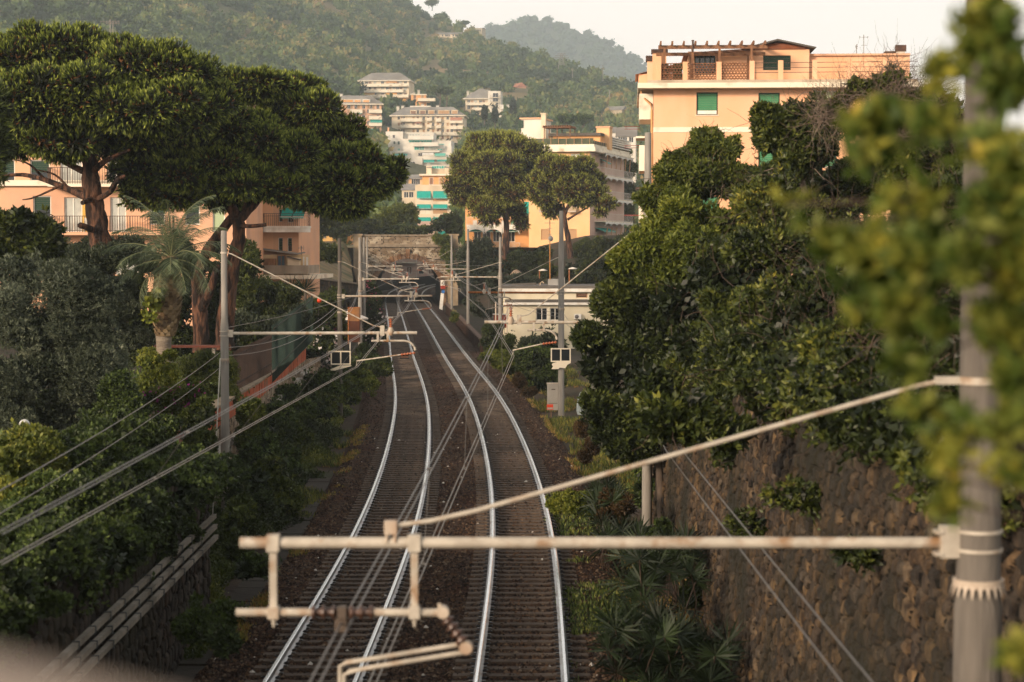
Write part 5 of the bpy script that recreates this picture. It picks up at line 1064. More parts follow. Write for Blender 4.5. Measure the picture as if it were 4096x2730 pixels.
# ---------------------------------------------------------------- A: peach block on the right
A = Bd('apartment_building', 'big peach apartment block on the right with green roller shutters and a roof pergola', 'building', 2612, 124, R(-3.3), zb=2)
X1 = 15.7; zr0 = A.f(2800, 352, -1)[1]; zr1 = A.f(2800, 326, -1)[1]
wins = [('shutter', 2786, 370, 2871, 460, green_sh), ('shutter', 3034, 372, 3119, 462, green_sh), ('shutter', 3262, 364, 3347, 460, pale_sh), ('shutter', 3500, 364, 3590, 460, green_sh), ('shutter', 2786, 578, 2871, 668, green_sh), ('shutter', 3034, 578, 3119, 668, green_sh), ('shutter', 3262, 578, 3347, 668, green_sh), ('shutter', 2786, 786, 2871, 876, green_sh), ('shutter', 3034, 786, 3119, 876, green_sh)]
holes = [A.rect(*w[1:5]) for w in wins]
A.wall('facade', 0, X1, 2, zr0, holes, peach_w); A.body(0.02, X1, .24, 16, 2, zr0-.01, peach_w)
for w, h in zip(wins, holes):
    A.win(h, w[0], mat=w[5], frame=green_dk if w[5] is green_sh else white_paint)
    A.slab(h[0]-.06, h[2]+.06, -.05, .12, h[1]-.06, h[1], cream_trim, 'sill')
h = holes[0]; A.slab(h[0]+.07, h[2]-.07, .10, .118, h[1]+.05, h[1]+.26, white_paint, 'shutter_gap_panel'); h = holes[1]; A.slab(h[0]-.02, h[2]+.02, -.12, -.08, h[1]+.2, h[1]+.24, M('red_rail', '#7a2c20', rough=.6), 'window_rail')
zb_ = A.f(2700, 530)[1]; A.slab(0.0, X1, -.03, .1, zb_, zb_+.30, cream_trim, 'string_course')
zb2 = zb_-6.15; A.slab(0.0, X1, -.03, .1, zb2, zb2+.30, cream_trim, 'string_course')
q = MB(); q.box((-.95, -1, zr0), (X1, 17, zr1-.08)); A.part(q, 'roof', cream_trim); q = MB(); q.box((-.35, -.42, zr1-.08), (X1, 16.5, zr1+.13)); A.part(q, 'roof_screed', M('roof_screed', '#a89a86', '#b8aa94', scale=1, rough=.95, c3='#8a7a66', s3=.6), )
q = MB(); q.tube([(-.75, .6, zr0-.05), (-.72, .5, zr0-.35), (-.14, .2, zr0-.9), (-.10, .2, zr0-1.3), (-.10, .2, 2.5)], .07, 10); A.part(q, 'downpipe', M('drain_pipe', '#c8935e', rough=.6))
# roof terrace
zt = zr1+.13; yp = -.25
zp = A.f(2640, 248, yp)[1]
for u0, u1, v in ((2622, 2644, 248), (2731, 2750, 248), (2866, 2886, 248), (2999, 3018, 244), (3113, 3133, 242), (3250, 3268, 240), (3390, 3408, 238), (3530, 3548, 236)):
    a = A.f(u0, 300, yp)[0]; b = A.f(u1, 300, yp)[0]; A.slab(a, b, yp, yp+.3, zt, A.f(u0, v, yp)[1], peach_w, 'parapet_post')
lat = M('lattice_brown', '#6a4630', '#835a3e', scale=2, rough=.9)
for k, (u0, u1) in enumerate(((2644, 2731), (2750, 2866), (2886, 2999))):
    a = A.f(u0, 300, yp)[0]+.02; b = A.f(u1, 300, yp)[0]-.02; z0 = zt+.05; z1 = A.f(u0, 252, yp)[1]-.02; q = MB(); s_ = .19; r = .085; j = 0; zz = z0
    while zz < z1:
        xx = a+(s_/2 if j % 2 else 0)
        while xx < b:
            if xx+r < b+.05 and zz+r < z1+.05: q.tube([(xx+r*math.cos(t_), yp+.15, zz+.08+r*math.sin(t_)) for t_ in np.linspace(0, 2*math.pi, 7)], .022, 4, caps=False)
            xx += s_
        zz += s_*.86; j += 1
    for f_ in (.04, .36, .67, .98): q.box((a, yp+.1, z0+(z1-z0)*f_-.02), (b, yp+.13, z0+(z1-z0)*f_+.02))
    o = A.part(q, 'lattice_screen', lat)
    if k == 0: q = MB(); q.box((a, yp+.3, z0), (a+(b-a)*.35, yp+.33, z1)); q.box((a+(b-a)*.55, yp+.3, z0), (b, yp+.33, z1)); A.part(q, 'hedge_mat', M('artificial_hedge', '#24361c', '#33482a', scale=8, rough=1, bump=1, bscale=20))
q = MB(); a = A.f(3018, 300, yp)[0]; 
for v in (252, 272, 291): z = A.f(3018, v, yp)[1]; q.beam((a, yp+.15, z), (X1, yp+.15, z+.05), .03, .03)
A.part(q, 'terrace_rail', metal_d)
yw = 2.6; z_p = A.f(2900, 205, yw)[1]
a0 = A.f(2751, 300, yw)[0]; a1 = A.f(3237, 300, yw)[0]; al = A.f(3010, 300, yw)[0]
hd_ = A.rect(2778, 219, 2862, 300, yw); hw = A.rect(3053, 223, 3163, 281, yw)
A.wall('penthouse_wall', a0, al, zt, A.f(2990, 206, yw)[1], [hd_], peach_w, off=yw); A.wall('penthouse_wall', al, a1, zt, A.f(3100, 198, yw)[1], [hw], peach_w, off=yw)
A.body(a0+.02, al, yw+.24, 8, zt, A.f(2990, 206, yw)[1]-.05, peach_w, 'penthouse_body'); A.body(al, a1-.02, yw+.24, 8, zt, A.f(3100, 198, yw)[1]-.05, peach_w, 'penthouse_body')
A.win(hd_, 'glass', off=yw, frame=green_dk, bars=3, name='terrace_door'); A.win(hw, 'shutter', off=yw, mat=green_dk, frame=green_dk, name='louvred_window')
zl_, zh_ = A.f(2741, 222, yw)[1], A.f(2990, 203, yw)[1]; q = MB(); q.add([(a0-.25, yw-.3, zl_), (al+.1, yw-.3, zh_), (al+.1, 8.2, zh_), (a0-.25, 8.2, zl_), (a0-.25, yw-.3, zl_+.12), (al+.1, yw-.3, zh_+.12), (al+.1, 8.2, zh_+.12), (a0-.25, 8.2, zl_+.12)], [(0, 1, 2, 3), (7, 6, 5, 4), (0, 4, 5, 1), (3, 2, 6, 7), (0, 3, 7, 4), (1, 5, 6, 2)]); A.part(q, 'sloping_roof', brown_sh)
g0, g1, gm = A.f(2965, 199, yw)[0], A.f(3258, 196, yw)[0], A.f(3108, 196, yw)[0]; z0_ = A.f(3100, 198, yw)[1]; zm_ = A.f(3108, 166, yw)[1]
q = MB(); q.prism([(g0+.3, z0_), (g1-.6, z0_), (g1-.3, z0_+.12), (gm, zm_-.1), (g0+.5, z0_+.1)], yw-.1, 7.5); A.part(q, 'gable_infill', M('rusty_sheet', '#6e4028', '#8a5234', scale=1.5, rough=.9, c3='#4e3224', s3=.7))
q = MB(); q.prism([(g0, z0_+.02), (g0+.4, z0_+.0), (gm, zm_), (g1, z0_+.0), (g1+.1, z0_+.08), (gm, zm_+.1)], yw-.5, 8); A.part(q, 'sheet_roof', felt)
q = MB(); q.box((a0-3, 6, zt), (a0, 12, zt+.9)); q.add([(a0-3.2, 5.8, zt+.85), (a0+.1, 5.8, zt+1.7), (a0+.1, 12, zt+1.7), (a0-3.2, 12, zt+.85)], [(0, 1, 2, 3)]); A.part(q, 'lean_to', peach_w)
ar = A.f(3242, 300, yw)[0]; zr_ = A.f(3500, 226, yw+1)[1]; A.body(ar, X1, yw+.6, 9, zt, zr_, peach_w, 'penthouse_body'); A.slab(ar-.1, X1, yw+.4, 9.2, zr_, zr_+.12, pink_w, 'roof_edge')
# pergola
q = MB(); zb = A.f(2640, 196, 0)[1]; zt_ = zb+.2; xs0 = A.f(2633, 196, 0)[0]; xs1 = A.f(3070, 190, 0)[0]
q.box((xs0, -.05, zb-.02), (xs1, .07, zb+.2)); q.box((xs0-.1, 2.0, zb-.25), (xs1, 2.12, zb-.05)); A.part(q, 'pergola_beam', wood)
for i in range(10): x = xs0+.1+(xs1-xs0-.3)*i/9.; q = MB(); q.prism([(x, zb+.2), (x+.1, zb+.2), (x+.1, zb+.42), (x, zb+.42)], -.45, 2.3); A.part(q, 'pergola_rafter', wood)
for u, y in ((2657, 0), (2770, 0), (2878, 0), (3006, 0), (2650, 2.05), (2762, 2.05), (2868, 2.05), (2992, 2.05)):
    x = A.f(u, 260, y)[0]; A.slab(x-.07, x+.07, y-.05, y+.1, zt, zb-.02-(.23 if y else 0), wood, 'pergola_post')
q = MB(); x = A.f(2771, 200, 0)[0]; q.tube([(x, -.1, zb-.2), (x, -.1, A.f(2771, 163, 0)[1])], .06, 10); q.tube([(x, -.1, A.f(2771, 166, 0)[1]), (x, -.1, A.f(2771, 162, 0)[1])], .085, 10); A.part(q, 'stove_pipe', metal_d)
dark_cap = M('sooty_brick', '#3a2c26', '#5a4438', scale=3, rough=.95)
for u, y, w, vb, vt, vc in ((2638, 3, .85, 250, 213, 198), (2616, 5, .85, 270, 245, 224)):
    x = A.f(u, 250, y)[0]; q = MB(); q.box((x-w/2, y, zt), (x+w/2, y+w, A.f(u, vt, y)[1])); o = A.part(q, 'chimney', peach_w); q = MB(); q.box((x-w*.6, y-.1, A.f(u, vt, y)[1]), (x+w*.6, y+w+.1, A.f(u, vc, y)[1])); A.part(q, 'cap', dark_cap, o)
for u, y, w, vt, vc in ((3604, 5, .5, 205, 181), (3568, 6, .7, 232, 206)):
    x = A.f(u, 250, y)[0]; q = MB(); q.box((x-w/2, y, zr_-.5), (x+w/2, y+w, A.f(u, vt, y)[1])); o = A.part(q, 'chimney', white_w); q = MB(); q.box((x-w*.62, y-.1, A.f(u, vt, y)[1]), (x+w*.62, y+w+.1, A.f(u, vc, y)[1])); A.part(q, 'cap', dark_cap, o)
# side balconies on the left flank
q = MB(); q.box((0, 0, 2), (.02, 16, zr0-.01)); 
for i in range(5):
    z = A.sd(2600, 550, 0)[1]-3.1*i
    o = A.balcony(.35, 5.5, z+.18, dep=.85, rail=1.35, style='solid', side=0, sgn=-1, mat=cream_trim, th=.2)
    q = MB(); q.box((-1.05, 1.2, z-1.1), (-.1, 4.5, z-.98)); A.part(q, 'canopy', metal_d if i % 2 else cream_trim)
for z in (A.f(2560, 436, 0)[1]-1, A.f(2560, 500, 0)[1]-1.2, A.f(2560, 860, 0)[1]):
    q = MB(); q.beam((-1.75, 1, z), (-.8, 1, z), .03, .03); q.beam((-1.75, 4, z), (-.8, 4, z), .03, .03)
    for y in np.linspace(1, 4, 6): q.beam((-1.7, y, z), (-1.7, y+.02, z+.01), .02, .02); q.beam((-1.75+.15, 1, z), (-1.6, 4, z), .015, .015)
    A.part(q, 'drying_rack', M('red_metal', '#7a3024', rough=.6))
antm = M('antenna_metal', '#8a8680', rough=.5, metal=.4)
def antenna(label, u, v0, v1, Y, w=.6, n=6, mat=None, group='roof aerials', y_ax=False):
    a = P(u, v1, Y); b = P(u, v0, Y); t = thing('tv_antenna', label, 'antenna', a, group=group); q = MB(); q.tube([a, b], .022*max(1, Y/120), 6); q.build('mast', mat or antm, t, world=True); q = MB(); z = b.z-.15; r = .012*max(1, Y/120)
    q.tube([(a.x-w/2, Y, z), (a.x+w/2, Y, z)], r, 5)
    for i in range(n): x = a.x-w/2+w*i/(n-1); q.tube([(x, Y-.2, z), (x, Y+.2, z)], r, 4); q.tube([(x-.02, Y, z-.08*(i % 2+1)), (x-.02, Y, z+.08*(i % 2+1))], r*.8, 4)
    q.tube([(a.x-w*.3, Y, z-.5), (a.x+w*.35, Y, z-.5)], r, 5); q.build('aerial', mat or antm, t, world=True); return t
antenna('thin television aerial on the right of the peach block roof', 3455, 140, 230, 128, .5, 3)
antenna('short bare aerial pole beside the thin aerial on the peach roof', 3426, 178, 230, 128, .1, 2)
# ---------------------------------------------------------------- B: central flats with arched balconies
B = Bd('apartment_building', 'orange peach flats behind the pair of pines, with arched white balconies on the right flank', 'building', 2359, 272, R(-14), zb=4)
zrB = B.f(2300, 610)[1]; W = -8.3
hs = [B.rect(2283, 616, 2325, 655), B.rect(2165, 918, 2201, 960), B.rect(2270, 918, 2307, 960), B.rect(2165, 700, 2201, 745), B.rect(2275, 700, 2310, 745), B.rect(2165, 810, 2201, 852), B.rect(2270, 810, 2307, 852)]
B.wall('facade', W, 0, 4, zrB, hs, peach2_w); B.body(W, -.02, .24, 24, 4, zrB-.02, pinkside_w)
for i, h in enumerate(hs): B.win(h, 'sheer' if i == 0 else 'shutter', mat=None if i == 0 else (tan_sh if i < 3 else brown_sh), frame=white_paint if i == 0 else tan_sh)
for i in (5, 6): B.awning(hs[i][0]-.1, hs[i][2]+.1, hs[i][3]-.1, 1.1, .9, mat=M('beige_blind', '#a08c74', rough=.8))
za, zb = B.f(2300, 608)[1], B.f(2300, 590)[1]
B.slab(W-.6, .9, -.9, 24.6, za, zb, cream_trim, 'roof'); B.slab(W-.5, .7, -.7, 24.4, zb, zb+.35, cream_trim, 'roof_upstand')
zc = B.f(2300, 555)[1]; q = MB(); q.box((W-.4, -.6, zb+.35), (.6, -.55, zc)); q.box((.55, -.55, zb+.35), (.6, 24.2, zc-.3)); q.box((W-.4, -.55, zb+.35), (W-.35, 10, zc)); B.part(q, 'screen_railing', mesh_green)
q = MB()
for i in range(9): x = W+i*1.05; q.box((x-.03, -.68, zb+.35), (x+.03, -.62, zc+.1))
for i in range(18): y = i*1.4; q.box((.62, y-.03, zb+.35), (.68, y+.03, zc-.15))
B.part(q, 'railing_posts', tan_sh)
# flank: wall with tall openings, arches and balconies
fl = 3.05; z_f = [B.sd(2400, 705, 0)[1]-fl*i for i in range(4)]
y_a, y_b = 3.2, 23.
hs2 = []
for z in z_f:
    for k in range(6): ya = y_a+.6+k*3.2; hs2.append((ya, z+.05, ya+1.2, z+2.35))
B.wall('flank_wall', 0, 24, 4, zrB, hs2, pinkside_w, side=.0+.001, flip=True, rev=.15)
for i, h in enumerate(hs2): B.win(h, 'glass' if i % 2 else 'shutter', side=0, flip=True, mat=None if i % 2 else brown_sh, d=.06)
def arched(Bx, z, ya, yb, n, dep, th=1.0, side=0., mat=None, sgn=1, front=False):
    """white fascia with a row of arches below a slab"""
    q = MB(); w = (yb-ya)/n
    for k in range(n):
        y0 = ya+k*w; pts = [(y0, z), (y0+w, z), (y0+w, z-th)]
        for j in range(9): a = math.pi*j/8; pts.append((y0+w/2+math.cos(a)*w*.43, z-th+math.sin(a)*th*.62))
        pts.append((y0, z-th)); m = len(pts)
        for d0, d1 in ((dep-.12, dep),):
            if front: V0 = [(a, -d1, b) for a, b in pts]+[(a, -d0, b) for a, b in pts]
            else: V0 = [(side+sgn*d1, a, b) for a, b in pts]+[(side+sgn*d0, a, b) for a, b in pts]
            # fan of quads between the top edge and the arch
            fs = []; top = [(y0+w*(1-j/8.)) for j in range(9)]
            vv = []
            for j in range(9):
                a = math.pi*j/8; arc = (y0+w/2+math.cos(a)*w*.47, z-th+math.sin(a)*th*.62); tp = (top[j], z)
                for d_ in (d1, d0):
                    for pnt in (tp, arc): vv.append((pnt[0], -d_, pnt[1]) if front else (side+sgn*d_, pnt[0], pnt[1]))
            fs = []
            for j in range(8): b_ = j*4; fs += [(b_, b_+4, b_+5, b_+1), (b_+2, b_+3, b_+7, b_+6), (b_+1, b_+5, b_+7, b_+3)]
            q.add(vv, fs)
    return Bx.part(q, 'arched_fascia', mat or white_paint)
for i, z in enumerate(z_f):
    B.balcony(y_a, y_b, z, dep=1.5, rail=1.0, side=0., sgn=1, th=.15, mat=cream_trim, step=.6)
    arched(B, z-.15, y_a, y_b, 5, 1.5, .5)
arched(B, z_f[0]+2.95, y_a, y_b, 5, 1.5, .5); B.slab(0.01, 1.6, y_a, y_b+.5, z_f[0]+2.95, z_f[0]+3.05, cream_trim, 'canopy_slab')
B.awning(y_a+3.4, y_a+6, z_f[0]+2.3, .5, 1.1, side=0, sgn=1); B.awning(y_a+.2, y_a+9, z_f[2]-.9, .45, 1.2, side=0, sgn=1)
for i in range(6):
    for k, h in ((0, 2.9), (3, 2.2)): y = y_a+1+i*3.3; q = MB(); q.beam((1.4, y, z_f[k]+1.0), (1.45, y+.5, z_f[k]+h), .12, .05); B.part(q, 'balcony_curtain', tan_sh)
# rooftop rooms
h0 = B.rect(2255, 497, 2260, 500, 8)
B.body(B.f(2205, 600, 5)[0], B.f(2395, 600, 5)[0], 6, 12, zb, B.f(2300, 545, 6)[1], orange_w, 'rooftop_room'); B.slab(B.f(2190, 600, 5)[0], B.f(2400, 600, 5)[0], 5.4, 12.6, B.f(2300, 545, 6)[1], B.f(2300, 534, 6)[1], felt, 'rooftop_roof')
B.body(B.f(2085, 600, 9)[0], B.f(2165, 600, 9)[0], 9, 15, zb-3, B.f(2120, 478, 9)[1], white_w, 'stair_tower'); x0, z0_ = B.f(2085, 478, 9); x1, _ = B.f(2166, 478, 9); B.slab(x0-.2, x1+.2, 8.8, 15.2, z0_, z0_+.2, pink_w, 'stair_roof')
B.win(B.rect(2076, 482, 2094, 513, 8.98), 'shutter', off=8.9, mat=green_dk, frame=green_dk, name='stair_door', d=0.)
x, _ = B.f(2174, 500, 8); B.chimney(x, 8.2, zb, B.f(2174, 458, 8)[1], .62*1., cream_w, cream_w)
q = MB(); xa, xb = B.f(2177, 505, 4)[0], B.f(2280, 505, 4)[0]; zz = B.f(2200, 512, 4)[1]
for x in (xa, (xa+xb)/2, xb): q.box((x-.06, 4, zb), (x+.06, 4.12, zz)); q.box((x-.06, 7, zb), (x+.06, 7.12, zz))
B.part(q, 'pergola_posts', wood); q = MB(); q.box((xa-.2, 3.7, zz), (xb+.2, 7.4, zz+.12))
for i in range(12): q.box((xa-.1+i*(xb-xa)/11, 3.5, zz+.13), (xa+i*(xb-xa)/11, 7.6, zz+.3))
B.part(q, 'pergola_roof', wood)
x, _ = B.f(2400, 540, 6); B.body(x-.9, x+.9, 8, 10, zb, B.f(2400, 512, 8)[1], peach2_w, 'chimney_stack'); B.slab(x-1, x+1, 7.9, 10.1, B.f(2400, 512, 8)[1], B.f(2400, 506, 8)[1], pink_w, 'stack_cap')
q = MB()
for k in range(5): z = B.f(2470, 545+k*9, 6)[1]; q.box((.3, 9, z), (1.0, 24, z+.12))
B.part(q, 'louvre_screen', white_paint)
# ---------------------------------------------------------------- C: left wing with the big arched balconies
C = Bd('apartment_building', 'left wing of the central flats, arched balconies behind the dark pine trunk', 'building', 1866, 283, R(2), zb=4)
xW = C.f(2130, 900)[0]; zC = C.f(1950, 545, 3)[1]
hC = [C.rect(1885, 795, 1910, 870), C.rect(1930, 790, 1975, 872), C.rect(1990, 800, 2020, 872), C.rect(1896, 925, 1925, 965), C.rect(1930, 925, 1962, 968), C.rect(1972, 925, 2010, 968), C.rect(2015, 925, 2060, 968), C.rect(1918, 743, 1948, 777), C.rect(2105, 810, 2128, 895)]
C.wall('facade', 0, xW+.5, 4, C.f(1950, 716)[1], hC, orange_w); C.body(0, xW+.5, .24, 14, 4, C.f(1950, 716)[1]-.02, orange_w)
C.body(C.f(1910, 600, 4)[0], xW+3, 4, 14, C.f(1950, 716)[1], zC, cream_w, 'upper_walls'); C.slab(C.f(1905, 600, 4)[0], xW+3.4, 3.4, 14.5, zC, zC+.5, cream_trim, 'roof'); 
x0, z0_ = C.f(1870, 700); C.gable(C.f(1895, 700)[0], C.f(2030, 700)[0], -.2, 4, C.f(1950, 730)[1], 1.2, slate, axis='y', over=.3)
for i, h in enumerate(hC): C.win(h, 'glass', bars=2 if h[2]-h[0] > 1.2 else 1, frame=white_paint if i != 8 else green_dk)
for v in (900, 1002):
    z = C.f(1950, v)[1]+.0; x1_ = C.f(2078, 900)[0]; C.balcony(0.0, x1_, z, dep=1.5, rail=1.05, mat=white_paint, step=.2); arched(C, z-.18, 0.0, x1_, 3, 1.5, 1.2, front=True)
z = C.f(1950, 780)[1]; C.balcony(.5, C.f(2040, 900)[0], z, dep=.9, rail=.9, rmat=metal_d, step=.25)
C.awning(.3, 3.6, C.f(1950, 915)[1], .4, 1.2, val=.1); C.awning(4.0, 7.2, C.f(1950, 915)[1], .4, 1.2, val=.1); C.awning(1.6, 3.9, C.f(1950, 822)[1], .3, 1.1); C.awning(4.2, 5.6, C.f(1950, 822)[1], .3, 1.1)
C.balcony(C.f(2080, 900)[0]+.1, xW, C.f(2100, 898)[1], dep=.8, rail=.95, rmat=metal_d, mat=tan_sh); C.awning(C.f(2095, 800)[0], xW-.1, C.f(2100, 808)[1], 1.7, .6)
for k in range(5): x = .9+k*1.3; q = MB(); q.box((x, -.9, C.f(1950, 900)[1]), (x+.5, -.5, C.f(1950, 900)[1]+.6)); C.part(q, 'balcony_clutter', (white_paint, M('blue_plastic', '#3a5a78'), rust, white_paint, green_sh)[k])
# ---------------------------------------------------------------- D: block with teal awnings
D = Bd('apartment_building', 'cream block with rows of teal awnings, left of the pair of pines', 'building', 1661, 445, 0, zb=4)
xD = D.f(1862, 800)[0]; zD = D.f(1700, 740)[1]
hD = []
for v0, v1 in ((765, 812), (818, 862), (870, 915), (925, 970)):
    for u0, u1 in ((1667, 1724), (1732, 1790), (1801, 1838)): hD.append(D.rect(u0, v0, u1, v1-6))
D.wall('facade', 0, xD, 4, zD, hD, cream_w, rev=1.2); D.body(0, xD, 1.22, 14, 4, zD-.02, orange_w)
for i, h in enumerate(hD):
    w = h[2]-h[0]; D.win((h[0]+w*.45, h[1]+.1, h[0]+w*.85, h[3]-.2), 'glass', off=1.05, frame=brown_sh); q = MB(); q.box((h[0], .02, h[1]), (h[2], .1, h[1]+.95)); D.part(q, 'balcony_front', cream_trim if i % 3 != 1 else tan_sh)
    D.awning(h[0]+.03, h[2]-.03, h[3]-.02, 1.5 if i < 2 else .85, .8, off=.05, val=.15)
D.body(D.f(1690, 740, 2)[0], D.f(1800, 740, 2)[0], 2, 12, zD, D.f(1700, 704, 2)[1], orange_w, 'penthouse_walls'); D.body(D.f(1800, 740, 2)[0], xD+1, 3.5, 12, zD-3, D.f(1700, 704, 2)[1]-1, cream_w, 'penthouse_walls')
D.win(D.rect(1717, 711, 1733, 740, 2), 'shutter', off=1.9, mat=brown_sh, d=0); D.win(D.rect(1756, 711, 1775, 748, 2), 'shutter', off=1.9, mat=tan_sh, d=0)
D.slab(D.f(1676, 700, 1.4)[0], D.f(1858, 700, 1.4)[0], 1.2, 13, D.f(1700, 704, 2)[1], D.f(1700, 697, 2)[1], cream_trim, 'roof')
D.balcony(D.f(1728, 752, 0)[0], D.f(1800, 752, 0)[0], zD+.02, dep=.1, rail=.9, rmat=tan_sh, step=.5)
D.body(D.f(1705, 680, 4)[0], D.f(1820, 680, 4)[0], 4.5, 11, D.f(1700, 697, 2)[1], D.f(1700, 664, 4)[1], cream_w, 'rooftop_room'); D.win(D.rect(1727, 664, 1785, 676, 4.4), 'glass', off=4.35, mat=teal, bars=5, d=0)
for u in (1718, 1787, 1822): x, _ = D.f(u, 700, 3); D.chimney(x, 3.5, D.f(1700, 697, 2)[1], D.f(1700, 672, 3)[1], .9)
# ---------------------------------------------------------------- hillside blocks
def flats(label, u0, u1, Y, v_top, v_bot, depth, mat, rows, cols, win=(.5, .5), rz=0., roof=None, roofh=0, bal=None, awn=None, group='flats on the hillside', kinds=('glass',), chim=(), over=.8, name='apartment_building', balc='solid', sm=None, cw=1.15, ch=1.5, wm=None, zb=None, cb=None):
    b = Bd(name, label, 'building', u0, Y, rz, group, zb=0); xr = b.f(u1, 900)[0]; zt = b.f((u0+u1)/2, v_top)[1]; z0 = min(b.f((u0+u1)/2, v_bot)[1]-14, 200) if zb is None else zb
    hs = []
    for r, v in enumerate(rows):
        for c in cols: x, z = b.f(c, v); hs.append((x-cw/2, z-ch/2, x+cw/2, z+ch/2))
    hs = [h for h in hs if h[0] > .1 and h[2] < xr-.1]
    b.wall('facade', 0, xr, z0, zt, hs, mat, rev=.3); b.body(0, xr, .32, depth, z0, zt-.02, sm or mat)
    for i, h in enumerate(hs): b.win(h, kinds[i % len(kinds)], mat=(wm or [brown_sh, tan_sh])[i % 2] if kinds[i % len(kinds)] == 'shutter' else None, frame=white_paint)
    if roof == 'hip': b.slab(-over, xr+over, -over, depth+over, zt, zt+.35, cream_trim, 'eaves'); b.hip(-over, xr+over, -over, depth+over, zt+.35, roofh, run=roofh*1.5)
    elif roof == 'gable': b.gable(0, xr, 0, depth, zt, roofh)
    elif roof == 'flat': b.slab(-over, xr+over, -over, depth+over, zt, zt+.4, cream_trim)
    for bb_ in (bal or []): xa, z = b.f(bb_[0], bb_[2]); xb, _ = b.f(bb_[1], bb_[2]); b.balcony(xa, xb, z, dep=bb_[3] if len(bb_) > 3 else 1.4, rail=1., style=balc if len(bb_) < 5 else bb_[4], mat=cb or cream_trim, th=.25, step=.5)
    for a in (awn or []): xa, z = b.f(a[0], a[2]); xb, _ = b.f(a[1], a[2]); b.awning(xa, xb, z, a[3], a[4], mat=a[5] if len(a) > 5 else teal, off=-.35, val=.2)
    for u, v in chim: x, z = b.f(u, v, depth*.35); b.chimney(x, depth*.35, zt, z, 1.0, white_w)
    return b, xr, zt
# E big cream block
cE = [1595, 1607, 1614, 1654, 1671, 1695, 1713, 1733, 1752, 1771, 1791, 1807, 1828]
E_, xE, zE = flats('wide cream block with a grey dormered roof in the middle of the hillside', 1568, 1855, 770, 466, 575, 16, cream_w, [473, 498, 524, 551], cE, roof='hip', roofh=3.4, rz=R(-3), kinds=('glass', 'shutter', 'glass', 'shutter', 'shutter'), cw=.95, ch=1.3,
    bal=[(1604, 1690, 486), (1708, 1728, 484), (1745, 1765, 486), (1800, 1852, 492), (1604, 1690, 511), (1708, 1728, 510), (1745, 1765, 512), (1800, 1852, 516), (1708, 1728, 538), (1745, 1765, 538), (1798, 1852, 541), (1640, 1852, 541, .6)], awn=[(1802, 1848, 471, 1., 1.2, pink_awn), (1660, 1686, 487, .6, 1., pink_awn)], chim=[(1592, 427), (1611, 425), (1690, 420), (1750, 424), (1810, 436)])
for u in (1653, 1690, 1725, 1764, 1785, 1818):
    x, z = E_.f(u, 458, -.2); q = MB(); q.box((x-1.2, .2, zE+.5), (x+1.2, 3.5, zE+2.3)); o = E_.part(q, 'dormer', cream_w); q = MB(); q.box((x-.9, .1, zE+.75), (x+.9, .19, zE+2.0)); E_.part(q, 'dormer_window', tan_sh if u > 1700 else brown_sh, o)
x0, z0_ = E_.f(1640, 440, 5); x1, z1_ = E_.f(1690, 424, 5); E_.body(x0, x1+3, 5, 10, zE+2, z1_, white_w, 'rooftop_room')
# F top block
F_, xF, zF = flats('uppermost pale block under a shiny grey hipped roof, with ochre awnings', 1440, 1637, 870, 326, 405, 15, cream_w, [333, 356, 380], [1452, 1466, 1480, 1500, 1530, 1550, 1560, 1576, 1590, 1603, 1622], roof='hip', roofh=3.6, rz=R(-6), kinds=('sheer', 'glass', 'shutter'), cw=1.3, ch=1.5,
    bal=[(1438, 1638, 347, 1.8), (1442, 1615, 370, 1.5), (1445, 1636, 391, 2.)], awn=[(1447, 1500, 371, 1.6, 1.4, yellow_awn), (1545, 1590, 372, 1., 1.5, yellow_awn), (1540, 1558, 394, .8, 1.3, yellow_awn), (1590, 1625, 396, 1.2, 1.5, yellow_awn)], chim=[(1480, 304), (1512, 302), (1538, 300), (1551, 304), (1577, 304), (1600, 308), (1615, 312)])
q = MB(); x0, z0_ = F_.f(1545, 332, -.05); x1, z1_ = F_.f(1588, 324, -.05); q.box((x0, -.08, z0_), (x1, -.03, z1_)); F_.part(q, 'orange_panel', orange_w)
F2, _, zF2 = flats('small orange house with a broad terrace, joined to the right of the uppermost block', 1645, 1705, 865, 381, 410, 8, orange_w, [388, 400], [1659, 1690], roof='flat', kinds=('shutter',), bal=[(1672, 1742, 405, 3.0)], awn=[(1704, 1720, 405, .7, 1.2, yellow_awn)], chim=[(1655, 372), (1675, 362)], over=.3)
GY = solveY(1425, 512)
# G left block with teal awnings
G_, xG, zG = flats('brown and white block with teal awnings, half hidden behind the left pine crown', 1325, 1527, GY, 420, 505, 14, pink_w, [428, 446, 470, 492], [1340, 1360, 1395, 1407, 1424, 1435, 1455, 1475, 1484, 1494, 1512], roof='hip', roofh=3.2, rz=R(4), kinds=('glass', 'shutter'), cw=1.1,
    bal=[(1475, 1528, 451), (1475, 1528, 477), (1475, 1528, 503), (1400, 1450, 451), (1400, 1450, 477)], awn=[(1481, 1528, 477, 1.2, 1.2), (1428, 1446, 446, .9, 1.), (1482, 1518, 516, 1.4, 1.2), (1430, 1448, 440, .5, .8)], chim=[(1340, 376), (1365, 378), (1396, 384)])
for u in (1375, 1400, 1430, 1465): x, z = G_.f(u, 412, -.2); q = MB(); q.box((x-1.4, .2, zG+.5), (x+1.4, 3, zG+2.)); o = G_.part(q, 'dormer', white_w); q = MB(); q.box((x-1., .1, zG+.7), (x+1., .19, zG+1.7)); G_.part(q, 'dormer_window', orange_w, o)
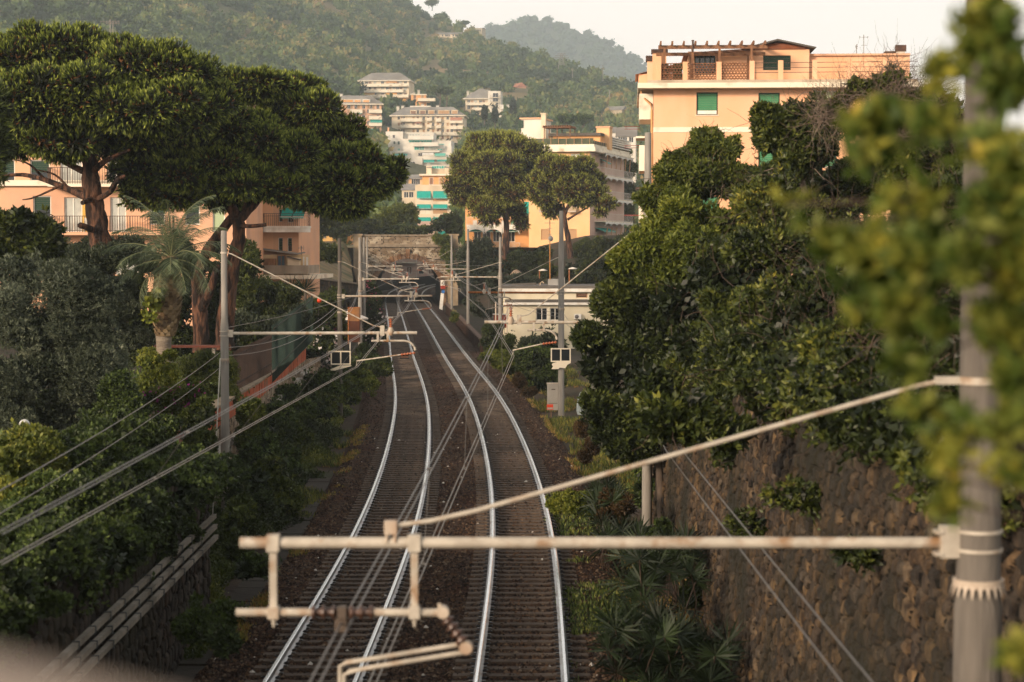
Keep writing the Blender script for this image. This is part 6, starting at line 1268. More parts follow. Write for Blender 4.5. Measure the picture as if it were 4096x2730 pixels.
# H right house
H_, xH, zH = flats('cream house with steep grey roof, alone on the right of the hillside', 1862, 1985, 900, 398, 455, 14, cream_w, [410, 430], [1875, 1889, 1902, 1922, 1935, 1972], roof='hip', roofh=4.6, rz=R(-5), kinds=('glass', 'shutter', 'sheer'), cw=1.3, ch=1.8,
    bal=[(1865, 1985, 421, 1.8), (1890, 1985, 442, 2.5)], chim=[(1872, 366), (1886, 372), (1915, 364), (1946, 362), (1957, 364), (1979, 366)], over=1.)
x0, z0_ = H_.f(1952, 395, -1); x1, _ = H_.f(2003, 395, -1); H_.body(x0, x1, -1, 8, 20, z0_+3.2, white_w, 'wing_walls'); H_.body(x0+1, x1+4, -3, 8, 20, H_.f(1960, 420, -3)[1], white_w, 'lower_terrace')
for v in (386, 404, 425): xa, z = H_.f(1962, v, -1); xb, _ = H_.f(2000 if v < 410 else 2028, v, -1); H_.balcony(xa, xb, z-.6, dep=1.5 if v < 410 else 3, rail=1, style='bars', off=-1, rmat=metal_d, step=.5); H_.win((xa+1, z-.5, xa+3.4, z+1.4), 'glass', off=-1.1, d=0)
xa, z = H_.f(1999, 422, -3); H_.awning(xa, xa+3.4, z, 1.6, 1.5, mat=white_paint, off=-3)
# I white terraced flats
T_ = Bd('apartment_building', 'stepped white terraced flats with teal windows and trellised balconies, left of the pines', 'building', 1543, 650, R(-3), 'flats on the hillside', 0)
def tb(u0, u1, v0, v1, y0, y1, mat=white_w, nm='terrace_walls'): a, zt_ = T_.f(u0, v0, y0); b, zb_ = T_.f(u1, v1, y0); T_.body(a, b, y0, y1, zb_, zt_, mat, nm); return a, b, zt_, zb_
tb(1543, 1612, 527, 760, 4, 16); tb(1612, 1735, 530, 760, 6, 16); tb(1600, 1735, 556, 760, 3, 16); tb(1650, 1805, 563, 760, 3.5, 16); tb(1612, 1757, 586, 760, 0, 10); tb(1757, 1806, 586, 760, 1.2, 10); tb(1580, 1800, 628, 760, -3, 5); tb(1560, 1690, 632, 780, -4.5, 2); tb(1690, 1806, 660, 780, -5, 2)
for (u0, u1, v0, v1, y, k, m) in ((1570, 1580, 540, 554, 4, 'glass', None), (1554, 1560, 541, 554, 4, 'sheer', None), (1590, 1600, 565, 580, 3, 'shutter', green_dk), (1573, 1582, 566, 578, 3, 'shutter', green_dk),
    (1636, 1680, 535, 552, 6, 'sheer', None), (1690, 1720, 538, 552, 6, 'sheer', None), (1635, 1680, 563, 571, 3, 'glass', teal), (1684, 1728, 564, 571, 3, 'glass', teal), (1657, 1697, 587, 601, 0, 'glass', teal), (1700, 1745, 592, 602, 0, 'sheer', None), (1756, 1778, 575, 592, 1.2, 'glass', teal), (1750, 1770, 596, 602, -.1, 'glass', teal),
    (1672, 1690, 612, 626, -3, 'glass', None), (1590, 1600, 595, 604, 0, 'glass', teal), (1611, 1620, 622, 631, -3, 'glass', teal), (1784, 1792, 620, 630, -3, 'glass', teal), (1600, 1620, 648, 660, -4.5, 'glass', None), (1640, 1660, 648, 660, -4.5, 'glass', None), (1700, 1738, 641, 651, -5, 'glass', teal)):
    T_.win(T_.rect(u0, v0, u1, v1, y-.05), k, off=y-.1, mat=m, d=0, bars=3 if u1-u0 > 20 else 1)
for (u0, u1, v, y, d_) in ((1633, 1735, 556, 3, 1.2), (1655, 1755, 583, 0, 1.8), (1678, 1760, 606, 0, 1.4), (1755, 1780, 592, 1.2, .8), (1580, 1625, 607, -.5, 1.5), (1695, 1790, 636, -3, 1.8), (1560, 1640, 632, -4.6, .8), (1580, 1690, 668, -4.6, 1.2), (1560, 1680, 690, -4.6, 1.2), (1700, 1800, 661, -5, 1.2)):
    a, z = T_.f(u0, v, y); b, _ = T_.f(u1, v, y); T_.balcony(a, b, z, dep=d_, rail=.9, style='solid' if u0 % 2 else 'bars', off=y, mat=white_w, th=.35, step=.4)
for (u0, u1, v, y, dr, ot, m) in ((1634, 1728, 560, 3, .3, .8, teal), (1716, 1755, 589, 0, .3, .8, M('pale_awning', '#9fb8a8')), (1740, 1783, 614, -3, .9, 2, M('mint_awning', '#5fae98')), (1690, 1735, 612, -3, .7, 2, white_paint), (1750, 1795, 640, -5, .5, 1.2, teal), (1577, 1630, 616, -3, .6, 1., teal), (1695, 1738, 641, -5, .8, .9, teal)):
    a, z = T_.f(u0, v, y); b, _ = T_.f(u1, v, y); T_.awning(a, b, z, dr, ot, mat=m, off=y-.1)
x, z = T_.f(1552, 510, 5); T_.chimney(x, 6, T_.f(1552, 527, 5)[1], z, .5, pink_w)
# small houses and terraces
def cottage(label, u0, u1, Y, v_top, v_bot, dep, mat, rh, rz=0., cols=(), rowv=None, roofm=None, axis='x', cat_='house', ter=None):
    if Y > 600: Y = solveY(u0, v_bot)
    b = Bd('house', label, cat_, u0, Y, rz, 'small houses on the hill', 0); xr, zt_ = b.f(u1, v_top); zb_ = b.f(u0, v_bot)[1]; hs = [(b.f(c, rowv)[0]-.55, b.f(c, rowv)[1]-.7, b.f(c, rowv)[0]+.55, b.f(c, rowv)[1]+.7) for c in cols]
    b.wall('facade', 0, xr, zb_-8, zt_, hs, mat); b.body(0, xr, .24, dep, zb_-8, zt_-.02, mat); [b.win(h_, 'glass') for h_ in hs]; b.gable(0, xr, 0, dep, zt_, rh, roofm or slate, axis=axis, over=.3); return b
cottage('long white farmhouse with a row of dark windows high up near the ridge', 1750, 1848, 1330, 137, 158, 9, cream_w, 1.6, R(-8), (1770, 1783, 1789, 1797, 1813, 1823, 1830, 1838), 143)
cottage('pale flat topped house on the ridge line, near the far mountain', 1878, 1928, 1420, 113, 135, 9, M('ridge_house_wall', '#b0a48e', '#bcb09a', scale=.3, rough=.9), .6, R(-15), (1912, 1920), 122)
cottage('tiny salmon house with a gable, right of the hillside houses', 2070, 2104, 1010, 349, 358, 8, pink_w, 2.2, R(20), (), 350, M('salmon_tiles', '#b0705a', '#c08468', scale=1), axis='y')
cottage('pale stone barn with a grey gabled roof, low on the right slope', 2418, 2488, 700, 440, 462, 7, M('barn_stone', '#a89a80', '#bcae94', scale=.6, rough=.95), 1.9, R(-25), (), 445)
cottage('white house with a dark porch below the small cream house, behind roof aerials', 2466, 2543, 500, 545, 600, 9, white_w, 2.4, R(-5), (2482, 2500, 2525), 560)
cottage('second white house, left of the one beside the peach block, with a grey roof', 2410, 2470, 520, 530, 600, 9, white_w, 1.6, R(4), (2425, 2440), 550)
cottage('brick and cream house just below the stepped white flats', 1640, 1700, 520, 716, 760, 9, peach2_w, 1.2, R(5), (1655, 1672), 728)
cottage('pale house with grey roof tucked behind the left edge of the awning block', 1608, 1662, 490, 760, 850, 9, cream_w, 1.6, R(0), (1625, 1645), 780)
# retaining terraces above left block
t = thing('terrace_wall', 'long pale terrace wall on the hillside above the left pine crown', 'stone wall', P(1250, 325, 980), group='terrace walls on the hillside'); q = MB(); a, b = P(1120, 318, 960), P(1330, 330, 960); q.box((a.x, 960, a.z-12), (b.x, 961, a.z)); q.build('stone_face', M('terrace_stone', '#96866a', '#a89a7c', scale=.3, rough=.95), t, world=True)
t = thing('terrace_wall', 'upper pale terrace wall with a shed roof, above the long one', 'stone wall', P(1280, 305, 1010), group='terrace walls on the hillside'); q = MB(); a, b = P(1228, 303, 1010), P(1318, 308, 1010); q.box((a.x, 1010, a.z-6), (b.x, 1012, a.z)); q.build('stone_face', cream_w, t, world=True)
# ---------------------------------------------------------------- J: pink flats behind the left pines
J = Bd('apartment_building', 'long pink apartment block behind the left pine trunks, with balconies and green shutters', 'building', -60, 126, R(2), zb=1)
xJ = J.f(985, 900)[0]; zJ = J.f(300, 420)[1]
jw = [(132, 784, 205, 885, 'half', green_dk), (256, 790, 330, 928, 'sheer', None), (440, 790, 505, 928, 'sheer', None), (600, 790, 660, 900, 'half', green_dk), (740, 790, 800, 900, 'half', green_dk), (850, 790, 900, 928, 'shutter', pale_sh), (120, 640, 200, 730, 'half', green_dk), (240, 640, 330, 735, 'sheer', None), (430, 640, 500, 735, 'sheer', None), (600, 640, 660, 720, 'shutter', green_dk), (0, 640, 60, 730, 'half', green_dk),
      (260, 990, 330, 1090, 'half', green_dk), (460, 1000, 560, 1100, 'sheer', None)]
hJ = [J.rect(*w[:4]) for w in jw]; J.wall('facade', 0, xJ, 1, zJ, hJ, pink_w); J.body(0, xJ, .24, 12, 1, zJ-.02, pink_w)
for w, h in zip(jw, hJ): J.win(h, w[4], mat=w[5] if w[4] != 'sheer' else None)
for v in (745, 552): z0_ = J.f(300, v)[1]; J.slab(-.2, xJ+.1, -.25, .0, z0_, z0_+.35, cream_trim, 'string_course')
J.balcony(J.f(212, 930)[0], J.f(700, 930)[0], J.f(300, 930)[1], dep=1.1, rail=1., rmat=metal_d, mat=pink_w, step=.15); J.balcony(J.f(205, 738)[0], J.f(560, 738)[0], J.f(300, 738)[1], dep=1.2, rail=1., rmat=metal_d, mat=cream_trim, step=.15)
a = J.f(330, 900, 0)[0]; b = J.f(372, 900, 0)[0]; q = MB(); q.box((a, -.02, J.f(300, 928)[1]), (b, .0, J.f(300, 790)[1])); J.part(q, 'yellow_panel', M('yellow_render', '#c8a050', rough=.9))
J.slab(-.6, xJ+.6, -.7, 13, zJ, zJ+.3, cream_trim)
q = MB(); x, z = J.f(335, 905, -.6); q.box((x, -.7, z), (x+.5, -.35, z+.05)); q.box((x, -.42, z), (x+.5, -.36, z+.5)); 
for dx in (0, .45): q.box((x+dx, -.7, z-.42), (x+dx+.05, -.65, z)); q.box((x+dx, -.4, z-.42), (x+dx+.05, -.36, z))
J.part(q, 'balcony_chair', white_paint)
antenna('tall double television aerial rising behind the biggest stone pine', 441, 78, 160, 126, 1.1, 7); antenna('second television aerial pole standing right beside the tall double one', 452, 84, 160, 127, .8, 6)
q = MB(); x, z = J.f(441, 150, 3); q.box((x-.3, 3, zJ), (x+.6, 4, z-.3)); J.part(q, 'roof_tank', cream_w)
# ---------------------------------------------------------------- K: villa with the round balcony
K = Bd('villa', 'pink villa with a round white balcony, a teal awning and a cluttered roof terrace', 'building', 1040, 140, R(-4), zb=1)
xK = K.f(1192, 950)[0]; zK = K.f(1100, 800)[1]; x_c = K.f(1093, 950)[0]
kw = [(1113, 952, 1131, 1007, 'shutter', green_dk), (1150, 952, 1168, 1007, 'half', green_dk), (1115, 838, 1130, 888, 'half', green_dk), (1150, 838, 1175, 890, 'glass', None)]
hK = [K.rect(*w[:4]) for w in kw]; K.wall('facade', x_c, xK, 1, zK, hK, pink_w); K.wall('corner_wall', -2.5, x_c, 1, zK, [], peach_w, off=-.02); K.body(-2.5, xK, .24, 9, 1, zK-.02, pink_w)
for w, h in zip(kw, hK): K.win(h, w[4], mat=w[5])
K.body(K.f(970, 900)[0], 0, -1.0, 8, 1, zK+.8, pink_w, 'left_wing'); K.slab(K.f(968, 900)[0], .08, -1.15, 8, K.f(1000, 943)[1], K.f(1000, 928)[1], cream_trim, 'string_course'); K.slab(-3, xK+.5, -1.2, 9.5, zK+.8, zK+1.05, cream_trim)
zf = K.f(1100, 930, -1)[1]; x0, x1 = K.f(1047, 920, -1)[0], K.f(1230, 920, -1)[0]
q = MB(); pts = [(x0, .2)]+[(x0+.35-.35*math.cos(a), -.9-.35*math.sin(a)) for a in np.linspace(0, 1.57, 5)]+[(x1-.5+.5*math.sin(a), -.75-.5*math.cos(a)) for a in np.linspace(0, 1.57, 6)]+[(x1, .2)]
q.slab(pts, zf, zf+.30); q.slab([(x+(-.05 if x < 3 else .05), y-.06 if y < 0 else y) for x, y in pts], zf+.30, zf+.42); o = K.part(q, 'balcony', white_paint)
q = MB(); 
for (xa, ya), (xb, yb) in zip(pts[:-1], pts[1:]):
    q.beam((xa, ya+.05, zf+1.25), (xb, yb+.05, zf+1.25), .035, .035); q.beam((xa, ya+.05, zf+1.1), (xb, yb+.05, zf+1.1), .025, .025); n = max(1, int(math.hypot(xb-xa, yb-ya)/.14))
    for i in range(n): f = i/n; q.beam((xa+(xb-xa)*f, ya+(yb-ya)*f+.05, zf+.42), (xa+(xb-xa)*f, ya+(yb-ya)*f+.05, zf+1.25), .016, .016)
K.part(q, 'railing', metal_d, o)
q = MB()
xa_, xb_ = K.f(1134, 850)[0], K.f(1226, 850)[0]; zz = K.f(1150, 832)[1]
K.awning(xa_, (xa_+xb_)/2-.03, zz, .62, 1.1, off=-.1, val=.14); K.awning((xa_+xb_)/2+.03, xb_, zz, .62, 1.1, off=-.1, val=.14)
# roof terrace below
zt_ = K.f(1100, 1105, -1.5)[1]; K.slab(K.f(1050, 1110, -1.6)[0], K.f(1262, 1110, -1.6)[0], -1.9, 6, zt_-.2, zt_+.06, cream_trim, 'terrace_slab')
q = MB(); xa, xb = K.f(1043, 1090, -1.5)[0], K.f(1234, 1090, -1.5)[0]; q.box((xa, -1.5, zt_+.15), (xb, -1.35, zt_+.72)); q.box((xb-.12, -1.35, zt_+.15), (xb, 3, zt_+.72)); 
for i in range(5): x = xa+(xb-xa)*i/4; q.box((x-.05, -1.48, zt_+.06), (x+.05, -1.38, zt_+.15))
K.part(q, 'terrace_parapet', M('stained_render', '#8c8070', '#a39682', scale=1, rough=.95, c3='#6a5f50', s3=.8, stretch=(1, 1, .3)))
K.body(xa, K.f(1208, 1090, -1)[0], -.8, 2.0, zt_, K.f(1100, 1020, -.8)[1], M('shed_wall', '#b89870', '#c4a880', scale=1, rough=.9), 'terrace_shed')
q = MB(); za_, zb__ = K.f(1050, 1000, -1)[1], K.f(1190, 1020, -1)[1]; q.add([(xa-.05, -1.15, za_), (K.f(1190, 1020, -1)[0], -1.15, zb__), (K.f(1190, 1020, -1)[0], 2.1, zb__+.1), (xa-.05, 2.1, za_+.1), (xa-.05, -1.15, za_+.07), (K.f(1190, 1020, -1)[0], -1.15, zb__+.07), (K.f(1190, 1020, -1)[0], 2.1, zb__+.17), (xa-.05, 2.1, za_+.17)], [(0, 1, 2, 3), (7, 6, 5, 4), (0, 4, 5, 1), (1, 5, 6, 2), (2, 6, 7, 3), (3, 7, 4, 0)]); K.part(q, 'shed_roof', slate)
K.slab(K.f(1045, 1060, -1)[0], K.f(1103, 1060, -1)[0], -.95, -.86, K.f(1050, 1073, -1)[1], K.f(1050, 1035, -1)[1], wood, 'wood_screen'); K.win(K.rect(1110, 1022, 1142, 1072, -.9), 'glass', off=-.98, mat=M('blue_curtain', '#28506a', '#3a4a50', scale=2), d=0, frame=wood, name='shed_door')
K.body(K.f(1152, 1060, -1)[0], K.f(1200, 1060, -1)[0], -1.15, -.3, zt_+.2, K.f(1170, 1032, -1)[1], cream_w, 'white_cabin'); q = MB(); q.beam((K.f(1150, 1030, -1)[0], -.8, K.f(1150, 1028, -1)[1]), (K.f(1204, 1040, -1)[0], -.8, K.f(1204, 1040, -1)[1]), 1.1, .08); K.part(q, 'cabin_roof', felt)
for u, v0, v1 in ((1203, 1020, 1070), (1213, 1028, 1068), (1228, 1030, 1072)): x, z0_ = K.f(u, v1, -.5); _, z1_ = K.f(u, v0, -.5); K.slab(x-.06, x+.06, -.55, -.42, z0_, z1_, white_paint, 'vent_post')
antenna('small aerial cluster on the villa roof terrace', 1206, 984, 1040, 139.5, .35, 4)
# green shed and yellow wall beyond the villa
b = Bd('shed', 'dark green tin shed just right of the villa', 'shed', 1190, 150, 0, zb=3); xr, zt_ = b.f(1247, 953); b.body(0, xr, 0, 5, 3, zt_, M('green_tin', '#1f5a44', '#276a50', scale=1, rough=.7)); b.gable(0, xr, 0, 5, zt_, .45, M('green_tin_roof', '#2a4a3c'), axis='y', over=.15); q = MB(); q.tube([(xr+.05, -.1, 3), (xr+.05, -.1, zt_), (xr-.0, -.1, zt_+.05)], .05, 6); b.part(q, 'pipe', metal_w)
b = Bd('house', 'yellow house glimpsed through the trees left of the tunnel', 'house', 1278, 290, 0, 'small houses on the hill', zb=5); xr, zt_ = b.f(1330, 925); b.body(0, xr, 0, 6, 5, zt_, M('yellow_house_wall', '#b89050', '#c49c5c', scale=.5)); b.gable(0, xr, 0, 6, zt_, .8, slate, over=.2); b.win(b.rect(1295, 940, 1303, 955, -.02), 'glass', off=-.08, d=0)
b = Bd('house', 'orange house wall glimpsed under the pine crown above the tunnel', 'house', 1350, 300, 0, 'small houses on the hill', zb=5); xr, zt_ = b.f(1400, 840); b.body(0, xr, 0, 6, 5, zt_, orange_w); b.gable(0, xr, 0, 6, zt_, .8, slate, over=.2); b.win(b.rect(1365, 850, 1376, 868, -.02), 'glass', off=-.08, d=0)
# ---------------------------------------------------------------- cream trackside building
S = Bd('station_building', 'cream single storey trackside building with two flat roofs, behind the right hand masts', 'building', 2012, 176, R(-2), zb=-2)
xS = S.f(2600, 1250)[0]; zu = S.f(2200, 1168)[1]; zl2 = S.f(2200, 1220, -1.6)[1]
hu = S.rect(2305, 1174, 2350, 1192); S.wall('upper_wall', 0, xS, -2, zu, [hu], M('cream_station', '#d6ccb0', '#ded6be', scale=.4, rough=.9, c3='#c4b898', s3=.3)); S.body(0, xS, .24, 9, -2, zu-.02, MATS['cream_station']); S.win(hu, 'half', mat=brown_sh, frame=tan_sh)
S.slab(-.4, xS, -.4, 9.4, zu, zu+.28, white_paint, 'roof_edge'); S.slab(-.3, xS, -.3, 9.3, zu+.28, zu+.5, felt, 'roof')
hl = [S.rect(2144, 1232, 2190, 1283, -1.6), S.rect(2200, 1232, 2240, 1283, -1.6)]
x0 = S.f(2030, 1250, -1.6)[0]; S.wall('lower_wall', x0, xS, -2, zl2, hl, MATS['cream_station'], off=-1.6); S.body(x0, xS, -1.36, 0, -2, zl2-.02, MATS['cream_station'], 'lower_body')
for h in hl: S.win(h, 'glass', off=-1.6)
S.slab(x0-.3, xS, -2.0, -.01, zl2, zl2+.2, white_paint, 'lower_roof_edge'); S.slab(x0-.2, xS, -1.9, -.02, zl2+.2, zl2+.42, felt, 'lower_roof')
a, z0_ = S.f(2192, 1145, 3); b_, z1_ = S.f(2245, 1118, 3); S.body(a, b_+.3, 3, 5, zu+.5, z1_, M('grey_render', '#8c8a84', '#9a9892', scale=1, rough=.9), 'roof_box'); x, z = S.f(2252, 1110, 3); S.slab(x-.12, x+.12, 3.2, 3.5, zu+.5, z, white_paint, 'flue')
q = MB(); x, z = S.f(2168, 1138, 3); q.tube([(x-.15, 3, z-.2), (x-.15, 3, z+.1), (x, 3, z+.25), (x+.15, 3, z+.1)], .04, 6); S.part(q, 'roof_pipe', cream_w); q = MB(); a, z = S.f(2045, 1140, 5); b_, _ = S.f(2145, 1140, 5); q.beam((a, 5, z), (b_, 5, z+.1), .5, .18); S.part(q, 'roof_flashing', felt)
for k, v in enumerate((1267, 1301)):
    x, z = S.f(2310, v, -1.62); o = S.t; t = thing('air_conditioner', ('upper' if k == 0 else 'lower')+' of the two white air conditioners on the cream wall', 'air conditioner', (S.o.x, S.o.y, z), R(-2), group='air conditioners on the cream wall'); 
    q = MB(); q.box((x-.30, -2.0, -.22), (x+.33, -1.66, .22)); q.build('casing', white_paint, t, bevel=.03); q = MB(); q.lathe((x-.06, -2.0, 0), [(.17, 0), (.17, .02), (.03, .025)], 20, axis=(0, -1, 0)); q.build('fan_grille', M('grille_grey', '#6a6866', rough=.6), t); q = MB(); q.box((x-.25, -1.7, -.26), (x-.2, -1.61, -.22)); q.box((x+.22, -1.7, -.26), (x+.27, -1.61, -.22)); q.build('bracket', metal_d, t)
# apartment seen through the tunnel
U = Bd('apartment_building', 'pink-grey flats seen through the tunnel mouth, beyond the far portal', 'building', 1500, 420, R(10), zb=-1)
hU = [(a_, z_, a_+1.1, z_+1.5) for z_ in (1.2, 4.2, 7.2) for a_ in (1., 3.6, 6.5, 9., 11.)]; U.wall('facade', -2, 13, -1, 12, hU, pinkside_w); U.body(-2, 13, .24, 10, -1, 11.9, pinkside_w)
for i, h in enumerate(hU): U.win(h, 'half' if i % 2 else 'glass', mat=brown_sh)
for z in (.6, 3.6, 6.6): U.balcony(3, 8.5, z, dep=1.2, mat=cream_trim, step=.3)
# ================================================================ WOODED HILLSIDE
FOOT = []                                   # building footprints kept free of trees: (x0,x1,y0,y1)
for (u0, u1, Y, d) in ((1560, 1862, 755, 30), (1432, 1750, 855, 32), (1318, 1535, GY-12, 30), (1855, 2040, 885, 30), (1540, 1812, 636, 26), (1655, 1870, 425, 40), (1745, 1852, 1310, 30), (1875, 1930, 1405, 25), (2400, 2550, 480, 45), (1600, 1710, 470, 70), *[((lambda Y: (a, b, Y-2, 14))(solveY(a, v))) for a, b, v in ((2065, 2110, 358), (2412, 2492, 462))], (1860, 2700, 264, 60), (1230, 1340, 1000, 14)):
    FOOT.append(((u0-2048)/F*Y, (u1-2048)/F*Y, Y, Y+d))
def tree_protos(nv, K):
    out = []
    for i in range(nv):
        d = unit(NR.normal(size=(K, 3))+np.array([0, -.0, .55])); r = .78+.3*NR.random(K); r *= 1+.35*(fbm(d[:, 0]*2+i*5, d[:, 1]*2+d[:, 2]*2, 2, i)-.5)*2
        C = d*r[:, None]*np.array([1, 1, .95]); D = unit(d+rand_dir(K)*.9); V, _ = leaves(C-D*.15, D, .46*(.7+.6*NR.random(K)), .34)
        la, lo = 4, 8; th = np.linspace(.15, 2.2, la+1); ph = np.linspace(0, 2*math.pi, lo+1)
        def sp(a, b): rr = .76*(1+.22*math.sin(3*b+i)*math.sin(2*a+i)); return (rr*math.sin(a)*math.cos(b), rr*math.sin(a)*math.sin(b), rr*.92*math.cos(a))
        core = np.array([[sp(th[a], ph[b]), sp(th[a+1], ph[b]), sp(th[a+1], ph[b+1]), sp(th[a], ph[b+1])] for a in range(la) for b in range(lo)]).reshape(-1, 3)
        out.append(np.concatenate([V, core]))
    return np.stack(out)
hill_leaf = leafmat('hillside_foliage', ['#22301a', '#324424', '#46592c', '#606c38', '#7e7a46', '#988254', '#ae9264'], trans=.1)
def forest(name, X, Y, Z, S, T, K=60, nv=10, mat=None, parent=None):
    pr = tree_protos(nv, K); n = len(X); idx = NR.integers(0, nv, n); a = NR.random(n)*6.28; c, s = np.cos(a)[:, None], np.sin(a)[:, None]
    V = pr[idx]; V = np.stack([V[..., 0]*c-V[..., 1]*s, V[..., 0]*s+V[..., 1]*c, V[..., 2]], -1)*S[:, None, :] + np.stack([X, Y, Z], -1)[:, None]
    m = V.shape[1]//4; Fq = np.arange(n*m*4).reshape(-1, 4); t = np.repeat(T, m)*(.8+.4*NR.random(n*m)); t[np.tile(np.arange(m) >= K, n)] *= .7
    return np_mesh(name, V.reshape(-1, 3), Fq, mat or hill_leaf, parent, tint=np.clip(t, 0, 1))
Xs, Ys_, = [], []
Y = 300.
while Y < 1530:
    sp_ = 5.6+Y*.0022; n = int(.62*Y/sp_); u = -500+5100*(np.arange(n)+NR.random(n))/n; Xs.append((u-2048)/F*Y); Ys_.append(Y+sp_*(NR.random(n)-.5)); Y += sp_*.85
X = np.concatenate(Xs); Y = np.concatenate(Ys_); U = 2048+F*X/Y
clear = (fbm(X/60., Y/100., 3, 31) < .33) & (fbm(X/14., Y/14., 2, 33) < .40); ok = ~clear & (Y < Yr(U)+8)
for (x0, x1, y0, y1) in FOOT: ok &= ~((X > x0) & (X < x1) & (Y > y0-3) & (Y < y1))
for (u, v, ru, rv) in ((1800, 168, 90, 10), (1740, 150, 60, 6), (1300, 330, 120, 14), (2085, 362, 60, 9), (2030, 385, 40, 10), (1900, 105, 60, 8), (1940, 190, 60, 5)):
    vv = 978-(hz(U, Y)-H)*F/Y; ok &= ~((np.abs(U-u) < ru) & (np.abs(vv-v) < rv))
X, Y, U = X[ok], Y[ok], U[ok]; Z = hz(U, Y)
vt_ = 978-(Z+5.5-H)*F/Y; ok = ~((Y < 446) & (U > 1540) & (U < 1870) & (vt_ < np.where(U < 1655, 840, 895))) & ~((Y < 640) & (U > 1540) & (U < 1815) & (vt_ < 735)) & ~((Y < 760) & (U > 1555) & (U < 1865) & (vt_ < 560)) & ~((Y < 860) & (U > 1430) & (U < 1645) & (vt_ < 398)) & ~((Y < GY+8) & (U > 1310) & (U < 1535) & (vt_ < 492)) & ~((Y < 890) & (U > 1840) & (U < 2040) & (vt_ < 440)) & ~((Y < 500) & (U > 2400) & (U < 2560) & (vt_ < 600)) & ~((U > 2410) & (U < 2495) & (vt_ < 458) & (vt_ > 300) & (Y < 700))
X, Y, U, Z = X[ok], Y[ok], U[ok], Z[ok]; n = len(X)
sc = (2.3+2.6*NR.random(n)**1.4)*(1+.25*(fbm(X/60, Y/60, 2, 9)-.5)); S = np.stack([sc, sc, sc*(.8+.45*NR.random(n))], -1)
T = np.clip(.15+.50*NR.random(n)**1.5+.9*(fbm(X/55., Y/90., 3, 41)-.42), .02, .98)
fo = forest('hillside_woodland', X, Y, Z+sc*.45, S, T, 50); tag(fo, kind='stuff')
m = 5200; u = 380+NR.random(m)*3100; tt = NR.random(m)**.8; YM_ = 2750+500*tt; xx = (u-2048)/F*YM_; b_ = H+(978-mz(u))/F*3250; zz = -20+(b_+20)*tt**1.2+36*(fbm(xx/160, YM_/160, 4, 2)-.5)*np.clip(tt*2, 0, 1)*np.clip((1-tt)*4, .1, 1)
s_ = 5+7*NR.random(m); fo2 = forest('mountain_woodland', xx, YM_, zz+4, np.stack([s_, s_, s_*.8], -1), NR.random(m)*.35, 14); tag(fo2, kind='stuff')
# town edge greenery around the central buildings, one mass low on the slope
m = 900; u = -300+NR.random(m)*4600; Yt = 316+NR.random(m)*50; X = (u-2048)/F*Yt; ok = ~((u > 1850) & (u < 2700)) & ~((X-CX(Yt) < 13) & (X-CX(Yt) > -25)); X, Yt, u = X[ok], Yt[ok], u[ok]; sc = 2+2*NR.random(len(X))
tag(forest('slope_thicket', X, Yt, hz(u, Yt)+.8, np.stack([sc, sc, sc], -1), NR.random(len(X))*.6, 70), kind='stuff')
def hill_pine(label, u, vt, vb, Y, w, grp):
    a = P(u, vb, Y); t = thing('stone_pine', label, 'tree', (a.x, Y, a.z), group=grp); c = P(u, vt, Y); r = w*Y/F
    limbs(t, [([a, a.lerp(c, .5)+Vector((.4, 0, 0)), c], .35, .2), ([a.lerp(c, .5), c+Vector((-r*.5, 0, -.3))], .2, .1)], bark_grey); crown(t, knobs([(c.x, Y, c.z, r, r, r*.42)], 6, .4), 420, .7, .5, hill_leaf, tint=(.15, .6), k=4); return t
hill_pine('slim umbrella pine with a forked pale trunk behind the big cream block, left one', 1758, 362, 430, 792, 28, 'umbrella pines on the hillside')
hill_pine('slim umbrella pine with a leaning pale trunk behind the big cream block, right one', 1785, 366, 432, 794, 26, 'umbrella pines on the hillside')
hill_pine('umbrella pine on the ridge skyline at the top of the left hill', 1728, 12, 45, 1496, 32, 'umbrella pines on the hillside')
hill_pine('small wind bent pine on the ridge beside the flat topped house', 1862, 92, 112, 1400, 16, 'umbrella pines on the hillside')
hill_pine('round pine low on the right slope, left of the stone barn', 2262, 478, 510, 560, 40, 'umbrella pines on the hillside')
hill_pine('dark round pine low on the right slope, nearest the peach block', 2330, 480, 512, 560, 34, 'umbrella pines on the hillside')
for u, v0, v1, Y, l in ((1938, 425, 478, 720, 'narrow cypress below the small cream house, left one'), (1980, 425, 486, 700, 'narrow cypress below the small cream house, right one'), (2052, 395, 470, 860, 'tall dark cypress right of the small cream house')):
    a, b_ = P(u, v1, Y), P(u, v0, Y); t = thing('cypress_tree', l, 'tree', a, group='cypresses on the hillside'); zc = (a.z+b_.z)/2; hh = (b_.z-a.z)/2
    crown(t, [(a.x, Y, zc-hh*.2, hh*.33, hh*.33, hh*.9), (a.x, Y, zc+hh*.45, hh*.18, hh*.18, hh*.55)], 380, .6, .35, evergreen, tint=(0, .5), k=4); q = MB(); q.tube([a+Vector((0, 0, -2)), a+Vector((0, 0, hh))], .2, 6); q.build('trunk', bark_grey, t, world=True)
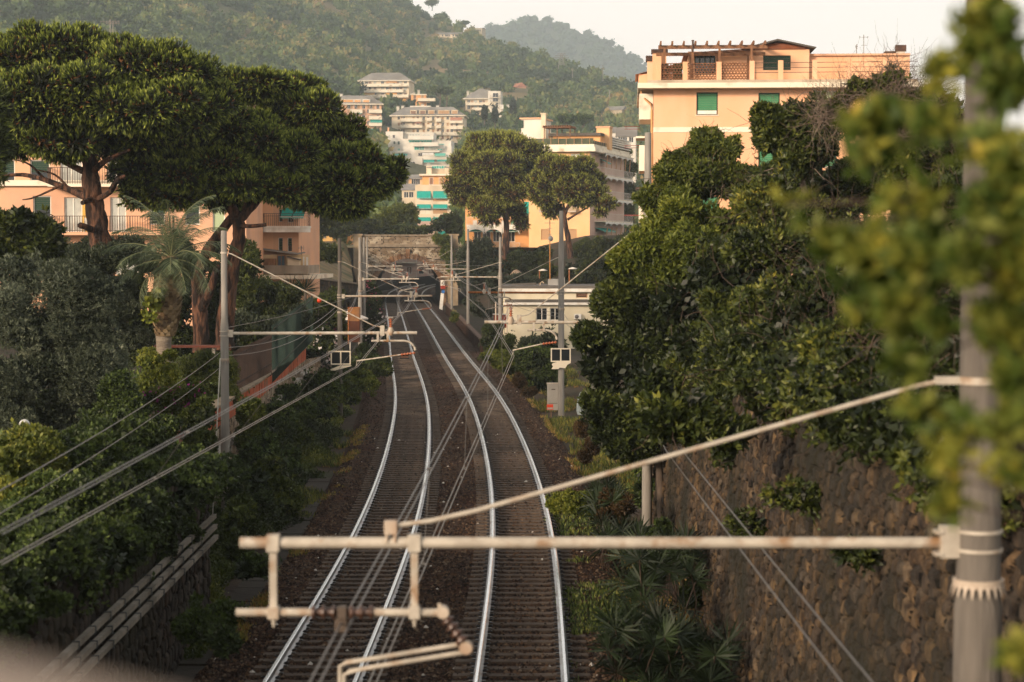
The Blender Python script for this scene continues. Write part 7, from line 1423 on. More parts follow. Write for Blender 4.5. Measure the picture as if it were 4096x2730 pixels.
def pylon(label, u, v0, v1, Y, w):
    a, b_ = P(u, v1, Y), P(u, v0, Y); t = thing('power_pylon', label, 'pylon', a, group='power pylons on the hill'); q = MB(); hh = b_.z-a.z; r = .0007*Y*.25
    for sx in (-1, 1):
        for sy in (-1, 1): q.tube([(a.x+sx*w, Y+sy*w, a.z-2), (a.x+sx*w*.15, Y+sy*w*.15, b_.z)], r, 4)
    for i in range(7):
        f = i/7; g = (i+1)/7; q.tube([(a.x-w*(1-.85*f), Y-w*(1-.85*f), a.z+hh*f), (a.x+w*(1-.85*g), Y-w*(1-.85*g), a.z+hh*g)], r*.7, 3); q.tube([(a.x+w*(1-.85*f), Y-w*(1-.85*f), a.z+hh*f), (a.x-w*(1-.85*g), Y-w*(1-.85*g), a.z+hh*g)], r*.7, 3)
    q.build('lattice_tower', antm, t, world=True); q = MB()
    for f, l in ((.62, 2.2), (.78, 1.8), (.93, 1.2)): q.tube([(a.x-w*l, Y, a.z+hh*f), (a.x+w*l, Y, a.z+hh*f)], r, 4)
    q.build('cross_arms', antm, t, world=True)
pylon('lattice power pylon standing on the ridge against the blue mountain', 2246, 213, 262, 1180, 2.0); pylon('green grey lattice pylon at the top left above the biggest pine', 344, -60, 80, 900, 2.0)
for u, v0, v1, Y, l in ((2412, 262, 310, 1100, 'tall pole on the ridge right of the power pylon'), (2020, 185, 205, 1270, 'short pale pole on the ridge left of the power pylon'), (2438, 360, 382, 900, 'thin pale pole among the trees above the stone barn'), (2290, 275, 298, 1000, 'thin pale pole on the slope below the power pylon')):
    t = thing('utility_pole', l, 'pole', P(u, v1+15, Y), group='poles on the hill'); q = MB(); q.tube([P(u, v1+15, Y), P(u, v0, Y)], .0006*Y*.3, 5); q.build('pole', antm, t, world=True); q = MB(); a = P(u, v0+2, Y); q.box((a.x-.6, Y-.1, a.z-.1), (a.x+.6, Y+.1, a.z+.1)); q.build('cross_arm', antm, t, world=True)
# ================================================================ LEFT GARDENS
def shrub(label, lst, n, leaf, wid, mat, Y=60, name='shrub', cat_='shrub', kn=4, **kw): return bush(name, label, cat_, knobs(px_lobes(lst, Y, 1., .4), kn, .45), n, leaf, wid, mat, **kw)
shrub('big silvery olive tree filling the left side below the pink flats', [(90, 1120, 150, 110, 3), (270, 1190, 150, 120), (60, 1290, 150, 140), (230, 1350, 170, 140), (370, 1340, 100, 110), (100, 1500, 190, 140), (300, 1520, 160, 130), (420, 1460, 90, 90), (90, 1660, 170, 110), (290, 1680, 150, 100)], 15000, .085, .022, olive, Y=52, name='olive_tree', cat_='tree', kn=6, k=8, tint=(.0, .95), keep=.72, spread=.6,
      trunk=[([P(260, 1950, 53), P(250, 1700, 53), P(200, 1400, 53)], .16, .05), ([P(250, 1700, 53), P(330, 1450, 53)], .1, .03)])
shrub('smaller olive tree behind the big one, in front of the stout pine trunk', [(470, 1240, 110, 90), (520, 1360, 90, 80), (440, 1160, 80, 60)], 3200, .09, .024, olive, Y=62, name='olive_tree', cat_='tree', k=7, tint=(.0, .8), trunk=[([P(480, 1600, 62.5), P(480, 1300, 62.5)], .1, .05)])
shrub('dark glossy magnolia at the left edge below the pink flats', [(60, 900, 70, 60), (140, 950, 90, 80), (30, 1000, 80, 80), (200, 990, 60, 60), (110, 1040, 110, 60)], 2600, .2, .09, evergreen, Y=60, name='magnolia_tree', cat_='tree', tint=(.0, .75), k=6, keep=.7, trunk=[([P(110, 1500, 60), P(110, 1000, 60)], .12, .05)])
shrub('grey-green hedge bushes between the magnolia and the stout pine trunk', [(330, 1060, 110, 70), (440, 1040, 70, 60), (240, 1080, 80, 60)], 2400, .11, .04, grey_green, Y=66, tint=(.1, .9))
for k, (l, lst, n, mt) in enumerate((
    ('dark bushes behind the palm trunk', [(520, 1180, 90, 110), (600, 1300, 100, 100), (560, 1420, 110, 70), (720, 1230, 60, 140), (740, 1380, 80, 70)], 4200, evergreen),
    ('pale grey green shrubs along the foot of the pink flats', [(290, 1010, 70, 45), (400, 990, 60, 45), (520, 1010, 80, 60), (720, 1010, 70, 50), (860, 1000, 60, 50), (800, 1060, 80, 50), (600, 1060, 70, 50)], 4200, grey_green),
    ('dark tall bushes between the pine trunks and the near left mast', [(860, 1180, 50, 120), (850, 1330, 70, 100), (770, 1080, 60, 70), (990, 1380, 80, 60)], 3200, evergreen),
    ('glossy tall shrub growing against the left corner of the villa', [(985, 1010, 45, 60), (1010, 1080, 50, 60), (970, 1150, 60, 80)], 1700, broad),
    ('dark green shrubs directly below the villa terrace', [(1060, 1170, 80, 50), (1100, 1240, 90, 60), (1010, 1230, 80, 70), (1140, 1180, 50, 40)], 3600, evergreen),
    ('bramble thicket behind the boom of the near left mast', [(960, 1310, 90, 60), (1080, 1320, 100, 60), (1180, 1290, 60, 50), (1040, 1400, 110, 50)], 3400, grey_green),
    ('leafy shrub under the stone terrace wall', [(1270, 1230, 60, 40), (1320, 1210, 60, 45), (1240, 1300, 60, 50), (1340, 1270, 50, 40)], 2400, broad))):
    shrub(l, lst, n, .15, .06, mt, Y=(86, 105, 88, 100, 104, 94, 122)[k], tint=(.0, .7 if mt is evergreen else .85), kn=5)
shrub('clipped bright green hedge in front of the red brown pine trunks', [(760, 1470, 80, 60), (830, 1480, 90, 65), (900, 1500, 70, 60), (740, 1560, 80, 50), (850, 1570, 90, 60), (920, 1590, 50, 50)], 6500, .05, .025, broad, Y=65, name='hedge', cat_='hedge', tint=(.2, .75), kn=2)
shrub('yellow green shrub left of the clipped hedge', [(600, 1450, 60, 50), (660, 1500, 70, 60), (590, 1540, 60, 50), (680, 1420, 30, 30)], 2600, .07, .035, lime, Y=57, tint=(.2, .95))
shrub('bougainvillea with magenta flowers below the clipped hedge', [(650, 1600, 90, 60), (720, 1620, 80, 70), (770, 1560, 50, 50)], 3000, .07, .035, broad, Y=54, tint=(.1, .8), flower=flower_mag, nf=150, fs=.07)
iv = [('pale leaved climber at the left edge above the stone wall', [(60, 1790, 90, 70, 36), (150, 1850, 90, 90, 35), (30, 1900, 90, 90, 34), (80, 2020, 90, 70, 32)], 3200, broad, (.3, 1)),
      ('dark ivy mass covering the top of the near left wall', [(260, 1860, 140, 120, 36), (400, 1830, 130, 110, 38), (540, 1790, 130, 110, 40), (220, 2040, 150, 110, 32), (380, 2010, 140, 110, 35), (540, 1950, 130, 110, 38.5), (660, 1900, 100, 120, 41), (100, 2170, 150, 110, 29), (20, 2240, 110, 110, 27.5), (280, 2170, 150, 90, 31.5), (440, 2130, 130, 80, 34.5), (600, 2070, 110, 90, 38), (720, 2020, 90, 100, 40.5)], 15000, ivy_m, (.0, .85)),
      ('ivy and weeds over the end of the near left wall', [(740, 1880, 70, 80, 43), (780, 1990, 60, 80, 42.5), (800, 2110, 50, 60, 42.2)], 3600, ivy_m, (.1, .9)),
      ('creeper hanging under the brick parapet', [(1000, 1660, 50, 50, 62), (990, 1750, 40, 60, 62), (800, 1680, 60, 60, 53), (790, 1780, 60, 60, 52)], 3200, broad, (.1, .8)),
      ('dark ivy curtain hanging down the face of the near left wall', [(120, 2330, 110, 50, 26.6), (300, 2260, 110, 60, 29.5), (470, 2230, 110, 60, 32.5), (600, 2200, 90, 70, 35.5), (720, 2130, 70, 80, 38.5), (0, 2370, 90, 50, 25)], 4500, ivy_m, (.0, .8)),
      ('small pale ivy patch in the lower left stone wall', [(200, 2420, 60, 30, 25.5), (60, 2460, 60, 40, 24)], 500, ivy_m, (.2, .8))]
for l, lst, n, mt, ti in iv: bush('climbing_plant', l, 'plant', knobs(px_lobes([(a, b, c*1.25, d*1.25, y-40) for a, b, c, d, y in lst], 40, .9), 6, .42), int(n*1.5), .085, .05, mt, tint=ti, k=5, keep=.75)
shrub('low dark shrub at the foot of the near left wall, bottom of the picture', [(870, 2480, 90, 60, -3), (780, 2520, 90, 60, -4), (900, 2580, 60, 50, -5)], 2200, .08, .04, ivy_m, Y=36, tint=(.1, .8))
cor = [(960, 2060, 60, 60, 50), (1000, 1960, 80, 70, 55), (1080, 1900, 80, 60, 59), (1040, 1800, 80, 70, 62), (1130, 1760, 90, 60, 67), (1110, 1660, 80, 70, 71), (1200, 1700, 70, 50, 74), (1210, 1590, 80, 70, 81), (1280, 1620, 70, 50, 84), (1310, 1520, 70, 60, 92), (1370, 1570, 60, 40, 92), (1390, 1470, 60, 50, 103), (1460, 1520, 60, 35, 102), (1470, 1430, 50, 45, 116), (1530, 1470, 40, 28, 112), (1140, 1850, 60, 50, 62), (960, 2180, 50, 50, 46), (1010, 2260, 60, 35, 44), (1150, 2010, 50, 40, 58)]
labs = ['weedy bush nearest on the left embankment, right of the mast foot', 'leafy embankment bush behind the nearest one', 'embankment bush touching the ballast beside the path', 'tall embankment bush under the white cable duct', 'bright embankment bush left of the left track', 'embankment bush just below the orange brick wall', 'low embankment bush in the bend of the left track', 'embankment bush below the dark green fence, left one', 'embankment bush below the dark green fence, right one', 'embankment bush straight below the left black and white board', 'low bush right of the mast with the left board', 'bush left of the mast with the left board', 'yellowish bush at the left rail, right of the left board', 'bush behind the left board', 'small bush close to the left rail above the two track boxes', 'low spreading bush beside the concrete path', 'small bush at the end of the near left wall', 'flat bush growing over the near end of the concrete path', 'small bush over the middle of the concrete path']
for i, (l, (u, v, ru, rv, y)) in enumerate(zip(labs, cor)):
    bush('bush', l, 'bush', knobs(px_lobes([(u, v, ru, rv, 0), (u-ru*.5, v+rv*.6, ru*.7, rv*.7, -.6), (u+ru*.4, v+rv*.7, ru*.6, rv*.5, -.8)], y), 4, .5), int(1100*(1 if i < 8 else .7)), .08+.0006*y, .04+.0003*y, (broad, ivy_m, broad, lime if i in (12, 14) else ivy_m)[i % 4] if i not in (12,) else lime, tint=(.0, .75), k=5, keep=.7, group='bushes on the left embankment')
# grass and weeds along the ballast edges
def weeds(n, y0, y1, dl, dh, hmax, mat, name, tmax=1.):
    u = NR.random(n); Y = 1/(1/y0-u*(1/y0-1/y1)); D = dl+(dh-dl)*NR.random(n); X = CX(Y)+D; m_ = fbm(X*.6, Y*.3, 3, 12); ok = m_ > .47; X, Y, D = X[ok], Y[ok], D[ok]; Z = z_ground(X, Y, D); Z = np.where((D > -4.4) & (D < 4.4), np.maximum(Z, z_bal(X, Y, D)), Z); n = len(X)
    C = np.repeat(np.stack([X, Y, Z], -1), 5, 0)+NR.normal(size=(n*5, 3))*[.08, .08, 0]; V, Fq = leaves(C, unit(rand_dir(n*5)*.5+np.array([0, 0, 1])), hmax*(.4+.6*NR.random(n*5)), .03); tag(np_mesh(name, V, Fq, mat, tint=np.repeat(NR.random(n), 5)*tmax), kind='stuff')
dry = leafmat('dry_grass', ['#4a4a20', '#6e6a2c', '#8e7c3c', '#a0824a', '#7a5030'])
weeds(26000, 33, 130, -7.5, -4.2, .3, broad, 'embankment_weeds'); weeds(7000, 33, 130, -4.7, -3.6, .14, dry, 'ballast_edge_grass'); weeds(9000, 40, 140, 3.9, 8., .25, dry, 'right_verge_grass'); weeds(7000, 60, 150, 4.2, 9., .4, broad, 'right_verge_weeds')
m = 30000; uu = NR.random(m); Yb = 1/(1/38-uu*(1/38-1/135)); lo_ = wlx(Yb)-CX(Yb)+.3; Db = lo_+(np.where(Yb < 43, -4.7, -4.75+.45*(fbm(Yb*.35, Yb*0, 2, 5)-.4)*4)-lo_)*NR.random(m); Xb = CX(Yb)+Db
hh = np.clip(.1+1.5*(fbm(Xb*.7, Yb*.35, 3, 61)-.3), .05, 1.3)*smooth(0, .7, -4.5-Db); Zb = z_ground(Xb, Yb, Db)+hh*NR.random(m)**.35
lf_ = .07+.0007*np.repeat(Yb, 5); C = np.repeat(np.stack([Xb, Yb, Zb], -1), 5, 0)+NR.normal(size=(m*5, 3))*.09; V, Fq = leaves(C, unit(rand_dir(m*5)+np.array([0, 0, .6])), lf_*(.7+.6*NR.random(m*5)), lf_*.5)
tag(np_mesh('embankment_thicket', V, Fq, broad, tint=np.repeat(np.clip(fbm(Xb*.5, Yb*.3, 3, 8)*1.5-.45+.3*NR.random(m), 0, .95), 5)), kind='stuff')
lb = [(-6.05-rnd.uniform(0, .3), y, 2.95+rnd.uniform(-.4, .25)-(.25 if y > 33 else 0), rnd.uniform(.35, .55), .7, rnd.uniform(.35, .6)) for y in np.arange(20, 42, .8)]
bush('climbing_plant', 'thick ivy fringe spilling over the top of the near left wall above the ducts', 'plant', knobs(lb, 4, .5), 8000, .075, .045, ivy_m, tint=(0, .8), k=5)
weeds(2600, 34, 60, 2.6, 3.9, .16, ivy_m, 'wall_foot_weeds')
m = 16000; Yg = 22+NR.random(m)**.7*110; Xg = wlx(Yg)-.5-NR.random(m)**1.5*24; Zg = z_left(Xg, Yg, 0); mk = fbm(Xg*.25, Yg*.15, 3, 19) > .36; Xg, Yg, Zg = Xg[mk], Yg[mk], Zg[mk]; m = len(Xg)
C = np.repeat(np.stack([Xg, Yg, Zg], -1), 6, 0)+NR.normal(size=(m*6, 3))*[.22, .22, .12]; V, Fq = leaves(C, unit(rand_dir(m*6)+np.array([0, 0, .7])), .13+.12*NR.random(m*6), .08); tag(np_mesh('garden_ground_cover', V, Fq, ivy_m, tint=np.repeat(np.clip(fbm(Xg*.4, Yg*.3, 2, 3)*1.2-.1+.3*NR.random(m), 0, .95), 6)), kind='stuff')
shrub('dark shrubs filling the gap between the big olive tree and the bougainvillea', [(470, 1560, 70, 70), (520, 1650, 80, 70), (430, 1680, 80, 60), (560, 1720, 90, 60), (660, 1720, 80, 50)], 4200, .08, .045, ivy_m, Y=50, tint=(.1, .9), kn=5)
# oleanders and flowering shrubs beyond
for l, lst, Y, fl, n in (('white flowering shrub beside the rusty garden shed', [(1300, 1370, 55, 50), (1340, 1430, 50, 60), (1270, 1440, 40, 50)], 116, flower_white, 90), ('pink flowering shrub under the white parasol', [(1320, 1300, 50, 25), (1370, 1330, 40, 30)], 124, flower_pink, 80),
                         ('dark shrub with pale blossoms left of the rails', [(1490, 1300, 45, 45), (1480, 1360, 45, 45), (1530, 1340, 25, 35)], 150, flower_white, 60), ('oleander with red flowers left of the tunnel mouth', [(1495, 1215, 35, 40), (1480, 1260, 35, 40), (1510, 1250, 25, 40)], 182, flower_pink, 70), ('bush with a few pink flowers at the tunnel mouth', [(1480, 1160, 35, 35), (1500, 1180, 25, 30)], 205, flower_pink, 24)):
    shrub(l, lst, 1200, .16, .06, evergreen, Y=Y, tint=(.05, .8), flower=fl, nf=n, fs=.16)
g3 = 'trees and bushes around the tunnel'
for l, lst, Y, n, mt, lf in (
    ('round dark tree on the dry slope right of the villa', [(1290, 1010, 60, 40), (1330, 1030, 40, 30), (1250, 1020, 40, 35)], 168, 1600, evergreen, .2),
    ('dark trees behind the green tin shed', [(1240, 900, 60, 50), (1190, 880, 50, 40), (1280, 870, 60, 50), (1240, 960, 50, 30)], 215, 2200, evergreen, .26),
    ('tree with a visible trunk in front of the yellow house', [(1300, 920, 50, 40), (1350, 935, 40, 30), (1320, 880, 50, 40)], 262, 1500, evergreen, .28),
    ('long dark hedge on top of the tunnel, left half', [(1400, 920, 60, 30), (1470, 925, 60, 28), (1380, 880, 60, 40), (1450, 895, 60, 30)], 272, 2600, evergreen, .28),
    ('dark hedge on top of the tunnel, right half', [(1540, 930, 60, 22), (1620, 928, 60, 22), (1690, 925, 50, 22)], 270, 1800, evergreen, .28),
    ('tall yellow green feathery bush above the tunnel', [(1570, 875, 50, 45), (1620, 865, 50, 45), (1600, 835, 35, 25), (1520, 890, 50, 35)], 285, 2200, lime, .28),
    ('dark tree above the right pier of the tunnel', [(1790, 890, 50, 40), (1750, 910, 40, 30), (1820, 930, 40, 35)], 276, 1500, evergreen, .28),
    ('green creeper hanging over the right side of the tunnel portal', [(1765, 965, 30, 28), (1785, 1010, 28, 40), (1800, 1060, 22, 40), (1750, 950, 20, 14)], 262, 1500, lime, .2),
    ('grey green olive like tree right of the tunnel, in front of the arched flats', [(1880, 1030, 60, 60), (1930, 1010, 50, 50), (1950, 1080, 60, 50), (1870, 1110, 50, 50), (1930, 1150, 60, 40)], 222, 4200, grey_green, .2),
    ('dark round shrubs between the two pines in front of the orange facade', [(2090, 1030, 60, 35), (2150, 1030, 60, 40), (2110, 1080, 70, 40), (2190, 1090, 60, 40), (2050, 1080, 50, 40)], 218, 3200, evergreen, .2),
    ('dark shrubs behind the roof of the cream building', [(2300, 1080, 70, 45), (2380, 1050, 60, 50), (2360, 1110, 80, 35), (2440, 1090, 50, 40), (2270, 1110, 40, 40)], 206, 3000, evergreen, .2),
    ('sparse young tree with upright twigs in front of the orange facade', [(2330, 1000, 35, 35), (2345, 970, 22, 22)], 225, 420, broad, .18),
    ('grey bushes behind the left end of the cream building roof', [(2010, 1130, 60, 30), (2090, 1125, 60, 25), (1970, 1170, 40, 30)], 196, 1800, grey_green, .18),
    ('dark shrub bank below the right flank of the arched flats', [(2330, 1020, 50, 40), (2420, 1000, 60, 45), (2500, 980, 60, 45), (2560, 1030, 60, 50), (2480, 1050, 60, 40)], 235, 3200, evergreen, .22),
    ('scrub on the slope right of the low rusty wall', [(1900, 1230, 40, 20), (1940, 1260, 40, 20), (1880, 1210, 30, 20), (1990, 1200, 40, 25)], 186, 1200, grey_green, .16),
    ('dark green trees beyond the peach block and the arched flats', [(2480, 620, 40, 30), (2510, 680, 40, 50), (2495, 760, 35, 60), (2500, 860, 40, 60)], 305, 1800, broad, .35)):
    shrub(l, lst, n, lf, lf*.42, mt, Y=Y, tint=(.0, .75), group=g3, kn=5)
t = thing('rock', 'pale boulder in the dark shrubs behind the cream building', 'rock', P(2065, 1110, 205)); q = MB(); c = P(2065, 1095, 205); q.lathe((c.x, 205, c.z-1.2), [(1.0, 0), (.95, .6), (.7, 1.1), (.3, 1.5), (.05, 1.6)], 7); q.build('stone', M('boulder', '#7c6a58', '#988470', scale=1, rough=1, bump=1), t, world=True)
# ================================================================ RIGHT VERGE PLANTS
for l, lst, Y, n, mt, lf, kw in (
    ('loquat bush with long curved leaves in front of the cream building', [(2130, 1385, 55, 30), (2190, 1365, 40, 28), (2230, 1385, 35, 28), (2110, 1400, 45, 30)], 116, 700, grey_green, .24, {}),
    ('dark leafy bush behind the wires left of the right board', [(2160, 1450, 90, 60), (2110, 1430, 60, 50), (2200, 1520, 80, 60), (2130, 1530, 60, 50)], 104, 3000, ivy_m, .12, {}),
    ('green shrub at the foot of the mast beside the cream building', [(1970, 1330, 35, 40), (1960, 1380, 40, 40), (2020, 1380, 40, 40)], 124, 1300, broad, .13, {}),
    ('low yellow green bush beside the right rail', [(1950, 1430, 50, 22), (2010, 1450, 60, 30), (2060, 1480, 50, 30), (1990, 1420, 50, 25)], 112, 2000, lime, .1, {}),
    ('reddish dry bush below the dark leafy bush', [(2080, 1530, 35, 30), (2110, 1570, 35, 25)], 97, 900, red_leaf, .08, {}),
    ('rust brown dead brush at the foot of the big dark evergreen', [(2330, 1720, 40, 40), (2370, 1790, 40, 40), (2340, 1830, 30, 30)], 70, 1400, red_leaf, .08, {}),
    ('yellow and green creeper spilling over the low rusty wall', [(1820, 1262, 14, 12), (1815, 1278, 20, 9)], 178, 500, lime, .14, {}),
    ('yellow green ivy creeping from the wall foot towards the right rail', [(2260, 2010, 60, 30), (2330, 2040, 60, 30), (2300, 1990, 50, 20), (2230, 2040, 30, 16)], 50, 1800, lime, .07, {}),
    ('dry orange leaved bush beside the black footed mast', [(2440, 2000, 50, 50), (2480, 2050, 50, 60), (2420, 2080, 40, 40)], 49, 1500, red_leaf, .08, {}),
    ('ivy climbing the black footed mast', [(2570, 1880, 30, 70), (2560, 1980, 24, 60), (2620, 1960, 20, 50)], 57.5, 900, ivy_m, .1, {}),
    ('dark brush between the fan palms and the stone wall', [(2700, 2250, 50, 70), (2640, 2150, 50, 60), (2760, 2380, 50, 60)], 43, 1800, ivy_m, .09, {})):
    shrub(l, lst, n, lf, lf*.42, mt, Y=Y, tint=(.0, .8), kn=4, **kw)
# ================================================================ SMALL THINGS
def simple(name, label, cat_, base, parts_, group=None):
    t = thing(name, label, cat_, base, group=group)
    for q, nm, mt in parts_: q.build(nm, mt, t, world=True, bevel=.006)
    return t
a = P(2212, 1615, 92); w = .26; q = MB(); q.box((a.x-w, 92, a.z-.3), (a.x+w, 92.35, a.z+.88)); q2 = MB(); q2.box((a.x-w-.02, 91.98, a.z+.88), (a.x+w+.02, 92.37, a.z+.92)); q3 = MB(); q3.box((a.x-.07, 91.985, a.z+.62), (a.x+.1, 92.0, a.z+.66)); q3.box((a.x-.2, 91.99, a.z+.0), (a.x+.2, 92.0, a.z+.02))
simple('equipment_cabinet', 'grey metal equipment cabinet beside the mast with the right board', 'cabinet', a, [(q, 'body', M('cabinet_grey', '#8c877e', '#9a958a', scale=2, rough=.7)), (q2, 'lid', steel_dark), (q3, 'handle', metal_d)])
a = P(2200, 1640, 90); q = MB(); q.box((a.x-.15, 90, a.z), (a.x+.15, 90.2, a.z+.02)); 
for sx in (-.14, .12): q.box((a.x+sx, 90, a.z+.02), (a.x+sx+.02, 90.2, a.z+.24))
q.box((a.x-.12, 90, a.z+.1), (a.x+.12, 90.02, a.z+.24)); q2 = MB(); q2.tube([(a.x+.05, 90, a.z-.35), (a.x+.05, 90, a.z)], .015, 6)
simple('plastic_box', 'small bright red-orange box on a stick at the foot of the grey cabinet', 'box', a, [(q, 'box', M('red_orange_plastic', '#b83a1c', rough=.5)), (q2, 'stick', wood)])
a = P(2325, 1650, 86); q = MB(); q.lathe((a.x, 86, a.z-.1), [(.16, 0), (.22, .15), (.20, .45), (.14, .75), (.05, .95)], 9); simple('sack', 'pale blue-white sack standing in the weeds right of the cabinet', 'sack', a, [(q, 'sack', M('woven_sack', '#7c888c', '#98a2a2', scale=4, rough=.9, bump=1, bscale=9))])
a = P(2368, 1640, 85); q = MB(); q.lathe((a.x, 85, a.z-.1), [(.25, 0), (.25, .75)], 16); q2 = MB(); 
for z in (.2, .5): q2.lathe((a.x, 85, a.z+z-.1), [(.265, 0), (.265, .04)], 16)
simple('drum', 'dark barrel with pale bands, partly behind the leaves beside the sack', 'barrel', a, [(q, 'barrel', M('dark_green_drum', '#1f2c2a', rough=.6)), (q2, 'bands', metal_w)])
a = P(2400, 1600, 82); q = MB(); q.box((a.x-.5, 82, -.8), (a.x+1.6, 82.2, a.z+.35)); simple('low_wall', 'short pale grey block wall under the leaves of the big dark evergreen', 'wall', (a.x, 82, -.8), [(q, 'wall', concrete)])
for u, l in ((1983, 'left'), (2028, 'right')): a = P(u, 1408, 140); b_ = P(u, 1213, 140); t = thing('pipe_post', f'{l} one of two thin rust marked white posts at the corner of the cream building', 'post', a, group='thin white posts'); q = MB(); q.tube([a, b_], .045, 8); q.build('post', M('rusty_white', '#b8ad9c', '#8a6a50', scale=2, rough=.8, lo=.55, hi=.7), t, world=True); q = MB(); q.lathe(b_, [(.06, 0), (.06, .05), (.02, .08)], 8); q.build('cap', steel_dark, t, world=True)
a = P(2003, 1285, 150); q = MB(); q.box((a.x-.5, 150, a.z-.5), (a.x+.45, 150.4, a.z+.45)); q2 = MB(); q2.box((a.x-.6, 149.9, a.z+.45), (a.x+.5, 150.5, a.z+.52)); simple('storage_box', 'orange-red box with a white lid behind the mast at the cream building', 'box', a, [(q, 'box', M('orange_red_paint', '#a8401c', rough=.6)), (q2, 'lid', white_paint)])
a, b_ = P(2200, 1120, 178), P(2199, 885, 178); t = thing('tv_antenna', 'tall rusty aerial mast on the roof of the cream building', 'antenna', a, group='roof aerials'); q = MB(); q.tube([a, b_], .045, 6); q.build('mast', M('rusty_pole', '#a8743c', rough=.8), t, world=True); q = MB()
for v, w in ((893, .9), (915, .4), (940, .3), (965, .35)): c = P(2199, v, 178); q.tube([(c.x-w/2, 178, c.z), (c.x+w/2, 178, c.z)], .02, 4); q.tube([(c.x, 177.8, c.z-.2), (c.x, 177.8, c.z+.2)], .02, 4)
q.lathe(P(2203, 955, 177.8), [(.25, 0), (.2, .05), (.02, .1)], 12, axis=(.6, -1, .2)); q.build('aerial', antm, t, world=True)
for u, v, Y, l in ((2277, 1075, 200, 'street lamp with a white head right of the board mast'), (2158, 1082, 205, 'street lamp in the shrubs behind the cream building')):
    a = P(u, v+70, Y); b_ = P(u, v, Y); t = thing('street_lamp', l, 'lamp', a, group='street lamps'); q = MB(); q.tube([a, b_], .06, 6); q.build('pole', rust, t, world=True); q = MB(); q.lathe((b_.x+.35, Y, b_.z), [(.1, .12), (.45, .0), (.4, -.06), (.1, -.08)], 12); q.build('lamp_shade', metal_w, t, world=True)
# garden things on the left
a = P(98, 1700, 44); t = thing('globe_lamp', 'round white globe lamp in the dark foliage at the left edge', 'lamp', a); q = MB(); q.lathe((a.x, 44, a.z), [(.02, -.12)]+[(.12*math.sin(x), -.12*math.cos(x)) for x in np.linspace(.3, 2.84, 9)]+[(.02, .12)], 16); q.build('globe', M('opal_glass', '#b9b9b2', rough=.25), t, world=True); q = MB(); q.tube([(a.x, 44, a.z-1.4), (a.x, 44, a.z-.11)], .02, 6); q.build('post', metal_d, t, world=True)
a = P(1277, 1202, 116); t = thing('balloon', 'orange balloon floating above the garden left of the second left mast', 'balloon', a); q = MB(); q.lathe((a.x, 116, a.z), [(.01, -.15)]+[(.13*math.sin(x)*(1+.1*math.cos(x)), -.15*math.cos(x)) for x in np.linspace(.2, 2.94, 9)]+[(.01, .15)], 14); q.build('balloon', M('orange_rubber', '#c8401a', rough=.35), t, world=True); q = MB(); q.tube([(a.x, 116, a.z-.15), (a.x-.05, 116, a.z-.9)], .006, 4); q.build('string', wire_mat, t, world=True)
a = P(1400, 1262, 128); t = thing('parasol', 'white garden parasol behind the second left mast', 'parasol', a); q = MB(); q.add([(a.x, 128, a.z+.35)]+[(a.x+1.15*math.cos(x), 128+1.15*math.sin(x), a.z-.18) for x in np.linspace(0, 2*math.pi, 9)[:-1]]+[(a.x+1.12*math.cos(x), 128+1.12*math.sin(x), a.z-.26) for x in np.linspace(0, 2*math.pi, 9)[:-1]], [(0, 1+i, 1+(i+1) % 8) for i in range(8)]+[(1+i, 9+i, 9+(i+1) % 8, 1+(i+1) % 8) for i in range(8)]); q.build('canopy', M('parasol_cloth', '#d4cec2', rough=.8), t, world=True); q = MB(); q.tube([(a.x, 128, a.z-2.2), (a.x, 128, a.z+.3)], .03, 8); q.build('pole', metal_w, t, world=True)
a = P(1416, 1370, 121); b_ = P(1416, 1232, 121); q = MB(); q.box((a.x-.3, 121, a.z), (a.x+.33, 121.8, a.z+1.25)); q2 = MB(); q2.box((a.x-.32, 120.98, a.z+1.25), (a.x+.33, 121.8, b_.z)); q3 = MB(); q3.box((a.x-.36, 120.95, a.z-.1), (a.x-.3, 121.0, b_.z+.03)); q3.box((a.x-.36, 120.95, b_.z), (a.x+.36, 121.0, b_.z+.04))
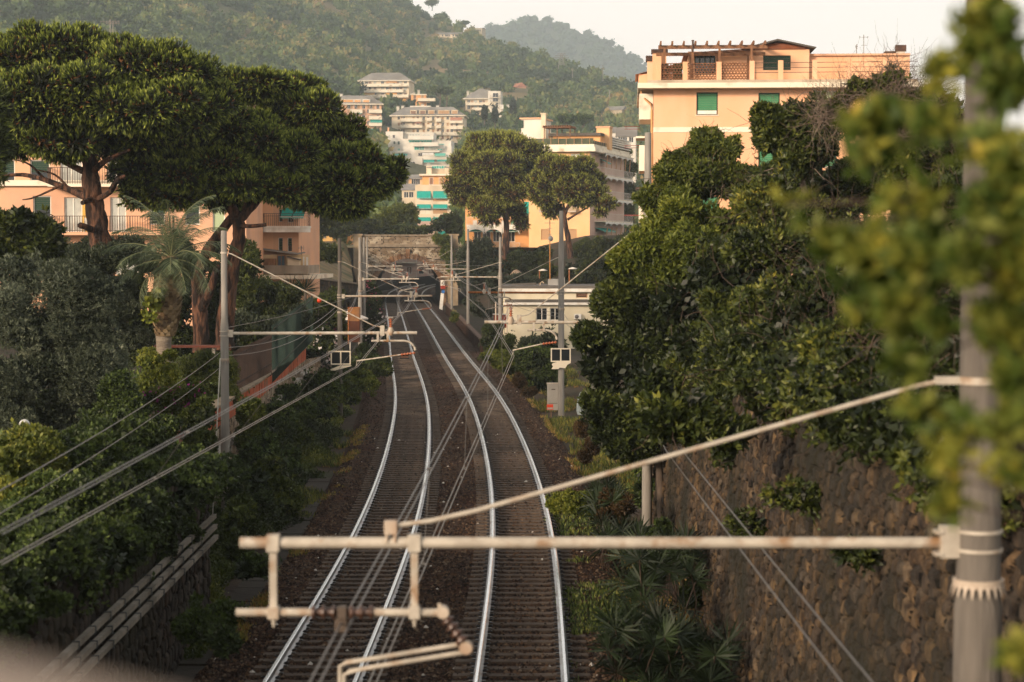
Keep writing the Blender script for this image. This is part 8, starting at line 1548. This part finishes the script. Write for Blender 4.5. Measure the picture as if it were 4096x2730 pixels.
simple('rusty_shed', 'rust brown sheet metal shed with an orange upper panel, left of the rails', 'shed', a, [(q, 'lower_panel', M('dark_rust_sheet', '#3e241a', '#54301f', scale=2, rough=.9)), (q2, 'upper_panel', M('orange_rust_sheet', '#7c5430', '#8e6238', scale=2, rough=.9, c3='#5c483a', s3=1.5)), (q3, 'frame', rust)])
def fence(label, A_, B_, hgt, step, w, mat, name='metal_fence'):
    t = thing(name, label, 'fence', A_); A_ = Vector(A_); B_ = Vector(B_); n = int((B_-A_).length/step); q = MB()
    for i in range(n+1): p = A_.lerp(B_, i/n); q.box((p.x-w, p.y-w, p.z-.3), (p.x+w, p.y+w, p.z+hgt+rnd.uniform(-.02, .02)))
    q.build('pickets', mat, t, world=True); q = MB()
    for z in (.15, hgt-.15): q.beam(A_+Vector((0, 0, z)), B_+Vector((0, 0, z)), .04, .05)
    q.build('rails', mat, t, world=True)
fence('tall dark green picket fence on the garden wall behind the near left boom', P(1090, 1500, 79), P(1250, 1340, 100), 1.9, .34, .018, M('fence_green', '#0f2820', rough=.6))
fence('rusty brown metal fence on the brick parapet wall', P(935, 1560, 67), P(1085, 1470, 78), 1.25, .13, .02, M('fence_rust_brown', '#241a15', '#33241c', scale=2, rough=.8))
t = thing('garden_bench', 'low red brown bench between the palm trunk and the pine trunks', 'bench', P(740, 1400, 72)); a, b_ = P(600, 1392, 72), P(880, 1392, 72); q = MB(); q.box((a.x, 72, a.z), (b_.x, 72.5, a.z+.08)); q.build('seat', M('red_brown_board', '#5a3226', rough=.9), t, world=True); q = MB(); q.box((a.x+.2, 72.1, a.z-.45), (a.x+.3, 72.4, a.z)); q.build('leg', concrete, t, world=True); q = MB(); q.box((b_.x-.3, 72.1, a.z-.45), (b_.x-.2, 72.4, a.z)); q.build('leg', concrete, t, world=True)
# parapet of the road bridge the camera stands on, just under the lens
t = thing('bridge_parapet', 'very blurred tan bridge railing just below the lens, lower left corner', 'railing', (-.2, 1.03, 6.4)); q = MB(); q.beam((-1.0, 1.83, 7.028), (.25, .58, 7.028), .07, .07); q.build('hand_rail', M('tan_stone', '#82756a', '#938576', scale=9, rough=.95), t, world=True)
